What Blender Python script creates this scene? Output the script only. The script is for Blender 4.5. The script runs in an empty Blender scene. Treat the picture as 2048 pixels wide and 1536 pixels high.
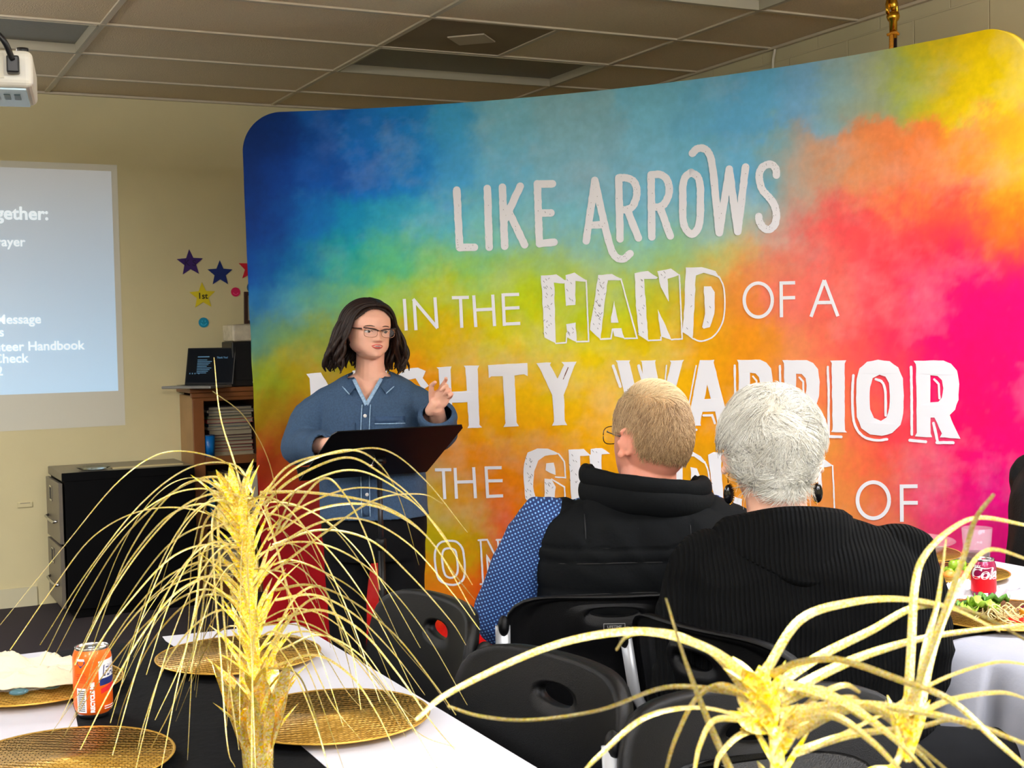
import bpy, bmesh, math, random
import numpy as np
from mathutils import Vector, Matrix, noise
from mathutils.geometry import tessellate_polygon
PI = math.pi
S = bpy.context.scene
# ---------------------------------------------------------------- camera
F_PX, YAW, PITCH, ROLL, HC = 2700.0, 0.4628, -0.0387, -0.0212, 1.392
fw = np.array([math.sin(YAW)*math.cos(PITCH), math.cos(YAW)*math.cos(PITCH), math.sin(PITCH)])
_r0 = np.array([math.cos(YAW), -math.sin(YAW), 0.0]); _u0 = np.cross(_r0, fw)
rt = _r0*math.cos(ROLL)+_u0*math.sin(ROLL); up = -_r0*math.sin(ROLL)+_u0*math.cos(ROLL)
CAMP = np.array([0, 0, HC])
cd = bpy.data.cameras.new('camera'); cam = bpy.data.objects.new('camera', cd); S.collection.objects.link(cam)
cd.sensor_fit = 'HORIZONTAL'; cd.sensor_width = 36; cd.lens = F_PX/2048*36
M = Matrix.Identity(4)
for i in range(3):
    M[i][0], M[i][1], M[i][2], M[i][3] = rt[i], up[i], -fw[i], CAMP[i]
cam.matrix_world = M; S.camera = cam
cd.clip_start = 0.05
cd.dof.use_dof = True; cd.dof.focus_distance = 3.7; cd.dof.aperture_fstop = 18
# ---------------------------------------------------------------- world, exposure
W = bpy.data.worlds.new('world'); S.world = W; W.use_nodes = True
W.node_tree.nodes['Background'].inputs[0].default_value = (1.0, .95, .88, 1)
W.node_tree.nodes['Background'].inputs[1].default_value = 0.25
S.view_settings.view_transform = 'Standard'; S.view_settings.look = 'None'
S.view_settings.exposure = 0.0; S.view_settings.gamma = 1; S.view_settings.use_curve_mapping = False
S.cycles.use_denoising = True
S.cycles.max_bounces = 8
S.cycles.sample_clamp_indirect = 6
LAMP = 37.0            # strength of the lit ceiling lights, all out of view
LAMP_XY = [(-0.8, 4.89), (-2.0, 3.06), (2.86, 1.84), (0.42, -0.0), (-0.8, -0.6), (1.64, -0.6), (-0.8, -2.4), (1.64, -2.4), (-3.2, -0.6)]  # side lamps are added to brighten banner and back wall

# ---------------------------------------------------------------- rays from the viewpoint, used to measure positions
def ray(x, y): return fw+rt*(x-1024)/F_PX-up*(y-768)/F_PX
def atz(x, y, z): d = ray(x, y); return CAMP+d*(z-HC)/d[2]
def atY(x, y, Y): d = ray(x, y); return CAMP+d*Y/d[1]
def atX(x, y, X): d = ray(x, y); return CAMP+d*X/d[0]
def atd(x, y, D): return CAMP+ray(x, y)*D

# ---------------------------------------------------------------- materials
def lin(c):
    return tuple(((v/255)/12.92 if v/255 <= .04045 else ((v/255+.055)/1.055)**2.4) for v in c)
MATS = {}
def mat(name, rgb=(200, 200, 200), rough=.6, metal=0.0, var=0.0, vscale=8.0, bump=0.0, bscale=40.0, emit=0.0,
        alpha=1.0, trans=0.0, ior=1.45, spec=.5, attr=None, coat=0.0, sheen=0.0, detail=3.0):
    if name in MATS: return MATS[name]
    m = bpy.data.materials.new(name); m.use_nodes = True; MATS[name] = m
    N, L = m.node_tree.nodes, m.node_tree.links; b = N['Principled BSDF']
    c = lin(rgb)+(1,)
    b.inputs['Base Color'].default_value = c; b.inputs['Roughness'].default_value = rough
    b.inputs['Metallic'].default_value = metal; b.inputs['IOR'].default_value = ior
    b.inputs['Specular IOR Level'].default_value = spec; b.inputs['Alpha'].default_value = alpha
    b.inputs['Transmission Weight'].default_value = trans; b.inputs['Coat Weight'].default_value = coat
    b.inputs['Sheen Weight'].default_value = sheen
    tc = N.new('ShaderNodeTexCoord')
    src = None
    if attr:
        a = N.new('ShaderNodeVertexColor'); a.layer_name = attr; src = a.outputs['Color']; L.new(src, b.inputs['Base Color'])
    if var > 0:
        n = N.new('ShaderNodeTexNoise'); n.inputs['Scale'].default_value = vscale; n.inputs['Detail'].default_value = detail
        L.new(tc.outputs['Object'], n.inputs['Vector'])
        mr = N.new('ShaderNodeMapRange'); mr.inputs['From Min'].default_value = .3; mr.inputs['From Max'].default_value = .7
        mr.inputs['To Min'].default_value = 1-var; mr.inputs['To Max'].default_value = 1+var
        L.new(n.outputs['Fac'], mr.inputs['Value'])
        mx = N.new('ShaderNodeVectorMath'); mx.operation = 'SCALE'
        if src: L.new(src, mx.inputs[0])
        else: mx.inputs[0].default_value = c[:3]
        L.new(mr.outputs['Result'], mx.inputs['Scale']); L.new(mx.outputs['Vector'], b.inputs['Base Color'])
    if bump > 0:
        n2 = N.new('ShaderNodeTexNoise'); n2.inputs['Scale'].default_value = bscale; n2.inputs['Detail'].default_value = 4
        L.new(tc.outputs['Object'], n2.inputs['Vector'])
        bp = N.new('ShaderNodeBump'); bp.inputs['Strength'].default_value = bump; bp.inputs['Distance'].default_value = .01
        L.new(n2.outputs['Fac'], bp.inputs['Height']); L.new(bp.outputs['Normal'], b.inputs['Normal'])
    if emit > 0:
        b.inputs['Emission Color'].default_value = c; b.inputs['Emission Strength'].default_value = emit
    return m

# ---------------------------------------------------------------- mesh helpers
def mesh(name, V, Fc, m=None, smooth=True, col=None):
    me = bpy.data.meshes.new(name)
    me.from_pydata([tuple(map(float, v)) for v in V], [], [tuple(map(int, f)) for f in Fc]); me.update()
    if m: me.materials.append(m)
    if smooth: me.polygons.foreach_set('use_smooth', [True]*len(me.polygons))
    if col is not None:
        ca = me.color_attributes.new('Col', 'FLOAT_COLOR', 'POINT')
        cc = np.ones((len(V), 4), np.float32); cc[:, :3] = np.asarray(col)[:, :3]
        ca.data.foreach_set('color', cc.ravel())
    return me
def link(name, me, parent=None):
    o = bpy.data.objects.new(name, me); S.collection.objects.link(o)
    if parent: o.parent = parent
    return o
def empty(name, loc=(0, 0, 0), rz=0.0):
    o = bpy.data.objects.new(name, None); S.collection.objects.link(o)
    o.empty_display_size = .1; o.location = loc; o.rotation_euler = (0, 0, rz); return o
def tag(o, label, cat, group=None):
    o['label'] = label; o['category'] = cat
    if group: o['group'] = group
    return o
def struct(o): o['kind'] = 'structure'; return o
def bevel(o, w, seg=2, ang=35):
    b = o.modifiers.new('bevel', 'BEVEL'); b.width = w; b.segments = seg; b.limit_method = 'ANGLE'; b.angle_limit = math.radians(ang)
    return o
def flat(o):
    o.data.polygons.foreach_set('use_smooth', [False]*len(o.data.polygons)); return o

class MB:
    def __init__(s): s.V = []; s.F = []
    def add(s, V, Fc, T=None):
        o = len(s.V)
        for v in V:
            if T is not None: v = T @ Vector(v)
            s.V.append(tuple(v))
        for f in Fc: s.F.append(tuple(i+o for i in f))
        return s
    def box(s, c, d, rz=0.0, T=None):
        x, y, z = d[0]/2, d[1]/2, d[2]/2; ca, sa = math.cos(rz), math.sin(rz)
        V = [(c[0]+ca*i*x-sa*j*y, c[1]+sa*i*x+ca*j*y, c[2]+k*z) for k in (-1, 1) for j in (-1, 1) for i in (-1, 1)]
        return s.add(V, [(0, 2, 3, 1), (4, 5, 7, 6), (0, 1, 5, 4), (2, 6, 7, 3), (0, 4, 6, 2), (1, 3, 7, 5)], T)
    def tube(s, P, R, n=8, cap=True, T=None, sx=1.0):
        P = [Vector(p) for p in P]
        if not hasattr(R, '__len__'): R = [R]*len(P)
        V, Fc = [], []; ref = None
        for i, p in enumerate(P):
            t = (P[min(i+1, len(P)-1)]-P[max(i-1, 0)])
            t = t.normalized() if t.length > 1e-9 else Vector((0, 0, 1))
            if ref is None: ref = Vector((0, 0, 1)) if abs(t.z) < .9 else Vector((1, 0, 0))
            a = t.cross(ref); a.normalize(); b = a.cross(t); ref = b
            for k in range(n):
                th = 2*PI*k/n; V.append(p+(a*math.cos(th)*sx+b*math.sin(th))*R[i])
        for i in range(len(P)-1):
            for k in range(n):
                k2 = (k+1) % n; Fc.append((i*n+k, i*n+k2, (i+1)*n+k2, (i+1)*n+k))
        if cap:
            Fc.append(tuple(range(n-1, -1, -1))); Fc.append(tuple((len(P)-1)*n+k for k in range(n)))
        return s.add(V, Fc, T)
    def limb(s, P, R, n=16, T=None, sub=4):
        """tapered limb with round ends"""
        P = [Vector(p) for p in P]; pts = []; rad = []
        d0 = (P[0]-P[1]).normalized(); d1 = (P[-1]-P[-2]).normalized()
        for a in (1.0, .87, .5): pts.append(P[0]+d0*R[0]*a); rad.append(max(R[0]*math.sqrt(max(0, 1-a*a)), R[0]*.05))
        for i in range(len(P)-1):
            for k in range(sub):
                t = k/sub; pts.append(P[i].lerp(P[i+1], t)); rad.append(R[i]*(1-t)+R[i+1]*t)
        pts.append(P[-1]); rad.append(R[-1])
        for a in (.5, .87, 1.0): pts.append(P[-1]+d1*R[-1]*a); rad.append(max(R[-1]*math.sqrt(max(0, 1-a*a)), R[-1]*.05))
        return s.tube(pts, rad, n, True, T)
    def loft(s, rings, cap=True, T=None):
        n = len(rings[0]); V = [p for r in rings for p in r]; Fc = []
        for i in range(len(rings)-1):
            for k in range(n):
                k2 = (k+1) % n; Fc.append((i*n+k, i*n+k2, (i+1)*n+k2, (i+1)*n+k))
        if cap: Fc.append(tuple(range(n-1, -1, -1))); Fc.append(tuple((len(rings)-1)*n+k for k in range(n)))
        return s.add(V, Fc, T)
    def lathe(s, prof, c=(0, 0, 0), n=32, T=None, cap=True):
        return s.loft([[(c[0]+r*math.cos(2*PI*k/n), c[1]+r*math.sin(2*PI*k/n), c[2]+z) for k in range(n)] for r, z in prof], cap, T)
    def ell(s, c, r, n=20, m=12, T=None):
        rings = []
        for i in range(m+1):
            a = -PI/2+PI*i/m; rr = max(math.cos(a), .02)
            rings.append([(c[0]+r[0]*rr*math.cos(2*PI*k/n), c[1]+r[1]*rr*math.sin(2*PI*k/n), c[2]+r[2]*math.sin(a)) for k in range(n)])
        return s.loft(rings, True, T)
    def prism(s, poly, holes, fn0, fn1):
        """2D polygon (with holes) between two mappings fn(x, y) -> 3D"""
        loops = [[Vector((p[0], p[1], 0)) for p in l] for l in [poly]+list(holes)]
        flatp = [p for l in loops for p in l]; n = len(flatp)
        tris = tessellate_polygon(loops)
        V = [fn0(p.x, p.y) for p in flatp]+[fn1(p.x, p.y) for p in flatp]
        Fc = [tuple(t) for t in tris]+[tuple(i+n for i in reversed(t)) for t in tris]
        o = 0
        for l in loops:
            k = len(l)
            for i in range(k): a, b = o+i, o+(i+1) % k; Fc.append((a, b, b+n, a+n))
            o += k
        return s.add(V, Fc)
    def build(s, name, m, parent=None, smooth=True, fix=True):
        me = mesh(name, s.V, s.F, m, smooth)
        if fix:
            bm = bmesh.new(); bm.from_mesh(me); bmesh.ops.recalc_face_normals(bm, faces=bm.faces); bm.to_mesh(me); bm.free()
        return link(name, me, parent)
def part(name, m, parent, fn, smooth=True, bev=0, seg=2):
    b = MB(); fn(b); o = b.build(name, m, parent, smooth)
    if bev: bevel(o, bev, seg)
    return o
def crom(P, n=8):
    """Catmull-Rom through the points"""
    P = [np.array(p, float) for p in P]; Q = [2*P[0]-P[1]]+P+[2*P[-1]-P[-2]]; out = []
    for i in range(1, len(Q)-2):
        for k in range(n):
            t = k/n
            out.append(.5*((2*Q[i])+(-Q[i-1]+Q[i+1])*t+(2*Q[i-1]-5*Q[i]+4*Q[i+1]-Q[i+2])*t*t+(-Q[i-1]+3*Q[i]-3*Q[i+1]+Q[i+2])*t**3))
    out.append(P[-1]); return out
def fuse(name, mb, m, parent=None, voxel=.004, smooth=3, disp=None):
    """weld overlapping closed shapes into one continuous skin"""
    me = mesh('tmp', mb.V, mb.F)
    bm = bmesh.new(); bm.from_mesh(me); bmesh.ops.recalc_face_normals(bm, faces=bm.faces); bm.to_mesh(me); bm.free()
    o = bpy.data.objects.new('tmp', me); S.collection.objects.link(o)
    r = o.modifiers.new('r', 'REMESH'); r.mode = 'VOXEL'; r.voxel_size = voxel
    if smooth:
        sm = o.modifiers.new('s', 'SMOOTH'); sm.factor = .5; sm.iterations = smooth
    dg = bpy.context.evaluated_depsgraph_get()
    me2 = bpy.data.meshes.new_from_object(o.evaluated_get(dg)); bpy.data.objects.remove(o); bpy.data.meshes.remove(me)
    me2.name = name; me2.materials.clear(); me2.materials.append(m)
    if disp:
        n = len(me2.vertices); co = np.zeros(n*3, np.float32); me2.vertices.foreach_get('co', co); co = co.reshape(-1, 3)
        no = np.zeros(n*3, np.float32); me2.vertices.foreach_get('normal', no); no = no.reshape(-1, 3)
        d = np.array([disp(Vector(map(float, p)), q) for p, q in zip(co, no)], np.float32)
        me2.vertices.foreach_set('co', (co+no*d[:, None]).ravel()); me2.update()
    me2.polygons.foreach_set('use_smooth', [True]*len(me2.polygons))
    return link(name, me2, parent)
def text_mesh(txt, size, bold=0.0, shear=0.0, align='LEFT', depth=0.0, spacing=1.0):
    c = bpy.data.curves.new('t', 'FONT'); c.body = txt; c.size = size; c.offset = bold; c.shear = shear; c.align_x = align; c.extrude = depth
    c.space_character = spacing; c.resolution_u = 4
    o = bpy.data.objects.new('t', c); S.collection.objects.link(o)
    dg = bpy.context.evaluated_depsgraph_get(); me = o.evaluated_get(dg).to_mesh()
    V = [tuple(v.co) for v in me.vertices]; Fc = [tuple(p.vertices) for p in me.polygons]
    o.evaluated_get(dg).to_mesh_clear(); bpy.data.objects.remove(o); bpy.data.curves.remove(c)
    return V, Fc
def nz(p, s, seed=0.0): return noise.noise(Vector((p[0]*s+seed, p[1]*s+seed*1.7, p[2]*s-seed)))
# ================================================================ the room
BY, RX, CZ = 7.489, 4.008, 2.703            # back wall, right wall, ceiling
LX, FY = -4.6, -4.4
carpet = mat('carpet', (46, 38, 44), .95, var=.5, vscale=260, bump=.6, bscale=400)
wallm = mat('wall_paint', (216, 204, 158), .75, var=.03, vscale=3, bump=.08, bscale=30)
tilem = mat('ceiling_tile', (226, 206, 170), .9, var=.06, vscale=120, bump=.5, bscale=160)
barm = mat('ceiling_bar', (205, 192, 165), .5)
def slab(name, c, d, m): return struct(flat(MB().box(c, d).build(name, m)))
slab('floor', ((LX+RX)/2, (FY+BY)/2, -.05), (RX-LX+.4, BY-FY+.4, .1), carpet)
slab('wall_back', ((LX+RX)/2, BY+.05, CZ/2), (RX-LX+.4, .1, CZ), wallm)
slab('wall_left', (LX-.05, (FY+BY)/2, CZ/2), (.1, BY-FY, CZ), wallm)
slab('wall_front', ((LX+RX)/2, FY-.05, CZ/2), (RX-LX, .1, CZ), wallm)
# the right wall is painted concrete block: shallow joints
def block_mat():
    m = mat('block_paint', (206, 197, 158), .7, var=.03, vscale=3)
    N, L = m.node_tree.nodes, m.node_tree.links
    tc = N.new('ShaderNodeTexCoord'); mp = N.new('ShaderNodeMapping'); mp.inputs['Rotation'].default_value = (0, PI/2, PI/2)
    sp = N.new('ShaderNodeSeparateXYZ'); cb = N.new('ShaderNodeCombineXYZ')
    L.new(tc.outputs['Object'], sp.inputs[0]); L.new(sp.outputs['Y'], cb.inputs['X']); L.new(sp.outputs['Z'], cb.inputs['Y'])
    br = N.new('ShaderNodeTexBrick'); br.inputs['Scale'].default_value = 1.0; br.inputs['Brick Width'].default_value = .406
    br.inputs['Row Height'].default_value = .203; br.inputs['Mortar Size'].default_value = .005; br.inputs['Mortar Smooth'].default_value = .6
    for k in ('Color1', 'Color2'): br.inputs[k].default_value = (1, 1, 1, 1)
    br.inputs['Mortar'].default_value = (0, 0, 0, 1)
    L.new(cb.outputs[0], br.inputs['Vector'])
    bp = N.new('ShaderNodeBump'); bp.inputs['Strength'].default_value = .55; bp.inputs['Distance'].default_value = .006
    L.new(br.outputs['Color'], bp.inputs['Height']); L.new(bp.outputs['Normal'], N['Principled BSDF'].inputs['Normal'])
    return m
slab('wall_right', (RX+.05, (FY+BY)/2, CZ/2), (.1, BY-FY, CZ), block_mat())
slab('ceiling', ((LX+RX)/2, (FY+BY)/2, CZ+.13), (RX-LX+.2, BY-FY+.2, .1), tilem)
# tiles and T-bars; three fixtures over the stage end are switched off, unseen lit ones, some of them added, light the room
T_ = .6096; GX, GY = 1.0343, 7.0228
holes = {(-1, 1), (0, 1)}; OFF = [(-1, 1), (1, 1), (1, 4)]
xs = [GX+i*2*T_ for i in range(-5, 4)]; ys = [GY-j*T_ for j in range(-1, 20)]
lampcell = {}
for lx, ly in LAMP_XY:
    i = math.floor((lx-GX)/(2*T_)); j = math.floor((GY-ly)/T_); lampcell[(i, j)] = (GX+(i+.5)*2*T_, GY-(j+.5)*T_)
skip = set(OFF)
tb = MB(); gb = MB()
for i in range(-6, 3):
    for j in range(-1, 20):
        if (i, j) in skip: continue
        x0, x1 = max(GX+i*2*T_, LX), min(GX+(i+1)*2*T_, RX); y1, y0 = min(GY-j*T_, BY), max(GY-(j+1)*T_, FY)
        if x1-x0 < .02 or y1-y0 < .02: continue
        tb.box(((x0+x1)/2, (y0+y1)/2, CZ+.012), (x1-x0-.006, y1-y0-.006, .016))
struct(flat(tb.build('ceiling_tiles', tilem))).name = 'ceiling_2'
for x in xs:
    if LX < x < RX: gb.box((x, (FY+BY)/2, CZ), (.024, BY-FY, .008))
for y in ys:
    if FY < y < BY: gb.box(((LX+RX)/2, y, CZ-.001), (RX-LX, .024, .008))
gb.box((GX+3*T_, GY-2.5*T_, CZ), (.024, T_, .008))
gb.box(((LX+RX)/2, BY-.012, CZ-.004), (RX-LX, .024, .012)); gb.box((RX-.012, (FY+BY)/2, CZ-.004), (.024, BY-FY, .012))
struct(flat(gb.build('trim_1', barm)))
offdiff = mat('dark_diffuser', (122, 120, 108), .45, var=.06, vscale=60)
framem = mat('fixture_frame', (185, 176, 150), .5)
lampm = mat('lit_diffuser', (238, 243, 255), .5, emit=LAMP)
def ceiling_light(cx, cy, lit, label):
    r = empty('ceiling_light', (cx, cy, CZ)); tag(r, label, 'light fixture', 'recessed ceiling lights')
    w, h = 2*T_-.03, T_-.03
    b = MB()
    for s in (-1, 1):
        b.box((s*w/2, 0, .018), (.012, h+.012, .05)); b.box((0, s*h/2, .018), (w, .012, .05))
    if lit:                                    # added pendant shape, unseen: glows downward and up to brighten the ceiling
        for sx in (-1, 1): b.tube([(sx*w*.35, 0, .003), (sx*w*.35, 0, -.30)], .008)
        for s in (-1, 1): b.box((s*w/2, 0, -.33), (.012, h, .07))
        b.build('frame', framem, r)
        flat(MB().box((0, 0, -.33), (w-.014, h-.1, .05)).build('diffuser', lampm, r)); return
    flat(b.build('frame', framem, r))
    flat(MB().box((0, 0, .036), (w-.014, h-.014, .006)).build('diffuser', offdiff, r))
for (i, j), lb in zip(OFF, ('unlit ceiling light above the projector', 'unlit ceiling light above the banner, beside the stained tile', 'unlit ceiling light at the top edge, toward the flagpole')):
    ceiling_light(GX+(i+.5)*2*T_, GY-(j+.5)*T_, False, lb)
for k, ((i, j), (cx, cy)) in enumerate(lampcell.items()):
    ceiling_light(cx, cy, True, 'lit ceiling light '+['left of the projected slide', 'left of the near table', 'above the right-hand table', 'just behind the viewer', 'behind the viewer, second from the left', 'behind the viewer, third from the left', 'in the rearmost row, on the left', 'in the rearmost row, on the right', 'behind the viewer, at the far left'][k])
# stained square tile with a pale plate
st = MB().box((GX+2.5*T_, GY-2.5*T_, CZ+.002), (T_-.03, T_-.03, .004)).build('stained_tile', mat('stained_tile', (140, 122, 92), .9, var=.1, vscale=6))
tag(flat(st), 'brown stained square ceiling tile with a pale plate on it', 'ceiling tile')
pl = MB().box((GX+2.5*T_+.02, GY-2.5*T_, CZ-.006), (.17, .17, .006), PI/4*1.05)
tag(flat(pl.build('ceiling_plate', mat('pale_plate', (196, 180, 152), .6))), 'pale square cover plate turned diagonally on the stained ceiling tile', 'cover plate')

# ================================================================ curved fabric banner
CIRC = []
_pts = [(1.696, 5.664), (1.879, 5.545), (2.263, 5.25), (2.562, 4.928), (2.909, 4.542), (3.124, 4.191), (3.24, 3.926), (3.333, 3.65), (3.37, 3.464), (3.40, 3.36)]
A = np.array([[2*x, 2*y, 1] for x, y in _pts]); bb = np.array([x*x+y*y for x, y in _pts])
sol = np.linalg.lstsq(A, bb, rcond=None)[0]; BCX, BCY = sol[0], sol[1]; BR = math.sqrt(sol[2]+BCX**2+BCY**2)
def bang(x, y): return math.atan2(y-BCY, x-BCX)
def _ray_ang(px, py):
    d = ray(px, py); a = d[0]**2+d[1]**2; b = -2*(d[0]*BCX+d[1]*BCY); c = BCX**2+BCY**2-BR**2
    t = (-b+math.sqrt(b*b-4*a*c))/(2*a); p = CAMP+d*t; return bang(p[0], p[1]), p[2]
A0 = _ray_ang(485, 300)[0]; A1 = _ray_ang(2062, 200)[0]; BZ0, BZ1 = .02, 2.352
BL = abs(A0-A1)*BR
def buv(px, py):
    a, z = _ray_ang(px, py); return (A0-a)*BR, z
def bpt(s, z, off=0.0):
    a = A0-s/BR; r = BR-off; return (BCX+r*math.cos(a), BCY+r*math.sin(a), z)
CTRL = """500 260 0 40 110;560 260 0 50 132;640 240 0 80 172;740 240 8 100 192;820 240 15 120 202;900 230 50 155 212;1000 220 115 185 207;1150 215 130 186 202;1300 190 110 185 212;1400 170 95 172 207;1500 170 88 168 212;1600 150 110 168 207;1680 140 140 178 180;1760 125 165 178 150;1830 110 165 190 55;1880 95 235 200 10;1950 85 252 220 0;2010 110 255 222 0
500 350 0 40 112;560 350 0 55 142;640 350 0 75 167;740 350 4 95 187;820 350 8 115 197;900 350 60 155 212;1000 350 100 180 212;1100 350 125 186 206;1200 350 130 186 206;1300 350 115 185 212;1400 350 100 175 202;1500 350 95 170 207;1560 350 125 175 178;1620 350 205 168 140;1700 350 240 150 90;1780 350 240 138 80;1860 350 255 138 68;1950 350 255 160 58;2030 350 255 190 40
505 450 0 45 122;560 450 0 70 152;640 450 0 95 172;720 450 0 130 177;800 450 30 150 187;880 450 70 175 202;960 450 110 190 197;1050 450 120 190 202;1150 450 115 186 202;1300 450 120 190 206;1400 450 140 190 192;1500 450 150 195 190;1580 450 200 170 150;1650 450 240 90 90;1720 450 252 78 85;1800 450 252 73 80;1900 450 255 80 68;2000 450 255 110 40;2040 450 255 130 20
510 520 0 60 142;570 520 0 100 152;630 520 0 120 152;700 520 20 160 150;780 520 90 190 130;860 520 120 205 118;950 520 140 206 108;1050 520 165 206 88;1150 520 170 206 128;1250 520 160 206 150;1350 520 150 202 140;1420 520 190 206 118;1480 520 225 190 108;1550 520 236 130 98;1630 520 246 108 100;1720 520 252 75 90;1820 520 255 50 80;1920 520 252 30 88;2030 520 255 28 68
520 600 10 90 152;580 600 60 130 152;640 600 90 160 130;700 600 120 180 90;780 600 150 196 58;860 600 190 206 28;950 600 185 211 18;1050 600 190 216 28;1150 600 190 211 18;1250 600 195 211 38;1350 600 206 200 28;1430 600 236 160 48;1500 600 241 138 58;1580 600 241 120 108;1660 600 246 108 90;1750 600 252 60 80;1850 600 248 10 100;1950 600 244 0 110;2040 600 244 0 115
525 680 70 120 110;580 680 100 140 78;640 680 140 152 18;700 680 165 152 0;820 680 205 162 0;900 680 232 190 0;1000 680 217 206 0;1100 680 217 211 0;1200 680 227 211 0;1300 680 232 200 0;1400 680 237 170 8;1500 680 237 150 18;1600 680 237 140 88;1700 680 247 90 88;1780 680 248 40 90;1860 680 252 0 110;2040 680 252 0 110
530 760 130 150 18;580 760 155 140 0;640 760 175 140 0;850 760 236 150 0;950 760 242 180 0;1050 760 247 196 0;1150 760 242 206 0;1250 760 242 200 0;1350 760 247 190 0;1430 760 242 165 0;1520 760 237 150 28;1600 760 242 150 88;1680 760 242 108 78;1760 760 247 78 88;1850 760 252 8 100;1950 760 252 0 106;2040 760 247 0 106
540 840 135 112 0;570 840 145 104 0;600 840 165 104 0;930 840 237 160 0;1030 840 247 180 0;1150 840 247 190 0;1200 840 247 180 0;1400 840 242 160 0;1650 840 237 140 68;1720 840 242 108 78;1800 840 247 60 80;1900 840 242 0 96;2040 840 247 0 110
545 920 138 32 0;580 920 155 60 0;620 920 130 50 18;920 920 227 140 0;1000 920 237 140 0;1100 920 242 160 0;1200 920 237 165 0;1400 920 227 160 0;1650 920 227 150 58;1720 920 237 110 68;1780 920 242 80 68;1850 920 242 60 90;1950 920 242 0 110;2040 920 237 0 116
560 1000 138 15 8;600 1000 128 20 18;620 1000 138 30 22;870 1000 195 162 0;930 1000 217 150 0;1020 1000 227 118 8;1100 1000 232 150 8;1300 1000 228 150 10;1500 1000 226 150 40;1700 1000 227 140 68;1780 1000 232 110 78;1850 1000 237 60 110;1920 1000 232 20 120;2000 1000 227 0 130
570 1080 128 0 8;620 1080 148 0 16;700 1080 160 10 16;860 1080 185 170 0;920 1080 203 170 0;980 1080 227 88 8;1020 1080 232 88 16;1200 1080 228 110 20;1500 1080 225 130 50;1780 1080 222 130 88;1850 1080 222 70 100;1950 1080 217 20 110;2040 1080 215 0 120
590 1180 148 0 12;640 1180 158 0 14;740 1180 195 20 20;850 1180 217 130 8;920 1180 222 118 8;980 1180 227 78 14;1200 1180 226 70 16;1500 1180 220 110 60;1850 1180 215 70 90;2040 1180 210 0 110
600 1280 152 0 12;650 1280 156 0 14;880 1280 206 18 8;950 1280 228 10 8;1200 1280 225 30 14;1600 1280 215 60 60;2040 1280 205 0 100"""
cp, cc = [], []
for t in CTRL.replace('\n', ';').split(';'):
    v = list(map(float, t.split())); cp.append(buv(v[0], v[1])); r_, g_, b__ = v[2:]; k_ = max(0, min(1, (b__-140)/50))*max(0, min(1, (170-r_)/60)); cc.append(lin((min(255, r_+14*k_), min(255, g_+16*k_), min(255, b__+20*k_))))  # blues lifted in the print to offset dim light near the top
cp = np.array(cp); cc = np.array(cc)
def banner_cols(SZ):
    out = np.zeros((len(SZ), 3))
    sz = SZ.copy()
    for k, (s, z) in enumerate(SZ):
        w1 = noise.fractal(Vector((s*4.5, z*5, 1.3)), .55, 2.1, 7); w2 = noise.fractal(Vector((s*4.5, z*5, 7.7)), .55, 2.1, 7)
        sz[k] = (s+.065*w1, z+.065*w2)
    for k0 in range(0, len(sz), 4000):
        q = sz[k0:k0+4000]; d2 = ((q[:, None, :]-cp[None])**2).sum(-1)
        w = np.exp(-d2/(2*.07**2))+1e-7/(d2+.01)**1.5
        out[k0:k0+4000] = (w@cc)/w.sum(1)[:, None]
    # cloudy mottling of the printed dye
    for k, (s, z) in enumerate(SZ):
        g = noise.fractal(Vector((s*9, z*11, 3.1)), .6, 2.2, 5)
        h = max(0, noise.fractal(Vector((s*3.2+4, z*4.2, 9.3)), .6, 2.1, 6)); h *= .16*min(1, max(0, (out[k].sum()-.45)/.5)); out[k] = (out[k]*(1+.08*g))*(1-h)+.75*h
    return np.clip(out, 0, 1)
nu, nv = 380, 280; RC = .17
V, SZ = [], []
def edge_inset(z):
    i = 0.0
    for zc, sg in ((BZ1-RC, 1), (BZ0+RC*.5, -1)):
        d = (z-zc)*sg; rr = RC if sg > 0 else RC*.5
        if d > 0: i = rr-math.sqrt(max(rr*rr-d*d, 0))
    return i
for j in range(nv+1):
    # rows crowd toward the rounded corners
    z = BZ0+(BZ1-BZ0)*(.5-.5*math.cos(PI*j/nv)) if True else 0
    ins = edge_inset(z); lt = .045*(1-z/BZ1)**1.5
    for i in range(nu+1):
        s = ins+lt+(BL-2*ins-lt)*i/nu
        wr = 0.0
        dl = s-lt
        wr += .006*math.exp(-dl/.10)*math.sin((z*1.0-s*1.6)*26)*(1 if z < 1.55 else .25)
        V.append(bpt(s, z, wr)); SZ.append((s, z))
n0 = len(V)
V += [bpt(s, z, -.035) for s, z in SZ]
Fb = []
for j in range(nv):
    for i in range(nu):
        a = j*(nu+1)+i; Fb.append((a, a+1, a+nu+2, a+nu+1)); Fb.append((n0+a, n0+a+nu+1, n0+a+nu+2, n0+a+1))
rim = [i for i in range(nu+1)]+[j*(nu+1)+nu for j in range(1, nv+1)]+[nv*(nu+1)+i for i in range(nu-1, -1, -1)]+[j*(nu+1) for j in range(nv-1, 0, -1)]
for k in range(len(rim)):
    a, b = rim[k], rim[(k+1) % len(rim)]; Fb.append((a, a+n0, b+n0, b))
colsB = banner_cols(np.array(SZ)); colsB = np.vstack([colsB, colsB])
banner = empty('fabric_banner', bpt(BL/2, 0))
tag(banner, 'large curved rainbow fabric banner with white verse lettering', 'banner')
fab = mat('printed_fabric', (255, 255, 255), .7, attr='Col', bump=.12, bscale=900, var=.05, vscale=38, spec=.2, detail=6)
bo = link('printed_fabric', mesh('printed_fabric', V, Fb, fab, True, colsB)); 
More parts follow.
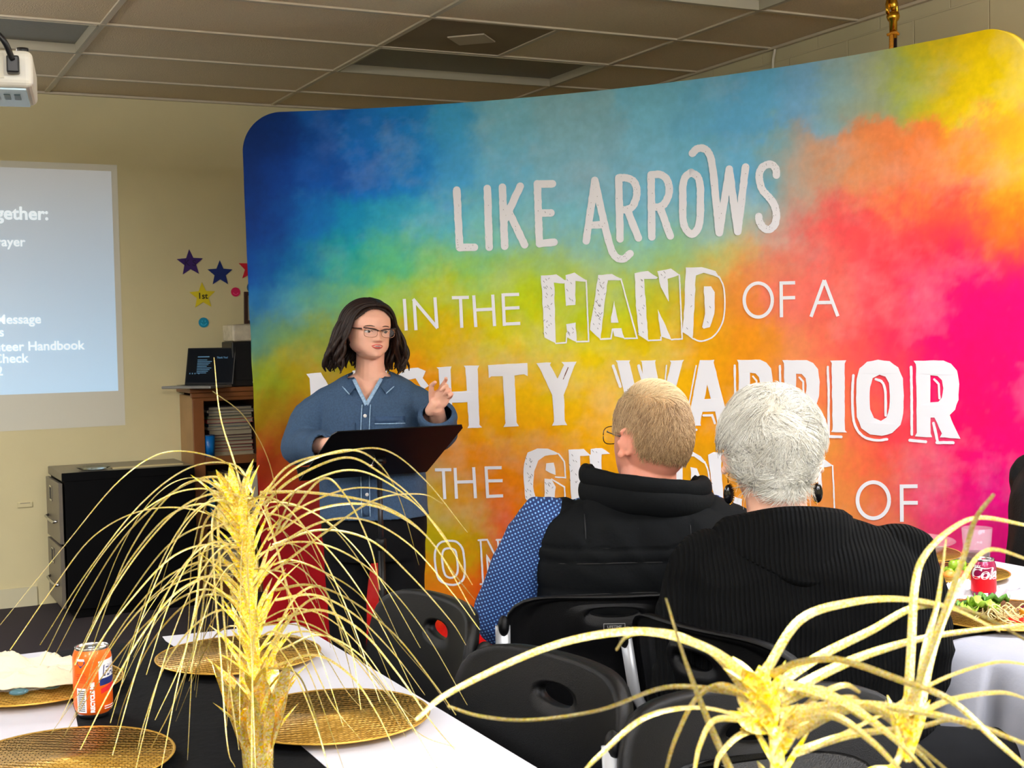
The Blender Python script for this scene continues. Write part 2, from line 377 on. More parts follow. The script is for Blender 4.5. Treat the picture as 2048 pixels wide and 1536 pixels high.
bm = bmesh.new(); bm.from_mesh(bo.data); bmesh.ops.recalc_face_normals(bm, faces=bm.faces); bm.to_mesh(bo.data); bm.free()
def adopt(o, root):
    o.parent = root; o.matrix_parent_inverse = Matrix.Translation(-Vector(root.location)); return o
adopt(bo, banner)
# tube frame behind the fabric with feet on the floor
fb = MB()
fb.tube([bpt(s, BZ1-.03, -.02) for s in np.linspace(.16, BL-.16, 30)], .014)
fb.tube([bpt(s, .035, -.02) for s in np.linspace(.10, BL-.10, 30)], .014)
for s in (.06, BL-.06): fb.tube([bpt(s, .035, -.02), bpt(s, BZ1-.17, -.02)], .014)
adopt(fb.build('tube_frame', mat('aluminium', (170, 170, 172), .35, 1.0)), banner)
for s in (.25, BL-.25):
    b = MB(); a = Vector(bpt(s, .012, .10)); c = Vector(bpt(s, .012, -.26)); b.tube([a, c], .011); b.tube([bpt(s, .012, -.02), bpt(s, .05, -.02)], .011)
    adopt(b.build('foot', MATS['aluminium']), banner)
# ---------------------------------------------------------------- lettering printed on the banner
inkw = mat('white_ink', (250, 250, 254), .7, spec=.2)
inkd = mat('brown_ink', (120, 66, 30), .7); inks = mat('grey_ink', (96, 96, 98), .7)
rng = random.Random(5)
LOFF = .003
class Ink:
    def __init__(s): s.mb = MB(); s.k = 0
    def off(s): s.k += 1; return LOFF+.00012*(s.k % 14)
    def poly(s, pts, holes=(), jag=0.0):
        o = s.off()
        def sub(l):
            out = []
            for i in range(len(l)):
                a, b = l[i], l[(i+1) % len(l)]; n = max(1, int(math.hypot(b[0]-a[0], b[1]-a[1])/9))
                for k in range(n):
                    t = k/n; out.append((a[0]+(b[0]-a[0])*t+rng.uniform(-jag, jag), a[1]+(b[1]-a[1])*t+rng.uniform(-jag, jag)))
            return out
        loops = [sub(list(l)) for l in [pts]+list(holes)]
        vec = [[Vector((x, y, 0)) for x, y in l] for l in loops]
        tris = tessellate_polygon(vec)
        s.mb.add([bpt(*buv(x, y), o) for l in loops for x, y in l], [tuple(t) for t in tris])
    def stroke(s, pts, w, caps='round', jag=0.0, smooth=False):
        o = s.off()
        P = [np.array(p, float) for p in (crom(pts, 6) if smooth else pts)]
        Q = []
        for a, b in zip(P[:-1], P[1:]):
            n = max(1, int(np.linalg.norm(b-a)/6))
            for k in range(n): Q.append(a+(b-a)*k/n)
        Q.append(P[-1]); V, Fc = [], []
        for i, q in enumerate(Q):
            a = Q[max(i-1, 0)]; b = Q[min(i+1, len(Q)-1)]; t = (b-a)/max(np.linalg.norm(b-a), 1e-6); nrm = np.array([-t[1], t[0]])
            if 0 < i < len(Q)-1:
                t0 = (q-a)/max(np.linalg.norm(q-a), 1e-6); cs = abs(t0@t); 
                k = 1/max(cs, .6)
            else: k = 1
            for sg in (-1, 1): V.append(bpt(*buv(*(q+nrm*sg*(w/2*k+rng.uniform(-jag, jag)))), o))
        for i in range(len(Q)-1): Fc.append((2*i, 2*i+1, 2*i+3, 2*i+2))
        s.mb.add(V, Fc)
        if caps == 'round':
            for q in (Q[0], Q[-1]):
                s.mb.add([bpt(*buv(q[0]+w/2*math.cos(2*PI*k/14), q[1]+w/2*math.sin(2*PI*k/14)), o) for k in range(14)], [tuple(range(14))])
    def done(s, name, m):
        o = s.mb.build(name, m, None, False, False)
        return adopt(o, banner)
def TR(ox, oy, sc): return lambda *P: [(ox+x*sc, oy+y*sc) for x, y in P]
specks = Ink()
def speck(pts, n, w):
    P = [np.array(p) for p in pts]
    for _ in range(n):
        i = rng.randrange(len(P)-1); t = rng.random(); q = P[i]*(1-t)+P[i+1]*t+np.array([rng.uniform(-w, w), rng.uniform(-w, w)])
        d = rng.uniform(.5, 1.0); a = rng.uniform(-2.4, -.6)
        specks.stroke([q, q+np.array([math.cos(a), math.sin(a)])*d*1.6], d, caps='flat')
def hatch(x0, y0, x1, y1, n):
    for _ in range(n):
        x = rng.uniform(x0, x1); y = rng.uniform(y0, y1); l = rng.uniform(3, 6)
        specks.stroke([(x, y), (x-l*.6 if rng.random() < .8 else x+l*.6, y-l*.8)], .8, caps='flat')
# LIKE ARROWS
A_ = TR(880, 270, .19531); B_ = TR(1240, 270, .19531)
def word(name, letters, w, jag=.5, smooth=True, dots=True):
    ink = Ink()
    for strokes in letters:
        for st, sm in strokes:
            ink.stroke(st, w, 'round', jag, sm)
            if dots: speck(st, max(4, int(len(st)*3)), w*.35)
    ink.done(name, inkw)
like = [[(A_((174, 565), (188, 860), (205, 1155)), 0), (A_((205, 1152), (355, 1150)), 0)],
        [(A_((487, 548), (507, 1150)), 0)],
        [(A_((642, 535), (665, 1140)), 0), (A_((825, 525), (670, 860)), 0), (A_((715, 800), (870, 1125)), 0)],
        [(A_((1000, 500), (1022, 1115)), 0), (A_((1000, 505), (1155, 500)), 0), (A_((1010, 802), (1140, 798)), 0), (A_((1022, 1113), (1172, 1098)), 0)]]
word('lettering', like, 15.2)
arrows = [[(A_((1588, 465), (1500, 1085)), 0), (A_((1588, 465), (1640, 700), (1700, 960), (1760, 1180), (1820, 1258), (1885, 1268), (1950, 1215)), 1), (A_((1540, 925), (1680, 915)), 0)],
          [(B_((-10, 440), (4, 1065)), 0), (B_((-10, 440), (70, 440), (145, 478), (175, 560), (168, 650), (130, 735), (70, 765), (0, 765)), 1), (B_((80, 770), (193, 1055)), 0)],
          [(B_((322, 408), (330, 1045)), 0), (B_((322, 410), (410, 405), (478, 448), (507, 540), (497, 630), (455, 710), (395, 738), (330, 738)), 1), (B_((415, 745), (520, 1035)), 0)],
          [(B_((735, 383), (800, 430), (826, 520), (828, 690), (826, 850), (800, 960), (740, 1017), (680, 965), (650, 870), (648, 690), (650, 520), (675, 430), (735, 383)), 1)],
          [(B_((745, 190), (790, 145), (850, 137), (905, 172), (940, 260), (965, 430), (985, 640), (1020, 1000)), 1), (B_((1022, 1003), (1125, 350)), 0), (B_((1125, 350), (1210, 990)), 0), (B_((1210, 990), (1290, 328)), 0)],
          [(B_((1605, 412), (1600, 350), (1560, 305), (1500, 308), (1445, 355), (1430, 450), (1462, 560), (1530, 640), (1585, 720), (1605, 820), (1590, 915), (1530, 968), (1470, 945), (1430, 880), (1425, 835)), 1)]]
word('lettering', arrows, 15.0)
def thin(name, T, strokes, w, ell=None):
    ink = Ink()
    for st in strokes: ink.stroke(T(*st), w, 'flat')
    if ell:
        cx, cy, rx, ry = ell; ink.stroke(T(*[(cx+rx*math.cos(2*PI*k/48), cy+ry*math.sin(2*PI*k/48)) for k in range(49)]), w, 'flat')
    ink.done(name, inkw)
C_ = TR(780, 540, .15625)
thin('lettering', C_, [((185, 370), (210, 775)), ((310, 375), (335, 770)), ((298, 372), (612, 745)), ((578, 350), (605, 745))], 6.4)
thin('lettering', C_, [((795, 355), (1012, 350)), ((905, 355), (922, 740)), ((1075, 325), (1102, 730)), ((1318, 315), (1342, 718)), ((1090, 512), (1330, 500)),
      ((1450, 300), (1468, 716)), ((1450, 318), (1657, 312)), ((1455, 492), (1662, 482)), ((1460, 693), (1672, 683))], 6.4)
D_ = TR(1440, 540, .15625)
thin('lettering', D_, [((787, 150), (792, 605)), ((770, 168), (967, 163)), ((790, 358), (968, 353))], 7.0, (495, 385), ) if False else None
thin('lettering', D_, [((787, 148), (792, 605)), ((770, 168), (967, 163)), ((790, 358), (968, 353))], 6.8, (495, 385, 180, 217))
thin('lettering', D_, [((1340, 130), (1170, 600)), ((1340, 130), (1515, 592)), ((1245, 418), (1435, 414))], 6.8)
# HAND
H_ = TR(1060, 510, .19531)
ink = Ink(); J = .7
for p in [((115, 210), (275, 200), (365, 262), (355, 290), (250, 285), (258, 600), (270, 905), (150, 845), (130, 500)),
          ((370, 205), (460, 180), (582, 262), (575, 275), (470, 268), (468, 510), (380, 515), (365, 400)),
          ((375, 710), (470, 693), (482, 895), (385, 845)),
          ((700, 205), (840, 195), (938, 245), (925, 258), (800, 262), (760, 560), (725, 868), (615, 760), (660, 500)),
          ((862, 465), (835, 640), (835, 692), (912, 690), (880, 560)), ((848, 755), (938, 748), (972, 855), (868, 830)),
          ((1075, 185), (1210, 165), (1312, 230), (1300, 246), (1175, 245), (1195, 600), (1215, 882), (1115, 820), (1090, 520)),
          ((1310, 165), (1450, 140), (1538, 205), (1415, 242), (1424, 478), (1340, 330)), ((1310, 555), (1350, 630), (1455, 868), (1345, 835), (1325, 700)),
          ((1600, 130), (1760, 123), (1900, 162), (1965, 250), (1880, 208), (1780, 185), (1702, 212), (1690, 500), (1672, 862), (1568, 790), (1588, 500)),
          ((1785, 325), (1860, 320), (1900, 380), (1892, 600), (1850, 740), (1785, 755), (1768, 735), (1795, 600))]:
    ink.poly(H_(*p), (), J)
for st in [((580, 262), (592, 560), (606, 885), (480, 887)), ((268, 905), (375, 897), (382, 800)), ((362, 262), (378, 515)), ((935, 245), (1020, 560), (1100, 852), (972, 855)),
           ((725, 862), (832, 856), (848, 760)), ((1533, 205), (1548, 520), (1562, 858), (1452, 866)), ((1215, 876), (1345, 870), (1345, 840))]:
    ink.stroke(H_(*st), 3.0, 'round', .25)
ink.stroke(H_((1940, 220), (1990, 340), (1998, 560), (1965, 715), (1880, 835), (1760, 882), (1670, 855)), 3.0, 'round', .25, True)
ink.done('lettering', inkw)
for x0, y0, x1, y1, n in [(140, 230, 230, 820, 26), (700, 230, 770, 420, 16), (660, 420, 745, 760, 34), (1100, 200, 1180, 820, 22), (1600, 150, 1670, 780, 24), (1805, 350, 1880, 720, 14), (390, 220, 450, 490, 8), (390, 720, 460, 850, 6), (1330, 180, 1400, 300, 6)]:
    a, b = H_((x0, y0), (x1, y1)); hatch(a[0], a[1], b[0], b[1], n)
# MIGHTY
G_ = TR(860, 690, .19531)
ink = Ink(); J = .45
ink.poly([(613, 748), (642, 745), (676, 800), (706, 741), (736, 738), (734, 746), (740, 866), (716, 868), (711, 780), (680, 838), (648, 786), (652, 874), (624, 876), (620, 757)], (), J)
ink.poly([(746, 737), (776, 735), (774, 743), (780, 858), (785, 864), (753, 867), (757, 860), (750, 745)], (), J)
ink.poly([(846, 756), (858, 772), (846, 780), (832, 757), (812, 760), (804, 790), (808, 830), (822, 846), (838, 842), (846, 826), (842, 812), (826, 814), (826, 802), (866, 798), (868, 810), (862, 838), (846, 858), (820, 862), (796, 846), (784, 800), (790, 756), (812, 738), (836, 735), (852, 742)], (), J)
ink.poly(G_((70, 228), (225, 218), (212, 250), (222, 480), (382, 470), (365, 235), (350, 212), (505, 208), (490, 245), (510, 815), (537, 845), (385, 852), (402, 820), (385, 585), (228, 592), (238, 830), (255, 858), (100, 865), (118, 830), (92, 250)), (), J)
ink.poly(G_((595, 205), (1000, 182), (1006, 318), (965, 300), (868, 312), (890, 790), (914, 830), (755, 837), (776, 800), (748, 320), (630, 318), (605, 338)), (), J)
ink.poly(G_((1090, 185), (1245, 178), (1232, 205), (1310, 345), (1375, 205), (1350, 175), (1503, 170), (1480, 215), (1375, 510), (1385, 775), (1407, 818), (1252, 826), (1275, 785), (1255, 510), (1125, 235)), (), J)
ink.done('lettering', inkw)
ink = Ink()
for st in [((152, 285), (162, 500), (168, 790)), ((428, 268), (440, 520), (455, 790)), ((165, 535), (440, 520)), ((655, 262), (940, 245)), ((800, 250), (815, 500), (830, 772)),
           ((1182, 238), (1312, 480), (1325, 760)), ((1418, 230), (1312, 480))]:
    ink.stroke(G_(*st), 1.6, 'round', .3)
ink.done('inline_stroke', inkd)
# WARRIOR
W_ = TR(1200, 690, .15625); X_ = TR(1540, 690, .19531)
ink = Ink()
ink.poly(W_((205, 200), (390, 195), (380, 220), (490, 700), (560, 420), (540, 220), (525, 200), (720, 193), (708, 220), (800, 720), (915, 225), (895, 198), (1078, 192), (1062, 222), (850, 1010), (740, 1010), (630, 560), (520, 1010), (400, 1010), (225, 225)), (), J)
ink.poly(W_((1280, 195), (1467, 190), (1462, 225), (1620, 860), (1672, 1030), (1512, 1030), (1480, 852), (1315, 857), (1288, 1000), (1300, 1032), (1108, 1032), (1130, 990), (1272, 235)), (W_((1378, 505), (1422, 690), (1342, 690)),), J)
R3 = [(1478, 160), (1780, 158), (1860, 190), (1922, 260), (1942, 400), (1935, 560), (1900, 660), (1845, 717), (1900, 850), (1957, 960), (1745, 943), (1765, 905), (1690, 742), (1648, 742), (1650, 905), (1668, 945), (1490, 935), (1510, 900), (1500, 195)]
R3h = [(1648, 310), (1720, 315), (1765, 360), (1782, 440), (1765, 540), (1730, 583), (1645, 587), (1650, 450)]
R3s = [((1450, 225), (1456, 500), (1458, 915)), ((1437, 975), (1600, 990)), ((1680, 800), (1722, 985)), ((1715, 998), (1882, 1000)), ((1688, 352), (1735, 400), (1742, 545))]
for kind, ox, oy, sx, sy in (('R', 0, 0, 1, 1), ('R', 130-1478*.83, 155-160*.92, .83, .92), ('R', (1474.4-1540)/.19531-1478*.79, (719.7-690)/.19531-160*.885, .79, .885)):
    f = lambda l: X_(*[(x*sx+ox, y*sy+oy) for x, y in l])
    ink.poly(f(R3), (f(R3h),), J)
    for st, w in zip(R3s, (5.4, 6, 5.6, 6, 4.6)): ink.stroke(f(st), w*min(sx, 1), 'round', .4)
ink.poly(X_((620, 160), (785, 158), (770, 190), (772, 870), (796, 895), (632, 890), (646, 865), (636, 190)), (), J)
ink.stroke(X_((598, 225), (606, 500), (605, 915)), 4.8, 'round', .4); ink.stroke(X_((597, 935), (735, 940)), 5.6, 'round', .4)
ink.poly(X_((1110, 150), (1230, 165), (1320, 230), (1368, 340), (1376, 520), (1372, 700), (1345, 815), (1260, 900), (1150, 930), (1030, 915), (940, 850), (897, 740), (888, 540), (892, 350), (922, 240), (1000, 172)),
         (X_((1125, 305), (1190, 325), (1225, 390), (1232, 520), (1228, 650), (1200, 740), (1140, 775), (1070, 745), (1032, 660), (1026, 540), (1030, 430), (1060, 340)),), J)
ink.stroke(X_((860, 310), (850, 480), (856, 720), (890, 850), (970, 940), (1090, 975), (1205, 965)), 5.2, 'round', .3, True)
ink.stroke(X_((1090, 350), (1155, 380), (1188, 480), (1192, 720)), 5.2, 'round', .3, True)
for st, w in [(((175, 268), (265, 530)), 6), (((500, 268), (550, 440)), 6.5), (((855, 260), (835, 490)), 2.6), (((1235, 265), (1105, 960)), 2.8), (((1110, 1085), (1238, 1085)), 4.6), (((1330, 900), (1440, 898), (1475, 1000)), 4.6)]:
    ink.stroke(W_(*st), w, 'round', .3)
ink.done('lettering', inkw)
# THE / CHILDREN / OF / ONE'S
E_ = TR(850, 880, .19531); K_ = TR(1340, 880, .19531)
thin('lettering', E_, [((103, 305), (272, 303)), ((190, 305), (205, 605)), ((310, 285), (325, 600)), ((500, 278), (520, 595)), ((320, 430), (510, 425)),
      ((627, 270), (645, 594)), ((620, 285), (788, 282)), ((635, 418), (798, 415)), ((630, 577), (803, 570))], 6.2)
ink = Ink(); J = .7
for p in [E_((1050, 130), (1150, 85), (1260, 85), (1380, 140), (1330, 150), (1230, 160), (1160, 210), (1125, 320), (1110, 470), (1140, 620), (1200, 700), (1085, 655), (1030, 600), (1012, 400), (1015, 240)),
          E_((1245, 235), (1320, 230), (1340, 290), (1340, 360), (1235, 310)), E_((1230, 395), (1300, 400), (1340, 480), (1330, 620), (1225, 590)),
          E_((1470, 95), (1630, 90), (1700, 155), (1590, 165), (1600, 380), (1620, 700), (1500, 640), (1490, 380)), E_((1700, 90), (1815, 80), (1900, 140), (1812, 150), (1815, 380), (1710, 380)),
          E_((2040, 92), (2150, 85), (2130, 300), (2150, 680), (2060, 620), (2050, 300)), E_((2260, 92), (2340, 85), (2330, 400), (2450, 600), (2280, 640)),
          K_((30, 250), (105, 100), (220, 110), (320, 168), (388, 262), (330, 222), (250, 170), (140, 160), (130, 420), (110, 720), (20, 640)),
          K_((215, 280), (280, 290), (320, 380), (320, 560), (230, 540)),
          K_((395, 150), (450, 125), (540, 130), (525, 260), (545, 500), (552, 690), (465, 610), (430, 440)),
          K_((650, 575), (740, 600), (735, 770), (650, 750)), K_((800, 160), (900, 150), (890, 400), (910, 700), (830, 640)),
          K_((1100, 170), (1180, 165), (1150, 420), (1170, 700), (1100, 640)), K_((1330, 190), (1400, 185), (1380, 500), (1390, 720), (1330, 660)),
          K_((1535, 215), (1580, 190), (1672, 262), (1550, 285), (1562, 515), (1520, 440))]:
    ink.poly(p, (), J)
for st, sm in [(E_((1370, 140), (1430, 220), (1442, 385), (1340, 378)), 0), (E_((1300, 400), (1430, 480), (1440, 620)), 0), (E_((1695, 155), (1712, 380)), 0),
               (K_((360, 222), (398, 330), (408, 480), (400, 640)), 1), (K_((1670, 262), (1680, 460), (1690, 740)), 0), (K_((540, 140), (620, 200), (640, 330)), 0)]:
    ink.stroke(st, 3.0, 'round', .3, sm)
ink.done('lettering', inkw)
for T, x0, y0, x1, y1, n in [(E_, 1030, 180, 1110, 600, 22), (E_, 1490, 110, 1570, 480, 14), (E_, 1720, 100, 1790, 270, 6), (K_, 430, 150, 520, 600, 16), (E_, 1240, 420, 1310, 560, 10), (K_, 50, 110, 120, 240, 6)]:
    a, b = T((x0, y0), (x1, y1)); hatch(a[0], a[1], b[0], b[1], n)
Q_ = TR(1648, 960, .22140)
thin('lettering', Q_, [((705, 40), (708, 377)), ((690, 57), (850, 55)), ((705, 205), (852, 205))], 7.6, (450, 182, 143, 163))
ink = Ink()
for st in [((240, 1030), (320, 1040), (380, 1100), (402, 1200), (410, 1340), (390, 1430), (320, 1478), (230, 1475), (150, 1430), (115, 1330), (102, 1180), (125, 1090), (170, 1045), (240, 1030)),
           ((255, 1105), (310, 1130), (328, 1200), (338, 1320), (320, 1385), (265, 1410), (210, 1380), (185, 1290), (178, 1180), (200, 1120), (255, 1105))]:
    ink.stroke(E_(*st), 4.2, 'flat', .2, True)
for st in [((550, 1025), (640, 1020), (780, 1300)), ((735, 1022), (842, 1018)), ((748, 1030), (770, 1240)), ((820, 1022), (848, 1470), (800, 1472)), ((572, 1030), (598, 1470)), ((572, 1474), (678, 1472)), ((660, 1470), (635, 1180), (790, 1470)),
           ((930, 1020), (1120, 1015)), ((945, 1020), (960, 1470)), ((960, 1240), (1090, 1236)), ((945, 1474), (1130, 1470)), ((1330, 1020), (1220, 1060), (1240, 1200), (1340, 1260), (1330, 1440), (1220, 1470))]:
    ink.stroke(E_(*st), 3.8, 'round', .2)
ink.done('lettering', inkw)
so_ = specks.done('letter_texture', inks); so_['kind'] = 'stuff'
# ================================================================ back wall: slide, stars, bookcase, cabinet
WY = BY-.002
def atw(px, py): p = atY(px, py, BY); return p[0], p[2]
# projected slide on the wall (projector light put into glowing panels and text)
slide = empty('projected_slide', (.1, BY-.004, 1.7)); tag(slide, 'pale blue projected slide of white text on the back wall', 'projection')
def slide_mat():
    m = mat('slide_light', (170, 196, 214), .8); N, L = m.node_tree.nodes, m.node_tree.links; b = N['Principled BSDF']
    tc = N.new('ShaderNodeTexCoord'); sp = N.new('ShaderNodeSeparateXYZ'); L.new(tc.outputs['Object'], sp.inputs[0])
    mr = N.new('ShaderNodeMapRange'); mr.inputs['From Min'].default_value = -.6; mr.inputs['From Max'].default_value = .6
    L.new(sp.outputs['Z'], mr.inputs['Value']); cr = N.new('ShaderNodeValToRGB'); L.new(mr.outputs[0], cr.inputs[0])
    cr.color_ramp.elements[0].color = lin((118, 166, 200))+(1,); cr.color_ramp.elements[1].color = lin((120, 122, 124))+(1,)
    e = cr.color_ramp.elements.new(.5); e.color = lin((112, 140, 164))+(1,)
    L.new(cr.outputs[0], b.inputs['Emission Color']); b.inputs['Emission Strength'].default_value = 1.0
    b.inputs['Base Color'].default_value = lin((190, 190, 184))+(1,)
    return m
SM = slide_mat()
sx0, sx1, sz0, sz1 = -.78, 1.353, 1.122, 2.300
def quadw(name, pts, y, m, parent):
    loc = Vector(parent.location)
    return flat(MB().add([(x-loc.x, y-loc.y, z-loc.z) for x, z in pts], [(0, 1, 2, 3)]).build(name, m, parent))
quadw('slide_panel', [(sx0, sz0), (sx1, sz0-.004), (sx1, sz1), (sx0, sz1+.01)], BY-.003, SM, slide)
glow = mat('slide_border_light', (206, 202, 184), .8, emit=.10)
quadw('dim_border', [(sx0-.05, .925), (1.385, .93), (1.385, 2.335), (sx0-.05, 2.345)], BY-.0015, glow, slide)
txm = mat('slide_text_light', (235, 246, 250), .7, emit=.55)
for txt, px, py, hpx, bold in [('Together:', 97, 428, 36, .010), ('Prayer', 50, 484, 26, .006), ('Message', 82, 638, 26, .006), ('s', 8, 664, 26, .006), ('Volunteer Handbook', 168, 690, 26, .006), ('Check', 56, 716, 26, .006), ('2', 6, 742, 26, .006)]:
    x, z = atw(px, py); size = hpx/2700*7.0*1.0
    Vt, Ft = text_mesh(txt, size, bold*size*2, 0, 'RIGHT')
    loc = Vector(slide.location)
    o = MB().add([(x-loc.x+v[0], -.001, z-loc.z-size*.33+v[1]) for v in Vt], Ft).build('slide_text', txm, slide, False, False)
# stars and smiley discs
def star(px, py, rgb, label, r=.072, rot=0.0, txt=None, tc=(20, 10, 30)):
    x, z = atw(px, py); o = empty('paper_star', (x, BY, z)); tag(o, label, 'wall star', 'paper stars on the back wall')
    P = []
    for k in range(10):
        a = PI/2+rot+k*PI/5; rr = r if k % 2 == 0 else r*.45; P.append((rr*math.cos(a), rr*math.sin(a)))
    b = MB(); b.prism(P, (), lambda u, v: (u, -.004, v), lambda u, v: (u, -.001, v)); flat(b.build('star_cutout', mat('star_'+str(rgb), rgb, .7), o))
    if txt:
        Vt, Ft = text_mesh(txt, r*.62, .0008, 0, 'CENTER')
        MB().add([(v[0], -.0048, v[1]-r*.2) for v in Vt], Ft).build('star_text', mat('ink_'+str(tc), tc, .7), o, False, False)
star(380, 526, (58, 30, 104), 'purple paper star marked with letters, highest on the left', .076, .04, 'K S', (36, 12, 70))
star(440, 547, (14, 38, 108), 'navy blue paper star with no writing', .074, 0)
star(501, 537, (205, 20, 44), 'red paper star half hidden by the banner edge', .074, -.1)
star(405, 592, (226, 206, 30), 'yellow paper star marked 1st', .076, .03, '1st', (40, 34, 10))
def disc(px, py, rgb, r, label, mark):
    x, z = atw(px, py); o = empty('smiley_disc', (x, BY, z)); tag(o, label, 'wall disc', 'round discs on the back wall')
    b = MB(); b.prism([(r*math.cos(2*PI*k/28), r*math.sin(2*PI*k/28)) for k in range(28)], (), lambda u, v: (u, -.004, v), lambda u, v: (u, -.001, v)); flat(b.build('disc', mat('disc_'+str(rgb), rgb, .6), o))
    s = MB(); lt = tuple(min(255, c+70) for c in rgb)
    s.tube([(r*.55*math.cos(a), -.005, r*.55*math.sin(a)) for a in np.linspace(PI*1.08, PI*1.92, 10)], r*.07, 6)
    if mark:
        for sg in (-1, 1): s.tube([(sg*r*.3, -.005, r*.1), (sg*r*.3, -.005, r*.4)], r*.07, 6)
    s.build('smile_drawing', mat('smile_'+str(rgb), lt, .6), o)
disc(407, 645, (0, 136, 172), .028, 'teal smiley disc under the yellow star', 1)
disc(471, 584, (206, 20, 84), .026, 'pink smiley disc under the navy star', 0)
disc(505, 575, (40, 88, 132), .033, 'blue disc beside the banner, under the red star', 1)

# ---- bookcase
wood = mat('cherry_wood', (122, 72, 34), .45, var=.18, vscale=5, bump=.05, bscale=30, coat=.2)
woodl = mat('bookcase_side', (160, 126, 84), .5, var=.1, vscale=6)
dark = mat('dark_wood', (58, 30, 18), .6, var=.15)
bk = empty('bookcase', (1.68, BY-.31, 0)); tag(bk, 'cherry wood bookcase against the back wall beside the banner', 'bookcase')
BW, BD, BH = 1.0, .30, 1.125
part('side_panel', woodl, bk, lambda b: b.box((.0125, .155, BH/2-.02), (.025, BD-.01, BH-.04)), False, .002)
part('side_panel', wood, bk, lambda b: b.box((BW-.0125, .155, BH/2-.02), (.025, BD-.01, BH-.04)), False, .002)
part('back_panel', dark, bk, lambda b: b.box((BW/2, .298, BH/2), (BW-.05, .008, BH-.05)), False)
part('top_board', wood, bk, lambda b: (b.box((BW/2, .15, BH-.012), (BW+.03, BD+.02, .024)), b.box((BW/2, .012, BH-.038), (BW+.012, .03, .026)), b.box((BW/2, .014, BH-.06), (BW, .02, .02))), False, .004)
for s in (0.03, BW-.03): part('stile', wood, bk, lambda b, s=s: b.box((s, .006, BH/2-.03), (.06, .022, BH-.06)), False, .003)
for z in (.745, .40, .08): part('shelf', wood, bk, lambda b, z=z: (b.box((BW/2, .155, z), (BW-.05, .28, .02)), b.box((BW/2, .008, z-.01), (BW-.12, .02, .045))), False, .002)
part('divider', dark, bk, lambda b: b.box((.355, .16, .935), (.016, .27, .36)), False)
part('small_shelf', dark, bk, lambda b: b.box((.665, .16, .935), (.60, .26, .022)), False)
part('base', wood, bk, lambda b: b.box((BW/2, .02, .03), (BW, .03, .06)), False, .002)
r2 = random.Random(11)
bcols = [(206, 196, 176), (120, 40, 44), (40, 84, 76), (190, 184, 170), (60, 60, 66), (150, 30, 36), (36, 92, 116), (214, 206, 186), (70, 96, 56), (54, 40, 46), (170, 150, 120), (126, 30, 30)]
pages = mat('book_pages', (150, 140, 116), .9)
def book(c, d, rgb, label, rz=0.0, grp='books lying in the left bay of the bookcase', flatlay=True):
    o = empty('book', c, rz); tag(o, label, 'book', grp); cm = mat('cover_'+str(rgb), rgb, .5)
    w, dp, t = d
    if flatlay:
        part('cover', cm, o, lambda b: (b.box((0, -dp/2+.0008, t/2), (w, .0016, t)) if int(t*1e4) % 4 != 0 else None, b.box((0, 0, t-.001), (w, dp, .002)), b.box((0, 0, .001), (w, dp, .002)), b.box((-w/2+.001, 0, t/2), (.002, dp, t))), False)
        part('pages', pages, o, lambda b: b.box((.001, .001, t/2), (w-.008, dp-.008, t-.0045)), False)
    else:
        part('cover', cm, o, lambda b: (b.box((t/2-.001, 0, dp/2), (.002, w, dp)), b.box((-t/2+.001, 0, dp/2), (.002, w, dp)), b.box((0, -w/2+.001, dp/2), (t, .002, dp))), False)
        part('pages', pages, o, lambda b: b.box((0, .003, dp/2), (t-.0045, w-.008, dp-.008)), False)
    return o
z = .755; names = ['cream', 'maroon', 'dark green', 'off-white', 'charcoal', 'red', 'teal', 'ivory', 'olive', 'plum brown', 'tan', 'crimson', 'slate', 'pale grey']
order = ['bottom', 'second', 'third', 'fourth', 'fifth', 'sixth', 'seventh', 'eighth', 'ninth', 'tenth', 'eleventh', 'twelfth', 'thirteenth', 'topmost']
hs = [.022, .018, .016, .02, .016, .014, .03, .016, .018, .022, .016, .018, .014, .016]
cols14 = [(170, 150, 110), (150, 30, 36), (54, 58, 60), (150, 40, 40), (60, 100, 84), (120, 40, 60), (70, 40, 44), (206, 196, 176), (10, 78, 100), (190, 60, 60), (86, 112, 76), (60, 60, 66), (204, 196, 180), (80, 76, 76)]
nm14 = ['tan', 'red', 'charcoal', 'brick red', 'sea green', 'plum', 'brown', 'ivory', 'teal', 'coral', 'sage green', 'grey', 'cream', 'slate']
for k in range(14):
    book((1.68+.215+r2.uniform(-.006, .006), BY-.31+.16+r2.uniform(-.01, .004), z), (.255+r2.uniform(-.02, .004), .20, hs[k]), cols14[k], f'{nm14[k]} book lying flat, {order[k]} in the pile on the middle shelf')
    z += hs[k]+.0006
# disc cases standing in two rows
casem = mat('case_black', (22, 22, 24), .3); spinew = mat('case_spine', (196, 190, 176), .5); spined = mat('case_spine_dark', (70, 68, 66), .5)
def case(x, z, h, light, label, tilt):
    o = empty('disc_case', (x, BY-.31+.11, z)); o.rotation_euler = (0, tilt, 0); tag(o, label, 'disc case', 'disc cases standing in the bookcase')
    part('case', casem, o, lambda b: b.box((0, 0, h/2), (.0125, .13, h)), False, .001)
    part('spine_label', spinew if light else spined, o, lambda b: b.box((0, -.0655, h/2), (.007, .001, h*.94)), False)
for row, (zz, h, seq) in enumerate(((.9465, .142, [1, 1, 1, 0, 0, 0, 0, 1, 1, 0, 1, 1, 1, 1, 0, 0, 1, 0]), (.7555, .142, [1, 0, 1, 0, 1, 0, 1, 1, 1, 0, 0, 1, 0, 0, 1, 0, 0, 1]))):
    for k, l in enumerate(seq):
        case(2.055+k*.0145, zz, h, l, f'disc case with a {"white" if l else "dark"} spine, number {k+1} from the left in the {"upper" if row == 0 else "lower"} row', 0)
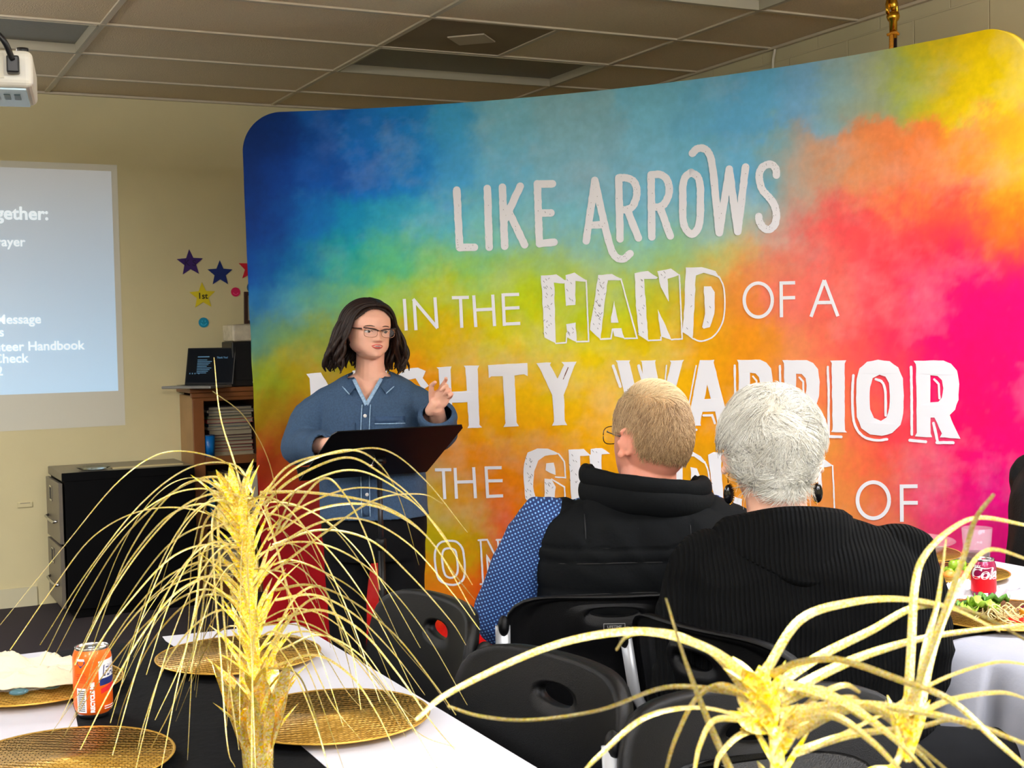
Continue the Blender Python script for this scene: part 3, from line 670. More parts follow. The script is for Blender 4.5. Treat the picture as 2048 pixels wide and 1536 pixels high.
cup = empty('tumbler', (1.68+.088, BY-.31+.022, .755)); tag(cup, 'bright blue tumbler on the middle shelf', 'tumbler')
part('cup', mat('cup_blue', (0, 96, 168), .35), cup, lambda b: b.lathe([(.001, 0), (.026, 0), (.030, .05), (.032, .115), (.030, .115), (.027, .01), (.001, .008)], n=24))
part('rim', mat('cup_rim', (40, 60, 90), .3), cup, lambda b: b.lathe([(.0305, .1135), (.0325, .1135), (.0325, .118), (.0305, .118)], n=24, cap=False))
pump = empty('orange_dish', (1.68+.53, BY-.31+.045, .755)); tag(pump, 'low orange dish in front of the disc cases', 'dish')
part('bowl', mat('dish_orange', (206, 84, 20), .4), pump, lambda b: b.lathe([(.001, .002), (.03, .0), (.046, .018), (.044, .03), (.001, .034)], n=20))
for k, (x, w, h, rgb, nm) in enumerate([(.10, .03, .23, (20, 96, 150), 'blue'), (.142, .036, .25, (172, 140, 50), 'mustard'), (.188, .04, .25, (190, 172, 130), 'buff'), (.24, .03, .22, (40, 70, 96), 'dark blue'), (.285, .04, .24, (70, 66, 62), 'grey'), (.335, .036, .25, (196, 188, 170), 'white')]):
    book((1.68+x, BY-.31+.13, .411), (.19, h, w), rgb, f'{nm} book standing upright on the lower shelf', 0, 'books standing on the lower shelf', False)
z = .091
for k in range(9):
    book((1.68+.2, BY-.31+.15, z), (.24, .2, .022), [(200, 192, 176), (180, 176, 166), (160, 156, 150)][k % 3], f'{["cream", "pale grey", "grey"][k % 3]} magazine, {order[k]} in the pile on the bottom shelf', 0, 'magazines on the bottom shelf'); z += .0228
# laptop, printer, parcel, picture frame
blk = mat('black_plastic', (16, 16, 18), .4); sil = mat('laptop_silver', (150, 150, 150), .35, .6)
lpp = atY(416, 768, BY-.20)
lp = empty('laptop', (lpp[0], lpp[1], 1.1255), -.82); tag(lp, 'open black laptop showing a slide, hanging over the left end of the bookcase', 'laptop')
part('base', sil, lp, lambda b: b.box((0, -.105, .008), (.305, .212, .014)), False, .004)
part('keyboard', blk, lp, lambda b: [b.box((-.12+i*.024, -.03-j*.021, .0155), (.020, .017, .002)) for i in range(11) for j in range(4)], False)
scr = MB(); scrT = Matrix.Translation((0, .004, .014)) @ Matrix.Rotation(math.radians(-12), 4, 'X') @ Matrix.Diagonal((.305/.372, 1, .82, 1))
scr.box((0, .004, .125), (.372, .008, .25), T=scrT); so = bevel(scr.build('lid', blk, lp, False), .003)
dsp = MB().add([(-.177, -.0006, .014), (.177, -.0006, .014), (.177, -.0006, .242), (-.177, -.0006, .242)], [(0, 1, 2, 3)], scrT)
dso = flat(dsp.build('display', mat('display_dark', (5, 10, 18), .3, emit=.2, spec=.2), lp))
ln = MB()
for k in range(9): ln.add([(-.10, -.0012, .165-k*.011), (-.10+.075+.012*((k*7) % 4), -.0012, .165-k*.011), (-.10+.075+.012*((k*7) % 4), -.0012, .1695-k*.011), (-.10, -.0012, .1695-k*.011)], [(0, 1, 2, 3)], scrT)
ln.add([(-.10, -.0012, .185), (-.01, -.0012, .185), (-.01, -.0012, .1915), (-.10, -.0012, .1915)], [(0, 1, 2, 3)], scrT)
for x in (-.155, -.135, -.115, -.085): ln.add([(x, -.0012, .072), (x+.008, -.0012, .072), (x+.008, -.0012, .08), (x, -.0012, .08)], [(0, 1, 2, 3)], scrT)
Vt, Ft = text_mesh('Thank You!', .018, .0004, 0, 'CENTER'); ln.add([(.09+v[0], -.0012, .176+v[1]) for v in Vt], Ft, scrT)
ln.build('display_text', mat('display_text', (90, 132, 166), .3, emit=.25), lp, False, False)
pr = empty('black_box', (2.06, BY-.17, 1.1255)); tag(pr, 'black speaker box beside the laptop on the bookcase', 'speaker')
part('housing', blk, pr, lambda b: b.box((0, 0, .122), (.30, .22, .244)), False, .006)
part('grille', mat('grille_black', (10, 10, 11), .8, bump=.4, bscale=600), pr, lambda b: b.box((-.005, -.112, .135), (.26, .004, .20)), False, .002)
part('badge', mat('badge_grey', (150, 150, 150), .4), pr, lambda b: b.box((-.03, -.1145, .022), (.028, .002, .005)), False)
pk = empty('wrapped_parcel', (2.07, BY-.17, 1.3696)); tag(pk, 'cream parcel in clear wrap on top of the black speaker box', 'parcel')
wrap = mat('clear_wrap', (214, 204, 180), .15, var=.12, vscale=30, bump=.8, bscale=24, coat=.6)
def _pk(b): b.box((0, 0, .047), (.31, .2, .092), .03)
po = part('wrapping', wrap, pk, _pk, False, .012, 3)
part('flap', wrap, pk, lambda b: b.loft([[(-.18, -.10, .088), (-.18, -.09, .091), (-.10, -.09, .095), (-.10, -.10, .092)], [(-.06, -.10, .093), (-.06, -.09, .096), (-.02, -.09, .095), (-.02, -.10, .092)]]), False)
pf = empty('picture_frame', (2.13, BY-.10, 1.4622)); pf.rotation_euler = (-.10, .05, 0); tag(pf, 'brown picture frame standing on the parcel, mostly behind the banner', 'picture frame')
part('frame', dark, pf, lambda b: (b.box((-.09, 0, .09), (.02, .016, .18)), b.box((.09, 0, .09), (.02, .016, .18)), b.box((0, 0, .01), (.16, .016, .02)), b.box((0, 0, .17), (.16, .016, .02))), False, .002)
part('picture', mat('picture_white', (206, 200, 190), .5), pf, lambda b: b.box((0, .004, .09), (.16, .004, .14)), False)

# ---- filing cabinet (drawers face left)
CX0, CX1, CY0, CY1, CH = .975, 1.635, BY-.50, BY-.03, .735
cabm = mat('cabinet_face', (108, 100, 88), .35, .1, var=.05); cabk = mat('cabinet_black', (3, 3, 4), .5, spec=.12)
chrome = mat('chrome', (205, 205, 205), .15, 1.0)
fc = empty('filing_cabinet', (CX0, CY0, 0)); tag(fc, 'low black filing cabinet with drawers on its left end, by the bookcase', 'filing cabinet')
cw, cdp = CX1-CX0, CY1-CY0
part('body', cabk, fc, lambda b: (b.box((cw/2+.006, cdp/2, .37), (cw-.012, cdp, .65)), b.box((cw/2+.02, cdp/2, .025), (cw-.05, cdp-.04, .05))), False, .003)
part('top_cap', mat('cabinet_top', (96, 88, 76), .3), fc, lambda b: b.box((cw/2, cdp/2, CH-.02), (cw+.004, cdp+.004, .04)), False, .004)
part('side_skin', cabk, fc, lambda b: b.box((cw/2, -.003, CH-.02), (cw, .004, .042)), False)
for k, (z0, z1) in enumerate(((.375, .688), (.052, .368))):
    d = part('drawer', cabm, fc, lambda b: b.box((-.006, cdp/2, (z0+z1)/2), (.02, cdp-.02, z1-z0-.008)), False, .003)
    zl = z1-.075
    part('label_holder', chrome, d, lambda b: (b.box((-.018, cdp/2+.04, zl+.035), (.004, .09, .008)), b.box((-.018, cdp/2+.04, zl-.035), (.004, .09, .008)), b.box((-.018, cdp/2-.002, zl), (.004, .008, .078)), b.box((-.018, cdp/2+.082, zl), (.004, .008, .078))), False)
    part('label_card', mat('label_card', (60, 56, 50), .6), d, lambda b: b.box((-.0165, cdp/2+.04, zl), (.001, .08, .06)), False)
    part('handle', chrome, d, lambda b: b.tube([(-.016, .08, z1-.20), (-.034, .09, z1-.204), (-.036, cdp/2, z1-.206), (-.034, cdp-.09, z1-.204), (-.016, cdp-.08, z1-.20)], .007, 8), True)
gp = empty('glass_plate', (CX0+.17, CY0+.10, CH+.0005)); tag(gp, 'small clear glass dish on the filing cabinet', 'dish')
glassm = mat('clear_glass', (235, 245, 240), .05, trans=1.0, ior=1.45)
part('dish', glassm, gp, lambda b: b.lathe([(.001, .001), (.06, .001), (.085, .014), (.083, .017), (.058, .006), (.001, .006)], n=24))
ru = MB().box((CX0+.44, CY0+.10, CH+.003), (.36, .05, .005), .02).build('wooden_ruler', mat('ruler', (206, 190, 140), .5)); tag(flat(ru), 'long pale strip lying along the filing cabinet top', 'ruler')
so = empty('wall_outlet', (*[atw(50, 1009)[0]], BY, atw(50, 1009)[1])); tag(so, 'small painted socket plate low on the back wall', 'outlet')
part('plate', wallm, so, lambda b: b.box((0, -.004, 0), (.075, .008, .03)), False, .003)
part('slot', mat('slot_grey', (150, 142, 118), .7), so, lambda b: b.box((0, -.0085, .008), (.05, .002, .004)), False)
bs = struct(flat(MB().box((-1.8, BY-.006, .05), (5.4, .012, .1)).build('baseboard_back', mat('baseboard', (206, 198, 164), .6))))

# ---- ceiling projector
pj_d = 2.75; pc = atd(63, 142, pj_d)
prj = empty('projector', (pc[0]-.15*rt[0], pc[1]-.15*rt[1]+.05, pc[2]), -YAW*.35); tag(prj, 'white ceiling projector with cables at the top left corner', 'projector')
white = mat('projector_white', (226, 222, 208), .4)
ph = MB(); ph.box((0, 0, 0), (.31, .24, .075)); po = bevel(ph.build('housing', white, prj, False), .014, 4)
part('rear_panel', mat('panel_white', (214, 208, 190), .5), prj, lambda b: b.box((-.02, -.121, .004), (.24, .004, .05)), False)
def _ports(b):
    for x, z in ((.02, .012), (.045, .012), (-.02, .012), (.02, -.008), (.045, -.008), (-.02, -.008)): b.tube([(x, -.1225, z), (x, -.1255, z)], .007, 12)
    for x in (.062, .08): b.box((x, -.1235, -.012), (.012, .004, .008))
part('ports', mat('port_black', (24, 24, 26), .4), prj, _ports)
part('power_plug', blk, prj, lambda b: b.box((.118, -.13, .004), (.024, .03, .034)), False, .003)
part('underside_panel', mat('glossy_vent', (176, 206, 216), .2), prj, lambda b: b.box((0, 0, -.039), (.28, .21, .004)), False)  # bluish glow under the projector is put into this panel's colour
part('vents', mat('vent_grey', (120, 150, 165), .4), prj, lambda b: [b.box((-.12+.02*k, -.02, -.0415), (.012, .06, .002)) for k in range(13)], False)
part('lens', mat('lens_glass', (40, 50, 70), .08, coat=1), prj, lambda b: b.tube([(-.06, .118, 0), (-.06, .145, 0)], .032, 24))
part('adjuster_foot', blk, prj, lambda b: b.tube([(.135, -.09, .036), (.135, -.09, .046)], .012, 14))
hz = CZ-prj.location.z
part('mount_plate', sil, prj, lambda b: b.box((-.03, 0, .05), (.16, .12, .012)), False, .002)
part('drop_pole', sil, prj, lambda b: (b.tube([(-.03, 0, .05), (-.03, 0, hz-.004)], .018, 16), b.lathe([(.001, hz-.012), (.06, hz-.012), (.06, hz-.005), (.001, hz-.005)], (-.03, 0, 0), 24)))
part('cable', blk, prj, lambda b: b.tube(crom([(.118, -.142, .012), (.10, -.16, .05), (.05, -.14, .095), (-.01, -.08, .13), (-.03, -.02, .19), (-.045, .0, hz-.02)], 8), .006, 8))

# ---- right wall: cable, flagpole
cb = MB().tube(crom([atX(1551, 93, RX-.008), atX(1549, 105, RX-.012), atX(1546, 122, RX-.008), atX(1546, 150, RX-.008), atX(1547, 300, RX-.008), atX(1548, 700, RX-.008)], 6), .006, 8).build('wall_cable', mat('cable_white', (226, 220, 200), .5))
tag(cb, 'white cable running down the right wall above the banner', 'cable')
fp = empty('flagpole', (3.72, 4.068, 0)); tag(fp, 'dark flagpole with gold eagle finial and gold cord behind the banner', 'flagpole')
gold = mat('brass', (214, 164, 52), .25, 1.0)
part('base', gold, fp, lambda b: b.lathe([(.001, 0), (.13, 0), (.13, .02), (.07, .05), (.03, .1), (.001, .1)], n=32))
part('pole', mat('pole_dark', (40, 24, 30), .35), fp, lambda b: b.tube([(0, 0, .05), (0, 0, 2.505)], .0135, 16))
part('ferrule', gold, fp, lambda b: b.lathe([(.001, 2.50), (.0145, 2.50), (.0155, 2.565), (.022, 2.572), (.026, 2.585), (.022, 2.60), (.012, 2.605), (.001, 2.605)], n=20))
def _eagle(b):
    b.ell((0, 0, 2.635), (.016, .018, .03))
    b.ell((0, -.012, 2.668), (.010, .012, .011)); b.tube([(0, -.022, 2.668), (0, -.034, 2.662)], [.005, .001], 8)
    for s in (-1, 1): b.loft([[(s*(.008+.004*k), .004, 2.65-.045*(k > 1)), (s*(.02+.006*k), .008, 2.672-.02*k), (s*(.03+.002*k), .004, 2.64-.022*k), (s*(.018+.002*k), -.003, 2.62-.018*k)] for k in range(3)])
part('eagle', gold, fp, _eagle)
cordm = mat('gold_cord', (196, 130, 24), .6, var=.3, vscale=200)
def _cord(b):
    b.tube(crom([(-.02, -.01, 2.51), (-.026, -.016, 2.46), (-.032, -.018, 2.38), (-.03, -.02, 2.2)], 6), .0085, 8)
    b.tube(crom([(-.03, -.018, 2.34), (-.008, -.024, 2.40), (.016, -.02, 2.44), (.026, -.012, 2.42), (.03, -.01, 2.36), (.03, -.01, 2.2)], 6), .0075, 8)
    b.tube(crom([(-.02, .012, 2.515), (-.008, -.018, 2.52), (.012, -.014, 2.515)], 6), .006, 8)
part('cord', cordm, fp, _cord)
def _flag(b):
    rings = []
    for z, r in ((2.34, .014), (2.28, .03), (2.0, .055), (1.5, .075), (1.15, .08)):
        rings.append([(r*(1+.35*math.cos(5*t))*math.cos(t)*.9, r*(1+.35*math.cos(5*t))*math.sin(t), z) for t in [2*PI*k/40 for k in range(40)]])
    b.loft(rings)
part('furled_flag', mat('flag_cloth', (150, 30, 40), .8, var=.5, vscale=12), fp, _flag)
# ================================================================ tables
TZ = .74
blackcloth = mat('black_cloth', (4, 5, 7), .85, bump=.15, bscale=60, spec=.15)
whitecloth = mat('white_paper', (190, 190, 197), .7, var=.02, vscale=5, bump=.12, bscale=14)
legm = mat('grey_tube', (120, 120, 122), .4, .6)
def drape(name, x0, x1, y0, y1, z, drop, m, parent, fold=.02, nper=14, rc=.03):
    """a cloth lying on the table top and hanging in soft folds"""
    n = 160; ring = []
    per = 2*((x1-x0)+(y1-y0))
    def p(t):
        d = t*per
        for (ax, ay), (bx, by) in (((x0, y0), (x1, y0)), ((x1, y0), (x1, y1)), ((x1, y1), (x0, y1)), ((x0, y1), (x0, y0))):
            l = math.hypot(bx-ax, by-ay)
            if d <= l: q = d/l; return ax+(bx-ax)*q, ay+(by-ay)*q
            d -= l
        return x0, y0
    P = [p(k/n) for k in range(n)]; cx, cy = (x0+x1)/2, (y0+y1)/2
    rings = []
    for k, (dz, out, amp) in enumerate(((0, -.012, 0), (-.003, -.002, 0), (-.015, .006, .1), (-drop*.3, .012, .45), (-drop*.65, .018, .8), (-drop, .022, 1.0))):
        r = []
        for i, (x, y) in enumerate(P):
            dx = 1 if x >= x1-1e-6 else (-1 if x <= x0+1e-6 else 0); dy = 1 if y >= y1-1e-6 else (-1 if y <= y0+1e-6 else 0)
            w = amp*fold*(math.sin(i*2*PI*nper/n*1.0+math.sin(i*.35)*1.2)+.5)
            r.append((x+dx*(out+w), y+dy*(out+w), z+dz))
        rings.append(r)
    b = MB(); V = [q for r in rings for q in r]; Fc = []
    for k in range(len(rings)-1):
        for i in range(n): j = (i+1) % n; Fc.append((k*n+i, k*n+j, (k+1)*n+j, (k+1)*n+i))
    V2 = [(q[0], q[1], q[2]) for q in rings[0]]; Fc.append(tuple(range(n)))
    b.add(V, Fc); o = b.build(name, m, parent)
    s = o.modifiers.new('thick', 'SOLIDIFY'); s.thickness = .002; s.offset = 1
    return o
def folding_table(label, x0, x1, y0, y1):
    t = empty('folding_table', ((x0+x1)/2, (y0+y1)/2, 0)); tag(t, label, 'table', 'folding banquet tables')
    w, d = (x1-x0)/2, (y1-y0)/2
    part('tabletop', mat('table_plastic', (150, 146, 138), .5), t, lambda b: b.box((0, 0, TZ-.028), (2*w-.02, 2*d-.02, .044)), False, .006)
    for sy in (-1, 1):
        for sx in (-1, 1): part('leg', legm, t, lambda b: b.tube([(sx*(w-.10), sy*(d-.25), .0), (sx*(w-.10), sy*(d-.25), TZ-.05)], .014, 12))
        part('crossbar', legm, t, lambda b: b.tube([(-w+.10, sy*(d-.25), .25), (w-.10, sy*(d-.25), .25)], .010, 10))
    return t
NX0, NX1, NY0, NY1 = .145, .905, .62, 2.975
folding_table('long table nearest the viewer under black cloth with four gold plates', NX0, NX1, NY0, NY1)
tag(drape('tablecloth', NX0, NX1, NY0, NY1, TZ-.003, .215, blackcloth, None, .012, 15), 'black tablecloth on the long near table', 'tablecloth')
def strip(name, pts, z, label, th=.0008):
    b = MB(); n = len(pts); b.add([(x, y, z) for x, y in pts]+[(x, y, z+th) for x, y in pts], [tuple(range(n-1, -1, -1)), tuple(range(n, 2*n))]+[(i, (i+1) % n, (i+1) % n+n, i+n) for i in range(n)])
    o = flat(b.build(name, whitecloth)); return tag(o, label, 'table runner', 'white paper runners')
strip('paper_runner', [(.634, NY0+.01), (.912, NY0+.01), (.912, 2.955), (.615, 2.975), (.612, 2.93), (.640, 2.5)], TZ, 'white paper runner along the right edge of the near table, under two gold plates')
strip('paper_runner', [(.138, NY0+.01), (.30, NY0+.01), (.334, 2.29), (.352, 2.46), (.388, 2.925), (.37, 2.965), (.138, 2.965)], TZ, 'white paper runner along the left edge of the near table')

# ---- gold charger plates with a woven pattern
def weave_mat():
    m = mat('gold_weave', (212, 150, 40), .36, .42); N, L = m.node_tree.nodes, m.node_tree.links; b = N['Principled BSDF']
    tc = N.new('ShaderNodeTexCoord'); mp = N.new('ShaderNodeMapping'); mp.inputs['Rotation'].default_value = (0, 0, .35)
    L.new(tc.outputs['Object'], mp.inputs['Vector'])
    br = N.new('ShaderNodeTexBrick'); br.inputs['Scale'].default_value = 1; br.inputs['Brick Width'].default_value = .0135; br.inputs['Row Height'].default_value = .0062
    br.inputs['Mortar Size'].default_value = .0016; br.inputs['Mortar Smooth'].default_value = 1.0; br.offset = .5
    br.inputs['Color1'].default_value = (.50, .27, .03, 1); br.inputs['Color2'].default_value = (.80, .48, .10, 1); br.inputs['Mortar'].default_value = (.26, .13, .012, 1)
    L.new(mp.outputs[0], br.inputs['Vector']); L.new(br.outputs['Color'], b.inputs['Base Color'])
    wv = N.new('ShaderNodeTexWave'); wv.inputs['Scale'].default_value = 36; wv.inputs['Distortion'].default_value = 1; wv.bands_direction = 'DIAGONAL'; L.new(mp.outputs[0], wv.inputs['Vector'])
    ad = N.new('ShaderNodeMath'); ad.operation = 'ADD'; L.new(br.outputs['Fac'], ad.inputs[0]); ad.inputs[1].default_value = 0
    iv = N.new('ShaderNodeMath'); iv.operation = 'MULTIPLY_ADD'; L.new(ad.outputs[0], iv.inputs[0]); iv.inputs[1].default_value = -1; L.new(wv.outputs['Fac'], iv.inputs[2])
    bp = N.new('ShaderNodeBump'); bp.inputs['Strength'].default_value = .6; bp.inputs['Distance'].default_value = .0022
    L.new(iv.outputs[0], bp.inputs['Height']); L.new(bp.outputs['Normal'], b.inputs['Normal'])
    return m
weave = weave_mat(); goldrim = mat('gold_rim', (236, 184, 78), .25, .6)
def charger(x, y, z, label, r=.165, rz=0.0):
    o = empty('charger_plate', (x, y, z), rz); tag(o, label, 'plate', 'gold charger plates')
    k = r/.165
    prof = [(.001, .003), (.06, .003), (.098, .0035), (.106, .006), (.112, .0095), (.118, .0115), (.140, .0125), (.161, .0145)]
    b = MB(); n = 96; pr = [(.001, .003)]
    part('plate_face', weave, o, lambda b: b.lathe([(a*k, h) for a, h in prof], n=n, cap=True))
    part('beaded_ring', goldrim, o, lambda b: [b.ell((.1095*k*math.cos(t), .1095*k*math.sin(t), .0095), (.0046, .0030, .0022), 8, 5, None) for t in [2*PI*q/88 for q in range(88)]])
    part('rim', goldrim, o, lambda b: b.lathe([(.160*k, .0142), (.1635*k, .0156), (.165*k, .0145), (.164*k, .0125), (.158*k, .0105), (.115*k, .007), (.104*k, .0005), (.001, .0005), (.001, .0025), (.10*k, .0028)], n=n, cap=False))
    return o
charger(.702, 2.667, TZ+.001, 'empty gold woven plate at the far right corner of the near table', rz=.2)
charger(.722, 2.151, TZ+.001, 'empty gold woven plate nearest the gold spray, on the right runner', rz=.9)
charger(.289, 2.139, TZ+.001, 'gold woven plate cut by the bottom left corner of the photo', rz=.5)
charger(.305, 2.650, TZ+.001, 'gold woven plate with a crumpled napkin on it, left of the orange can')
# clear plate, glass gems and napkin on the left far plate
cpz = TZ+.001+.0165
cp_ = empty('clear_plate', (.30, 2.645, TZ+.0165)); tag(cp_, 'clear plastic plate lying on the gold plate under the napkin', 'plate')
part('plate', mat('clear_plastic', (236, 244, 248), .08, alpha=.22, spec=.8), cp_, lambda b: b.lathe([(.001, .001), (.07, .001), (.112, .012), (.111, .0135), (.069, .003), (.001, .003)], n=40))
napm = mat('cream_napkin', (222, 212, 182), .85, bump=.25, bscale=120)
def crumple(name, c, sx, sy, h, label, seed, cat='napkin', m=napm, rz=0.0, grp='crumpled napkins'):
    n = 46; V, Fc = [], []
    for j in range(n+1):
        for i in range(n+1):
            u, v = i/n*2-1, j/n*2-1
            e = max(0, 1-max(abs(u), abs(v))**4)
            k1 = noise.noise(Vector((u*.9+seed, v*1.3, seed))); k2 = 1-abs(noise.noise(Vector((u*1.5+v*.8, v*2.1-u*.5+seed, seed*2))))*2.2
            z = e*h*(.25+.5*k1+.55*max(0, k2)**2)+.003+.006*abs(noise.noise(Vector((u*9, v*9, seed))))
            x = u*sx*(1+.16*noise.noise(Vector((v*2.2, seed, u)))); y = v*sy*(1+.22*noise.noise(Vector((u*2.2, seed+3, v))))
            V.append((x*math.cos(rz)-y*math.sin(rz), x*math.sin(rz)+y*math.cos(rz), max(z, .001)))
    for j in range(n):
        for i in range(n): a = j*(n+1)+i; Fc.append((a, a+1, a+n+2, a+n+1))
    o = MB().add(V, Fc).build(name, m); o.location = c
    s = o.modifiers.new('t', 'SOLIDIFY'); s.thickness = .0012; s.offset = 1
    return tag(o, label, cat, grp)
crumple('cloth_napkin', (.285, 2.615, TZ+.031), .135, .085, .036, 'cream napkin crumpled on the plate left of the orange can', 2.3, rz=-.25)
gem = mat('blue_glass', (150, 216, 236), .05, trans=.85, ior=1.45)
for k, (x, y, lb) in enumerate(((.268, 2.535, 'pale blue glass gem in front of the napkin'), (.325, 2.548, 'pale blue glass gem under the napkin corner'), (.395, 2.60, 'pale blue glass gem beside the orange can'))):
    g = MB().ell((0, 0, 0), (.017, .013, .006), 16, 8).build('glass_gem', gem); g.location = (x, y, TZ+.0305-.002); tag(g, lb, 'glass gem', 'blue glass gems')
pp = MB().box((.175, 2.86, TZ+.004), (.09, .05, .0015), .3).build('pink_card', mat('pink_card', (232, 150, 164), .7)); tag(flat(pp), 'pink card lying behind the cream napkin', 'card')

# ---- drink cans
alu = mat('can_aluminium', (196, 198, 200), .25, 1.0)
def can(x, y, z, R, H, rz, label, colr, name='drink_can'):
    o = empty(name, (x, y, z), rz); tag(o, label, 'drink can', 'drink cans')
    part('can_body', colr, o, lambda b: b.lathe([(R*.80, .006), (R*.93, .012), (R, .022), (R, H-.022), (R*.97, H-.014), (R*.86, H-.005)], n=48, cap=False))
    part('base_rim', alu, o, lambda b: b.lathe([(.001, .008), (R*.68, .006), (R*.74, 0), (R*.79, 0), (R*.81, .0065)], n=40, cap=False))
    part('lid', alu, o, lambda b: b.lathe([(R*.855, H-.0055), (R*.87, H-.001), (R*.85, H), (R*.82, H-.002), (R*.80, H-.007), (.001, H-.006)], n=40, cap=False))
    part('pull_tab', alu, o, lambda b: (b.box((0, R*.12, H-.003), (R*.34, R*.62, .0018)), b.box((0, -R*.28, H-.0035), (R*.5, R*.34, .0012))), False, .0006)
    return o
def wrap(o, name, m, R, txt=None, size=.01, ang=0.0, z=0.0, bold=0.0, shear=0.0, vert=False, align='CENTER', off=.0003, poly=None):
    """lettering or a patch that follows the can's round wall"""
    if txt: Vt, Ft = text_mesh(txt, size, bold, shear, align)
    else: Vt, Ft = poly
    if vert: Vt = [(-v[1], v[0], 0) for v in Vt]
    b = MB(); b.add([((R+off)*math.sin(ang+v[0]/R), -(R+off)*math.cos(ang+v[0]/R), z+v[1]) for v in Vt], Ft)
    return b.build(name, m, o, False, False)
def patch(w, h, n=10, skew=0.0):
    V = [(-w/2+w*i/n, s*h/2+skew*(i/n-.5), 0) for i in range(n+1) for s in (-1, 1)]
    return V, [(2*i, 2*i+2, 2*i+3, 2*i+1) for i in range(n)]
orange = mat('can_orange', (250, 106, 20), .35, .25, coat=.3)
cw_, cb_, cr_, co_ = mat('print_white', (245, 242, 240), .5), mat('print_navy', (24, 40, 104), .5), mat('print_red', (214, 34, 40), .5), mat('print_dark_orange', (206, 66, 14), .5)
R = .033; viewang = -math.atan2(.377, 2.415)
oc = can(.377, 2.415, TZ+.001, R, .122, viewang, 'orange soda can standing on the near table', orange, 'soda_can')
wrap(oc, 'logo_block', cw_, R, poly=patch(.047, .036, 12, .004), ang=1.02, z=.083)
wrap(oc, 'logo_block', cb_, R, poly=patch(.044, .012, 12, .003), ang=1.02, z=.064, off=.0004)
wrap(oc, 'logo_lettering', cb_, R, 'FANTA', .0235, .52, .074, .0016, .12, align='LEFT', off=.0007)
wrap(oc, 'logo_lettering', cw_, R, 'FANTA', .0225, .54, .0755, .0004, .12, align='LEFT', off=.0010)
wrap(oc, 'logo_block', cr_, R, poly=patch(.038, .009, 8, .010), ang=.98, z=.052, off=.0005)
wrap(oc, 'recycle_lettering', cw_, R, 'RECYCLE ME', .0092, .06, .012, .0006, vert=True, align='LEFT', off=.0004)
wrap(oc, 'badge', cb_, R, poly=([(-.008, .004, 0), (.008, .004, 0), (.008, -.001, 0), (0, -.009, 0), (-.008, -.001, 0)], [(0, 4, 3, 2, 1)]), ang=-.62, z=.098, off=.0004)
wrap(oc, 'badge', cw_, R, poly=patch(.015, .004), ang=-.62, z=.103, off=.0005)
for k in range(5): wrap(oc, 'fine_print', co_, R, poly=patch(.020 if k % 2 else .016, .0016), ang=-.62, z=.078-k*.0034, off=.0004)
wrap(oc, 'barcode_panel', cw_, R, poly=patch(.018, .042), ang=-.62, z=.033, off=.0004)
bars = MB()
for k in range(11): V_, F_ = patch(.013, .0016); bars.add([((R+.0007)*math.sin(-.62+v[0]/R), -(R+.0007)*math.cos(-.62+v[0]/R), .0155+k*.0034+v[1]) for v in V_], F_)
bars.build('barcode', mat('print_black', (24, 22, 22), .5), oc, False, False)
wrap(oc, 'fine_print', cw_, R, poly=patch(.024, .0014), ang=.95, z=.020, off=.0004); wrap(oc, 'fine_print', cw_, R, poly=patch(.024, .0014), ang=.95, z=.016, off=.0004)

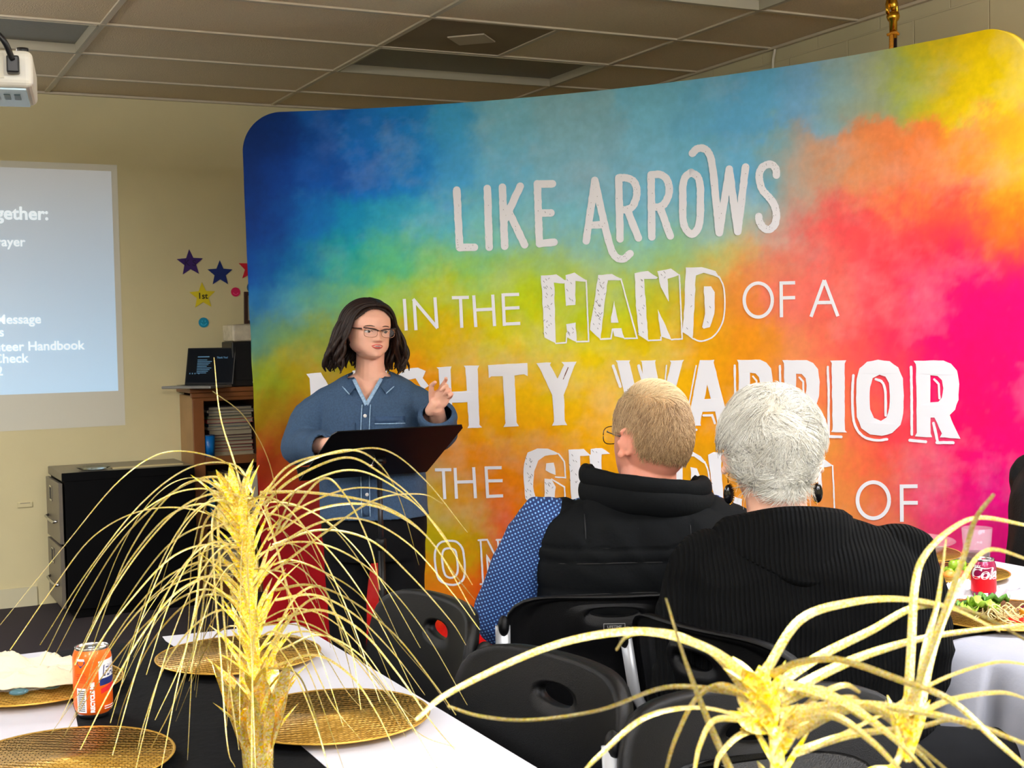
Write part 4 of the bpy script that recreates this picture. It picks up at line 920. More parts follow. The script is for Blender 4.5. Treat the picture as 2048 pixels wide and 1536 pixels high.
# ---- folding chairs
seatm = mat('chair_black', (5, 5, 6), .42, bump=.25, bscale=900, spec=.28); framem2 = mat('chair_frame', (176, 178, 180), .4, .35)
def rrect(w, h, r, n):
    """outline of a rounded panel, sampled by angle; slightly narrower at the foot"""
    out = []
    for k in range(n):
        t = 2*PI*k/n; c, s = math.cos(t), math.sin(t); e = 5.0
        q = (abs(c/(w/2))**e+abs(s/(h/2))**e)**(-1/e); out.append((q*c, q*s))
    return out
def chair(x, y, rz, label, inset=False, hv=.106, hr=.019):
    """local: sitter faces -y, backrest at y = 0 (its front face looks to -y)"""
    o = empty('folding_chair', (x, y, 0), rz); tag(o, label, 'folding chair', 'black plastic folding chairs')
    n, m = 72, 12; zc = .67; outer = rrect(.455, .335, .1, n); hole = [(.052*math.cos(2*PI*k/n), hv+hr*math.sin(2*PI*k/n)) for k in range(n)]
    def surf(u, v, off): 
        yb = -.055*((u/.2275)**2)+.02+(v+.1675)*.17
        return (u*(1-.10*(.1675-v)/.335*0), yb+off, zc+v)
    def thick(t): return -.006+.020*t**6
    rows = []
    for j in range(m+1):
        t = j/m; rows.append([surf(hole[k][0]*(1-t)+outer[k][0]*t, hole[k][1]*(1-t)+outer[k][1]*t, 0) for k in range(n)])
    back = [[(p[0], p[1]+.022-(.010 if 2 < j < m-2 else 0), p[2]) for p in rows[j]] for j in range(m, -1, -1)]
    rim = [[(p[0]*1.018, p[1]+.004, zc+(p[2]-zc)*1.02) for p in rows[m]], [(p[0]*1.024, p[1]+.014, zc+(p[2]-zc)*1.026) for p in rows[m]], [(p[0]*1.015, p[1]+.030, zc+(p[2]-zc)*1.015) for p in rows[m]]]
    allr = rows+rim+back
    b = MB(); V = [p for r in allr for p in r]; K = len(allr); Fc = []
    for j in range(K):
        for k in range(n): a, c = j, (j+1) % K; k2 = (k+1) % n; Fc.append((a*n+k, a*n+k2, c*n+k2, c*n+k))
    b.add(V, Fc); b.build('backrest', seatm, o)
    if inset: part('back_pad', mat('chair_pad', (9, 9, 10), .45, bump=.3, bscale=500), o, lambda b: b.loft([[surf(p[0]*.78*s, p[1]*.66*s-.035, -.006-.003*(s < 1)) for p in outer] for s in (1, .96)], True))
    part('seat', seatm, o, lambda b: b.loft([[(p[0]*(1.0-.05*(q == 0)), p[1]*1.15-.235, z+.012*(p[0]/.23)**2) for p in outer] for q, z in ((0, .425), (1, .43), (1, .447), (0, .452))], True))
    for s in (-1, 1):
        xs_ = s*.222
        part('front_leg', framem2, o, lambda b: b.tube([(s*.232, .056, .775), (s*.233, .035, .66), (s*.230, -.10, .43), (xs_, -.37, .012)], .0165, 10, sx=.6))
        part('rear_leg', framem2, o, lambda b: b.tube([(s*.205, -.33, .44), (s*.205, -.18, .40), (s*.205, .10, .012)], .0145, 10, sx=.55))
        part('corner_cap', seatm, o, lambda b: b.ell((s*.230, .056, .775), (.0125, .019, .022), 14, 10))
        part('hinge_bolt', chrome, o, lambda b: b.tube([(s*.225, -.10, .43), (s*.240, -.10, .43)], .009, 10))
        for yy in (-.37, .10): part('foot_cap', blk, o, lambda b: b.tube([((xs_ if yy < 0 else s*.205), yy, 0), ((xs_ if yy < 0 else s*.205), yy-.006, .03)], .017, 10))
    part('rear_brace', framem2, o, lambda b: b.tube([(-.205, .03, .12), (.205, .03, .12)], .009, 8))
    part('front_brace', framem2, o, lambda b: b.tube([(-.222, -.30, .12), (.222, -.30, .12)], .009, 8))
    return o
def logo_plate(o):
    zc = .67; yb = .02+(.106+.1675)*.17+.0228
    part('logo_frame', mat('logo_grey', (120, 120, 120), .5), o, lambda b: (b.box((0, yb, zc+.106+.0062), (.044, .0016, .0014)), b.box((0, yb, zc+.106-.0062), (.044, .0016, .0014)), b.box((.022, yb, zc+.106), (.0014, .0016, .013)), b.box((-.022, yb, zc+.106), (.0014, .0016, .013)), b.box((0, yb, zc+.0955), (.046, .0016, .0016))), False)
    Vt, Ft = text_mesh('LIFETIME', .0078, .0002, 0, 'CENTER')
    MB().add([(-v[0], yb+.001, zc+.106-.0028+v[1]) for v in Vt], Ft).build('logo_lettering', MATS['logo_grey'], o, False, False)
# facing angle: rz turns the local -y (sitting direction)
def face(dx, dy): return math.atan2(dx, -dy)
chair(1.03, 2.565, face(-1, -.04), 'black folding chair at the far right side of the near table, by the standing speaker')
chair(1.000, 1.985, face(-.985, -.17), 'black folding chair at the near table closest to the viewer, oval handle hole showing')
mc = chair(1.462, 2.478, face(.446, .894), 'black folding chair with a small logo plate, under the person in the vest', False, .136, .011); logo_plate(mc)
chair(1.482, 2.085, face(.99, .14), 'black folding chair under the white-haired woman, turned toward the right table')
chair(1.215, 1.595, face(-.28, -.96), 'black folding chair with a grey-black padded back at the bottom edge of the photo', True)
# ================================================================ right-hand table and what stands on it
QX0, QX1, QY0, QY1 = 2.03, 2.79, 1.35, 3.05
folding_table('right-hand table with food, behind the white-haired woman', QX0, QX1, QY0, QY1)
tag(drape('tablecloth', QX0, QX1, QY0, QY1, TZ-.003, .30, blackcloth, None, .010, 14), 'black tablecloth on the right-hand table', 'tablecloth')
# white runner hanging over the near edge in folds
def overhang():
    n, m = 60, 26; V, Fc = [], []
    prof = [(.27, 0), (.12, 0), (.02, .0), (-.020, -.003), (-.045, -.02), (-.056, -.08), (-.064, -.2), (-.07, -.34), (-.076, -.46)]
    for j in range(n+1):
        y = QY0-.01+(2.07-QY0)*j/n
        for k, (dx, dz) in enumerate(prof):
            a = max(0, k-3)/5
            f = a*(.030*(math.sin(y*31+.8*math.sin(y*9))-.6)+.010*math.sin(y*67))
            V.append((QX0+dx+f-.018*a, y+.10*a*(j/n-.5)+(-.05*a if j > n*.8 else 0), TZ+.0006+dz))
    L = len(prof)
    for j in range(n):
        for k in range(L-1): a = j*L+k; Fc.append((a, a+1, a+L+1, a+L))
    b = MB().add(V, Fc).build('cloth_runner', mat('white_linen', (150, 152, 162), .85, bump=.06, bscale=120))
    s = b.modifiers.new('t', 'SOLIDIFY'); s.thickness = .0015; s.offset = 1
    return tag(b, 'white cloth hanging in folds over the near side of the right-hand table', 'table runner')
overhang()
strip('paper_runner', [(2.50, QY0+.01), (2.795, QY0+.01), (2.795, QY1-.01), (2.50, QY1-.01)], TZ, 'white paper runner along the far side of the right-hand table')
strip('paper_runner', [(2.31, 2.28), (2.47, 2.20), (2.60, 2.52), (2.44, 2.60)], TZ+.001, 'white paper mat under the red can on the right-hand table')
charger(2.245, 2.135, TZ+.0026, 'gold plate heaped with salad at the right edge of the photo')
charger(2.52, 2.56, TZ+.0026, 'gold plate of fruit behind the napkins on the right-hand table', r=.14)
charger(2.62, 2.86, TZ+.0026, 'gold plate under the clear food tray at the far end of the right-hand table')
r3 = random.Random(3)
# salad plate
leafm = mat('lettuce', (150, 184, 60), .55, var=.35, vscale=40); leafd = mat('lettuce_dark', (74, 120, 40), .55, var=.3, vscale=50)
PZ = TZ+.0026+.004
def leaf(name, x, y, z, s, m, rz, label, grp):
    n = 9; V, Fc = [], []
    for j in range(n+1):
        for i in range(n+1):
            u, v = i/n*2-1, j/n*2-1; rr = math.sqrt(max(0, 1-v*v*.9))
            V.append((u*s*.6*rr, v*s, s*(.25*u*u+.18*math.sin(7*v+3*u)+.12*math.sin(11*u)+.3)))
    for j in range(n):
        for i in range(n): a = j*(n+1)+i; Fc.append((a, a+1, a+n+2, a+n+1))
    o = MB().add(V, Fc).build(name, m); o.location = (x, y, z); o.rotation_euler = (r3.uniform(-.15, .15), r3.uniform(-.15, .15), rz)
    sd = o.modifiers.new('t', 'SOLIDIFY'); sd.thickness = .0012
    return tag(o, label, 'salad leaf', grp)
sp = [(2.20, 2.20, 'pale'), (2.235, 2.215, 'dark'), (2.18, 2.17, 'pale'), (2.225, 2.175, 'pale'), (2.26, 2.20, 'dark'), (2.20, 2.145, 'pale'), (2.25, 2.16, 'dark')]
for k, (x, y, c) in enumerate(sp):
    leaf('lettuce_leaf', x, y, PZ+.004*k, .034, leafm if c == 'pale' else leafd, k*1.3, f'{c} green lettuce leaf in the salad on the right-edge plate', 'lettuce leaves of the salad')
ndm = mat('noodle', (222, 200, 140), .6)
nd = MB()
for k in range(60):
    a = r3.uniform(0, 6.28); x0, y0 = 2.215+r3.uniform(-.035, .03), 2.105+r3.uniform(-.03, .03); h = r3.uniform(.012, .04)
    nd.tube(crom([(x0, y0, PZ+h*.5), (x0+.016*math.cos(a), y0+.016*math.sin(a), PZ+h), (x0+.03*math.cos(a+.5), y0+.03*math.sin(a+.5), PZ+h*.7), (x0+.04*math.cos(a+1.2), y0+.04*math.sin(a+1.2), PZ+h*.35)], 4), .0013, 5)
no = nd.build('pasta_shreds', ndm); no['kind'] = 'stuff'; tag(no, 'heap of pale noodles on the salad plate', 'noodles')
for k, (x, y, rgb, nm) in enumerate([(2.285, 2.09, (240, 160, 30), 'orange cheese'), (2.26, 2.065, (236, 150, 24), 'orange cheese')]):
    o = MB().box((0, 0, .012), (.05, .036, .018), .4+k).build('cheese_slice', mat('cheese', rgb, .5)); o.location = (x, y, PZ+.002+.006*k); bevel(o, .004); tag(o, ['upper', 'lower'][k]+' orange cheese slice on the salad plate', 'cheese', 'cheese slices')
for k, (x, y) in enumerate([(2.215, 2.048), (2.235, 2.052), (2.20, 2.065)]):
    o = MB().ell((0, 0, .010), (.012, .011, .010), 14, 9).build('cherry_tomato', mat('tomato', (224, 40, 24), .25)); o.location = (x, y, PZ+.002); tag(o, ['middle', 'right', 'left'][k]+' red tomato piece at the front of the salad plate', 'tomato', 'tomato pieces')
# fruit plate
grape = mat('green_grape', (150, 190, 50), .25, trans=.25, var=.15, vscale=20)
gps = [(2.50, 2.55, .012), (2.522, 2.545, .012), (2.512, 2.57, .012), (2.535, 2.565, .012), (2.515, 2.555, .030), (2.55, 2.545, .012), (2.56, 2.565, .012), (2.53, 2.555, .030), (2.49, 2.575, .012), (2.548, 2.556, .029)]
for k, (x, y, z) in enumerate(gps):
    o = MB().ell((0, 0, 0), (.0115, .0115, .0125), 14, 9).build('green_grape', grape); o.location = (x, y, PZ+z); tag(o, 'green grape in the cluster on the fruit plate, '+['front left', 'front middle', 'behind the front left one', 'centre right', 'on top at left', 'front right', 'far right', 'on top in the middle', 'back left', 'on top at right'][k], 'grape', 'green grapes')
for k, (x, y, rgb, nm) in enumerate([(2.455, 2.545, (226, 120, 40), 'orange melon'), (2.47, 2.52, (236, 150, 60), 'pale orange melon'), (2.475, 2.565, (214, 96, 36), 'deep orange melon'), (2.495, 2.51, (196, 60, 40), 'red strawberry')]):
    o = MB().ell((0, 0, .012), (.017, .014, .013), 12, 8).build('fruit_piece', mat('fruit_'+str(rgb), rgb, .4, var=.15, vscale=60)); o.location = (x, y, PZ+.001); tag(o, nm+' piece beside the green grapes', 'fruit', 'fruit pieces')
# food tray with crumbs
tray = empty('food_tray', (2.62, 2.86, TZ+.0026+.0165)); tag(tray, 'clear plastic food tray with crumbs at the far end of the right-hand table', 'tray')
part('tray', mat('tray_plastic', (240, 238, 240), .06, alpha=.11, spec=.9), tray, lambda b: b.lathe([(.001, .001), (.10, .001), (.145, .03), (.15, .031), (.148, .034), (.143, .033), (.098, .004), (.001, .004)], n=40))
pcm = mat('popcorn', (244, 230, 196), .8)
pcb = MB()
for k in range(26):
    a = r3.uniform(0, 6.28); q = r3.uniform(0, .09); s = r3.uniform(.005, .011); pcb.ell((q*math.cos(a), q*math.sin(a), .006+s+r3.uniform(0, .016)), (s, s*.8, s*.8), 8, 6)
pco = pcb.build('food_crumbs', pcm, tray)
# cups
def clear_cup(x, y, z, r, h, fill, rgb, label, flare=1.25):
    o = empty('plastic_cup', (x, y, z)); tag(o, label, 'cup', 'clear plastic cups')
    part('cup', MATS['tray_plastic'], o, lambda b: b.lathe([(.001, .001), (r, .001), (r*flare, h), (r*flare-.0015, h), (r-.0015, .004), (.001, .004)], n=32))
    part('drink', mat('drink_'+str(rgb), rgb, .1, spec=.6), o, lambda b: b.lathe([(.001, .005), (r-.003, .005), (r*(1+(flare-1)*fill)-.003, h*fill), (.001, h*fill)], n=28))
clear_cup(2.685, 2.64, TZ+.002, .032, .105, .38, (70, 30, 36), 'clear cup a third full of dark drink, behind the red can')
clear_cup(2.235, 2.42, TZ+.002, .012, .085, .86, (226, 20, 34), 'small cup of bright red drink beside the woman in black', 2.5)
# napkins and forks
pap = mat('paper_napkin', (214, 213, 218), .8)
crumple('paper_napkin', (2.375, 2.395, TZ+.003), .075, .055, .026, 'white napkin crumpled in front of the fruit plate', 6.1, m=pap, rz=.3)
crumple('paper_napkin', (2.475, 2.235, TZ+.003), .09, .06, .03, 'white napkin crumpled right of the red can', 9.4, m=pap, rz=-.2)
def fork(x, y, z, rz, label, m):
    o = empty('fork', (x, y, z), rz); tag(o, label, 'fork', 'plastic forks')
    part('handle', m, o, lambda b: b.loft([[(x_, s*w, zz) for s, zz in ((-1, 0), (1, 0), (1, .002), (-1, .002))] for x_, w in ((-.09, .006), (-.02, .004), (.02, .0045), (.035, .010), (.05, .011))]), False)
    for t in (-1, -.33, .33, 1): part('tine', m, o, lambda b: b.box((.068, t*.0085, .001), (.04, .003, .002)), False)
fork(2.475, 2.245, TZ+.034, -.5, 'clear plastic fork resting on the napkin right of the red can', mat('fork_clear', (226, 226, 232), .15))
fork(2.315, 2.115, PZ+.028, .35, 'silver fork lying across the salad plate', chrome)
# cola can
colap = mat('can_purple', (150, 16, 74), .3, .3, coat=.4); colar = mat('print_bright_red', (222, 20, 36), .35, .2)
R = .0285; H = .096
cc_ = can(2.385, 2.325, TZ+.0026, R, H, -math.atan2(2.385, 2.325), 'purple and red mini soda can with white script on the right-hand table', colap, 'soda_can')
V_, F_ = [], []
for i in range(49):
    a = 2*PI*i/48
    for zz in (-.019, .019): V_.append((a*R, zz, 0))
F_ = [(2*i, 2*i+2, 2*i+3, 2*i+1) for i in range(48)]
wrap(cc_, 'red_band', colar, R, poly=(V_, F_), ang=0, z=.0415-.003, off=.0002)
wrap(cc_, 'script_lettering', cw_, R, 'Cola', .036, .02, .052, .0012, .28, off=.0006)
def swash(pts, w): 
    P = crom(pts, 8); V = []
    for i, p in enumerate(P):
        a = P[max(i-1, 0)]; b = P[min(i+1, len(P)-1)]; t = (b-a)/max(np.linalg.norm(b-a), 1e-9); k = math.sin(PI*min(max(i/(len(P)-1), .08), .92))
        for s in (-1, 1): V.append((p[0]-t[1]*s*w*k, p[1]+t[0]*s*w*k, 0))
    return V, [(2*i, 2*i+2, 2*i+3, 2*i+1) for i in range(len(P)-1)]
wrap(cc_, 'script_swash', cw_, R, poly=swash([(-.022, .002), (-.026, .016), (-.016, .026), (.004, .024), (.022, .027)], .0016), ang=.02, z=.052, off=.0009)
wrap(cc_, 'script_lettering', cw_, R, 'CHERRY', .0075, -.72, .078, .0003, off=.0006)
wrap(cc_, 'recycle_badge', cw_, R, poly=patch(.009, .010), ang=.18, z=.014, off=.0006)
# ================================================================ gold foil sprays
def foil_mat(name, rgb, rough, metal, vs=380):
    m = mat(name, rgb, rough, metal, spec=.6); N, L = m.node_tree.nodes, m.node_tree.links; b = N['Principled BSDF']
    tc = N.new('ShaderNodeTexCoord'); vo = N.new('ShaderNodeTexVoronoi'); vo.inputs['Scale'].default_value = vs; L.new(tc.outputs['Object'], vo.inputs['Vector'])
    hs = N.new('ShaderNodeHueSaturation'); hs.inputs['Color'].default_value = lin(rgb)+(1,)
    sp = N.new('ShaderNodeSeparateColor'); L.new(vo.outputs['Color'], sp.inputs[0])
    m1 = N.new('ShaderNodeMapRange'); m1.inputs['To Min'].default_value = .47; m1.inputs['To Max'].default_value = .54; L.new(sp.outputs[0], m1.inputs['Value']); L.new(m1.outputs[0], hs.inputs['Hue'])
    m2 = N.new('ShaderNodeMapRange'); m2.inputs['To Min'].default_value = .55; m2.inputs['To Max'].default_value = 1.1; L.new(sp.outputs[1], m2.inputs['Value']); L.new(m2.outputs[0], hs.inputs['Saturation'])
    m3 = N.new('ShaderNodeMapRange'); m3.inputs['To Min'].default_value = .75; m3.inputs['To Max'].default_value = 1.25; L.new(sp.outputs[2], m3.inputs['Value']); L.new(m3.outputs[0], hs.inputs['Value'])
    L.new(hs.outputs[0], b.inputs['Base Color'])
    bp = N.new('ShaderNodeBump'); bp.inputs['Strength'].default_value = .5; bp.inputs['Distance'].default_value = .003; L.new(sp.outputs[0], bp.inputs['Height']); L.new(bp.outputs['Normal'], b.inputs['Normal'])
    return m
foilr = foil_mat('foil_ribbon', (190, 164, 60), .32, .45, 850)
foill = foil_mat('foil_leaf', (252, 222, 36), .30, .25)
foilc = foil_mat('foil_vase', (226, 184, 36), .24, .55)
r4 = random.Random(21)
def ribbon_obj(root, pts, w0, w1, seed):
    """a flat foil strand through world points, tapering to its tip"""
    P = [Vector(p) for p in crom(pts, 7)]; n = len(P); loc = Vector(root.location); V, Fc = [], []
    rr = random.Random(seed); tw = rr.uniform(-.9, .9)
    for i, p in enumerate(P):
        t = (P[min(i+1, n-1)]-P[max(i-1, 0)]).normalized(); view = (p-Vector(CAMP)).normalized()
        ref = (Vector((math.cos(seed*1.7), math.sin(seed*1.7), .3))*.35-view).normalized()
        a = t.cross(ref).normalized(); b = a.cross(t)
        ang = tw*math.sin(i/n*2.5+seed); a2 = a*math.cos(ang)+b*math.sin(ang); u = i/(n-1); w = (w0*(1-u)**.8+w1)*.5
        nn = a2.cross(t)*w*.22
        V += [tuple(p-a2*w-loc), tuple(p+nn-loc), tuple(p+a2*w-loc), tuple(p-nn-loc)]
    for i in range(n-1):
        for k in range(4): k2 = (k+1) % 4; Fc.append((4*i+k, 4*i+k2, 4*i+4+k2, 4*i+4+k))
    return MB().add(V, Fc).build('foil_strand', foilr, root, False, False)
def foil_leaf(root, base, d, side, l, w, m, name='foil_leaf'):
    base, d, side = Vector(base), Vector(d).normalized(), Vector(side).normalized(); nrm = d.cross(side).normalized(); V, Fc = [], []
    K = 6
    for k in range(K+1):
        u = k/K; ww = w*math.sin(PI*min(.12+u*.88, 1))**.8*(1 if u < 1 else 0)+.0003; c = base+d*l*u+nrm*(-.10*l*u*u)
        V += [tuple(c-side*ww), tuple(c+nrm*ww*.5), tuple(c+side*ww)]
    for k in range(K): a = 3*k; Fc += [(a, a+1, a+4, a+3), (a+1, a+2, a+5, a+4)]
    return MB().add(V, Fc).build(name, m, root, False, False)
def spray(root, stem_pts, n_leaf, l0, l1, w, seed):
    """leaves packed up a stem, local coordinates"""
    rr = random.Random(seed); S_ = crom(stem_pts, 10)
    part('stem', foill, root, lambda b: b.tube(S_, [.006*(1-i/len(S_))+.0025 for i in range(len(S_))], 8))
    for k in range(n_leaf):
        u = (k+.5)/n_leaf; i = min(int(u*(len(S_)-1)), len(S_)-2); p = Vector(S_[i]).lerp(Vector(S_[i+1]), u*(len(S_)-1)-i)
        ax = (Vector(S_[i+1])-Vector(S_[i])).normalized(); ph = k*2.399+rr.uniform(-.3, .3)
        o = Vector((math.cos(ph), math.sin(ph), 0)); o = (o-ax*o.dot(ax)).normalized()
        op = rr.uniform(.36, .72); d = ax*math.cos(op)+o*math.sin(op)
        foil_leaf(root, p, d, ax.cross(o), rr.uniform(l0, l1)*(1-.25*u), w*rr.uniform(.7, 1.2), foill)
D1 = 1.955
v1 = atz(517, 1562, TZ); cx1, cy1 = v1[0], v1[1]
sp1 = empty('gold_spray', (cx1, cy1, TZ)); tag(sp1, 'tall gold foil spray with arching strands in a gold vase on the near table', 'centerpiece', 'gold foil centerpieces')
def loc1(px, py, dd=0.0): return Vector(atd(px, py, D1+dd))-Vector((cx1, cy1, TZ))
vt = loc1(527, 1400)
part('vase', foilc, sp1, lambda b: b.lathe([(.001, .001), (.026, .001), (.022, .02), (.024, .06), (.030, .09), (.034, .115), (.031, .116), (.027, .09), (.001, .08)], n=20), False)
for k in range(10):
    a = 2*PI*k/10+.2; o = Vector((math.cos(a), math.sin(a), 0))
    foil_leaf(sp1, Vector((.022*o.x, .022*o.y, .05)), Vector((o.x*.22, o.y*.22, 1)), Vector((-o.y, o.x, 0)), .115+.015*(k % 3), .020, foilc, 'vase_leaf')
spray(sp1, [(0, 0, .03), (.002, .0, .12), loc1(508, 1290), loc1(498, 1160), loc1(484, 1060), loc1(474, 1012)], 98, .085, .125, .0062, 3)
L1 = [
 [(505,985),(470,930),(380,935),(280,1010),(170,1150),(80,1290)],[(500,960),(430,915),(330,905),(240,960),(130,1090),(0,1250)],[(505,1000),(440,955),(360,975),(260,1060),(180,1180),(110,1310)],
 [(510,1010),(450,985),(370,1010),(290,1090),(215,1200),(150,1330)],[(470,1000),(400,960),(330,1000),(255,1110),(200,1250),(175,1330)],[(480,1060),(420,1010),(340,1030),(260,1120),(190,1240),(140,1345)],
 [(490,1090),(430,1050),(350,1080),(280,1160),(200,1290),(165,1400)],[(490,1130),(430,1090),(350,1110),(270,1190),(190,1300),(120,1440)],[(490,1160),(430,1120),(340,1150),(260,1230),(190,1340),(100,1470)],
 [(495,1190),(440,1150),(360,1180),(290,1260),(220,1380),(160,1500)],[(500,1230),(440,1190),(370,1210),(300,1290),(250,1400),(230,1470)],[(500,1260),(450,1220),(390,1250),(330,1330),(290,1440),(275,1500)],
 [(446,990),(412,1010),(385,1110),(378,1230),(370,1345)],[(446,1000),(425,1040),(430,1180),(440,1300),(455,1490),(470,1534)],[(440,1010),(405,1060),(395,1200),(385,1320),(375,1520)],
 [(446,990),(436,1050),(445,1200),(460,1370),(478,1500)],[(440,1020),(415,1100),(400,1250),(350,1400),(300,1500)],[(430,1080),(405,1110),(390,1220),(360,1330),(310,1440)],
 [(500,1040),(470,930),(440,830),(428,715)],[(562,1060),(540,930),(490,835),(425,782)],[(480,1200),(400,1180),(300,1240),(200,1360),(110,1500)],[(500,1075),(400,1022),(290,1020),(190,1070),(110,1170),(20,1300)],
 [(520,1000),(580,930),(680,905),(770,900),(850,960),(935,1065)],[(525,1010),(590,955),(690,915),(760,945),(830,1000),(900,1090)],[(530,1040),(600,975),(700,940),(790,975),(880,1060),(932,1155)],
 [(535,1060),(620,1005),(720,975),(820,1000),(890,1080),(945,1170)],[(535,1080),(630,1020),(740,1010),(840,1060),(910,1150),(950,1200)],[(540,1100),(640,1045),(730,1040),(820,1090),(900,1180),(960,1260)],
 [(545,1090),(640,1060),(740,1080),(820,1150),(900,1240),(932,1290)],[(550,1140),(650,1065),(750,1000),(840,988),(885,1007)],[(545,1130),(580,1120),(640,1140),(720,1190),(800,1290),(860,1360),(900,1420)],
 [(550,1180),(620,1170),(700,1200),(790,1270),(870,1370),(912,1430)],[(550,1200),(630,1190),(710,1230),(790,1310),(850,1390)],[(555,1240),(640,1220),(720,1260),(790,1340),(860,1440),(910,1500)],
 [(550,1270),(590,1195),(640,1173),(668,1220),(690,1300),(712,1390)],[(545,1290),(600,1215),(650,1200),(700,1290),(722,1420)],[(560,1300),(640,1270),(720,1310),(780,1390),(832,1470)],
 [(555,1330),(630,1310),(700,1350),(750,1420),(790,1500)],[(530,1335),(590,1345),(620,1400),(648,1500),(655,1534)],[(550,1070),(580,1000),(597,976)],[(530,1010),(555,1100),(600,1260),(660,1400),(722,1480)],
 [(560,1060),(640,960),(690,990),(740,1090),(760,1180)],[(520,1000),(600,930),(700,900),(760,930),(800,1000),(838,1130)],[(520,985),(620,985),(760,1010),(860,1080),(950,1230)]]
for k, px in enumerate(L1):
    sgn = -1 if k % 2 else 1; amp = r4.uniform(.02, .22)*sgn; n = len(px)
    pts = [atd(x, y, D1+amp*(i/(n-1))**1.2) for i, (x, y) in enumerate(px)]
    thinr = k in (1, 19, 21)
    ribbon_obj(sp1, pts, (.0034 if not thinr else .0020)*r4.uniform(.75, 1.25), .0007, k+1)
for k in range(52):     # further strands all round the stem
    u = r4.random(); base = Vector(atd(478+u*40, 985+u*330, D1)); a = r4.uniform(0, 2*PI); l = r4.uniform(.16, .36); up_ = r4.uniform(.3, 1.0)
    o = Vector((math.cos(a), math.sin(a), 0)); pts = []
    for i in range(6):
        t = i/5; pts.append(base+o*l*(t*.95)+Vector((0, 0, l*(up_*t*.75-(1.15+.35*up_)*t*t*.9))))
        if pts[-1].z < TZ+.035: pts[-1].z = TZ+.035+.002*i
    ribbon_obj(sp1, pts, r4.uniform(.0016, .003), .0006, 100+k)

# nearer spray, toward the viewer's end of the same table
D2 = 1.02
b2 = atd(1560, 1640, D2); bx2, by2 = b2[0], b2[1]
sp2 = empty('gold_spray', (bx2, by2, TZ)); tag(sp2, 'gold foil spray closest to the viewer, cut by the bottom edge at right', 'centerpiece', 'gold foil centerpieces')
def loc2(px, py, dd=0.0): return Vector(atd(px, py, D2+dd))-Vector((bx2, by2, TZ))
part('vase', foilc, sp2, lambda b: b.lathe([(.001, .001), (.026, .001), (.022, .02), (.024, .06), (.030, .09), (.034, .115), (.031, .116), (.027, .09), (.001, .08)], n=20), False)
for k in range(10):
    a = 2*PI*k/10+.2; o = Vector((math.cos(a), math.sin(a), 0))
    foil_leaf(sp2, Vector((.022*o.x, .022*o.y, .05)), Vector((o.x*.22, o.y*.22, 1)), Vector((-o.y, o.x, 0)), .115+.015*(k % 3), .020, foilc, 'vase_leaf')
spray(sp2, [(0, 0, .03), (0, 0, .12), loc2(1555, 1530), loc2(1540, 1450), loc2(1522, 1385)], 56, .035, .055, .0065, 8)
L2 = [
 ([(1520,1380),(1440,1310),(1330,1268),(1220,1266),(1080,1300),(900,1385),(832,1440)], .0056, -.10),([(1500,1400),(1430,1310),(1340,1265),(1260,1270),(1232,1300)], .003, .05),
 ([(1530,1400),(1450,1382),(1330,1375),(1200,1420),(1060,1440),(960,1432),(895,1412)], .0036, .12),([(1510,1440),(1400,1415),(1290,1435),(1200,1510),(1165,1545)], .003, -.05),
 ([(1470,1560),(1420,1450),(1370,1320),(1332,1197)], .0036, -.06),([(1500,1390),(1440,1370),(1390,1400),(1350,1480),(1332,1540)], .003, .05),([(1500,1440),(1430,1440),(1400,1490),(1388,1545)], .003, -.08),
 ([(1530,1345),(1600,1240),(1700,1205),(1800,1198),(1900,1215),(2000,1262)], .0052, .10),([(1545,1375),(1640,1312),(1740,1262),(1840,1212),(1950,1226),(2060,1285)], .0056, .12),
 ([(1540,1350),(1600,1325),(1680,1320),(1800,1360),(1900,1400),(1990,1480),(2060,1540)], .0058, -.12),([(1560,1395),(1660,1340),(1760,1300),(1880,1270),(2060,1248)], .0064, .10),
 ([(1560,1425),(1700,1410),(1820,1420),(1950,1450),(2060,1492)], .0066, -.10),([(1560,1445),(1660,1430),(1740,1480),(1805,1545)], .0056, -.12),([(1560,1405),(1640,1380),(1720,1430),(1830,1500),(1875,1545)], .0056, .08),
 ([(1590,1505),(1700,1470),(1830,1455),(1900,1440),(1946,1456)], .0044, .10),([(1815,1430),(1822,1300),(1830,1170),(1850,1110),(1900,1060),(1960,1035),(2060,1052)], .0050, .10),
 ([(1830,1430),(1850,1300),(1876,1200),(1892,1078)], .0040, .04),([(1840,1430),(1870,1290),(1920,1170),(1975,1100),(2060,1120)], .0034, .14),([(1812,1430),(1850,1330),(1925,1120),(1950,1040),(1988,988)], .0046, -.05),
 ([(1570,1365),(1680,1400),(1780,1470),(1855,1545)], .0056, -.10),([(1600,1380),(1750,1420),(1820,1480),(1900,1545)], .005, .12),([(1540,1450),(1480,1470),(1440,1510),(1430,1545)], .0034, -.05),
 ([(1580,1440),(1640,1390),(1690,1370),(1720,1385)], .0056, .05),([(1580,1460),(1650,1410),(1700,1395),(1730,1405)], .0056, .06),([(1590,1470),(1660,1432),(1740,1412),(1790,1430)], .005, -.06),
 ([(1815,1440),(1900,1400),(2000,1385),(2060,1400)], .0030, .16),([(1620,1500),(1760,1430),(1880,1360),(1990,1325),(2060,1330)], .0016, .2)]
for k, (px, w, amp) in enumerate(L2):
    n = len(px); ribbon_obj(sp2, [atd(x, y, D2+amp*(i/(n-1))**1.2) for i, (x, y) in enumerate(px)], w, .0022, 300+k)
ks = loc2(1815, 1470)
for k in range(7): foil_leaf(sp2, ks+Vector((0, 0, -.02)), Vector((.25*math.cos(k*.9), .25*math.sin(k*.9), 1)), Vector((-math.sin(k), math.cos(k), 0)), .05, .006, foill)
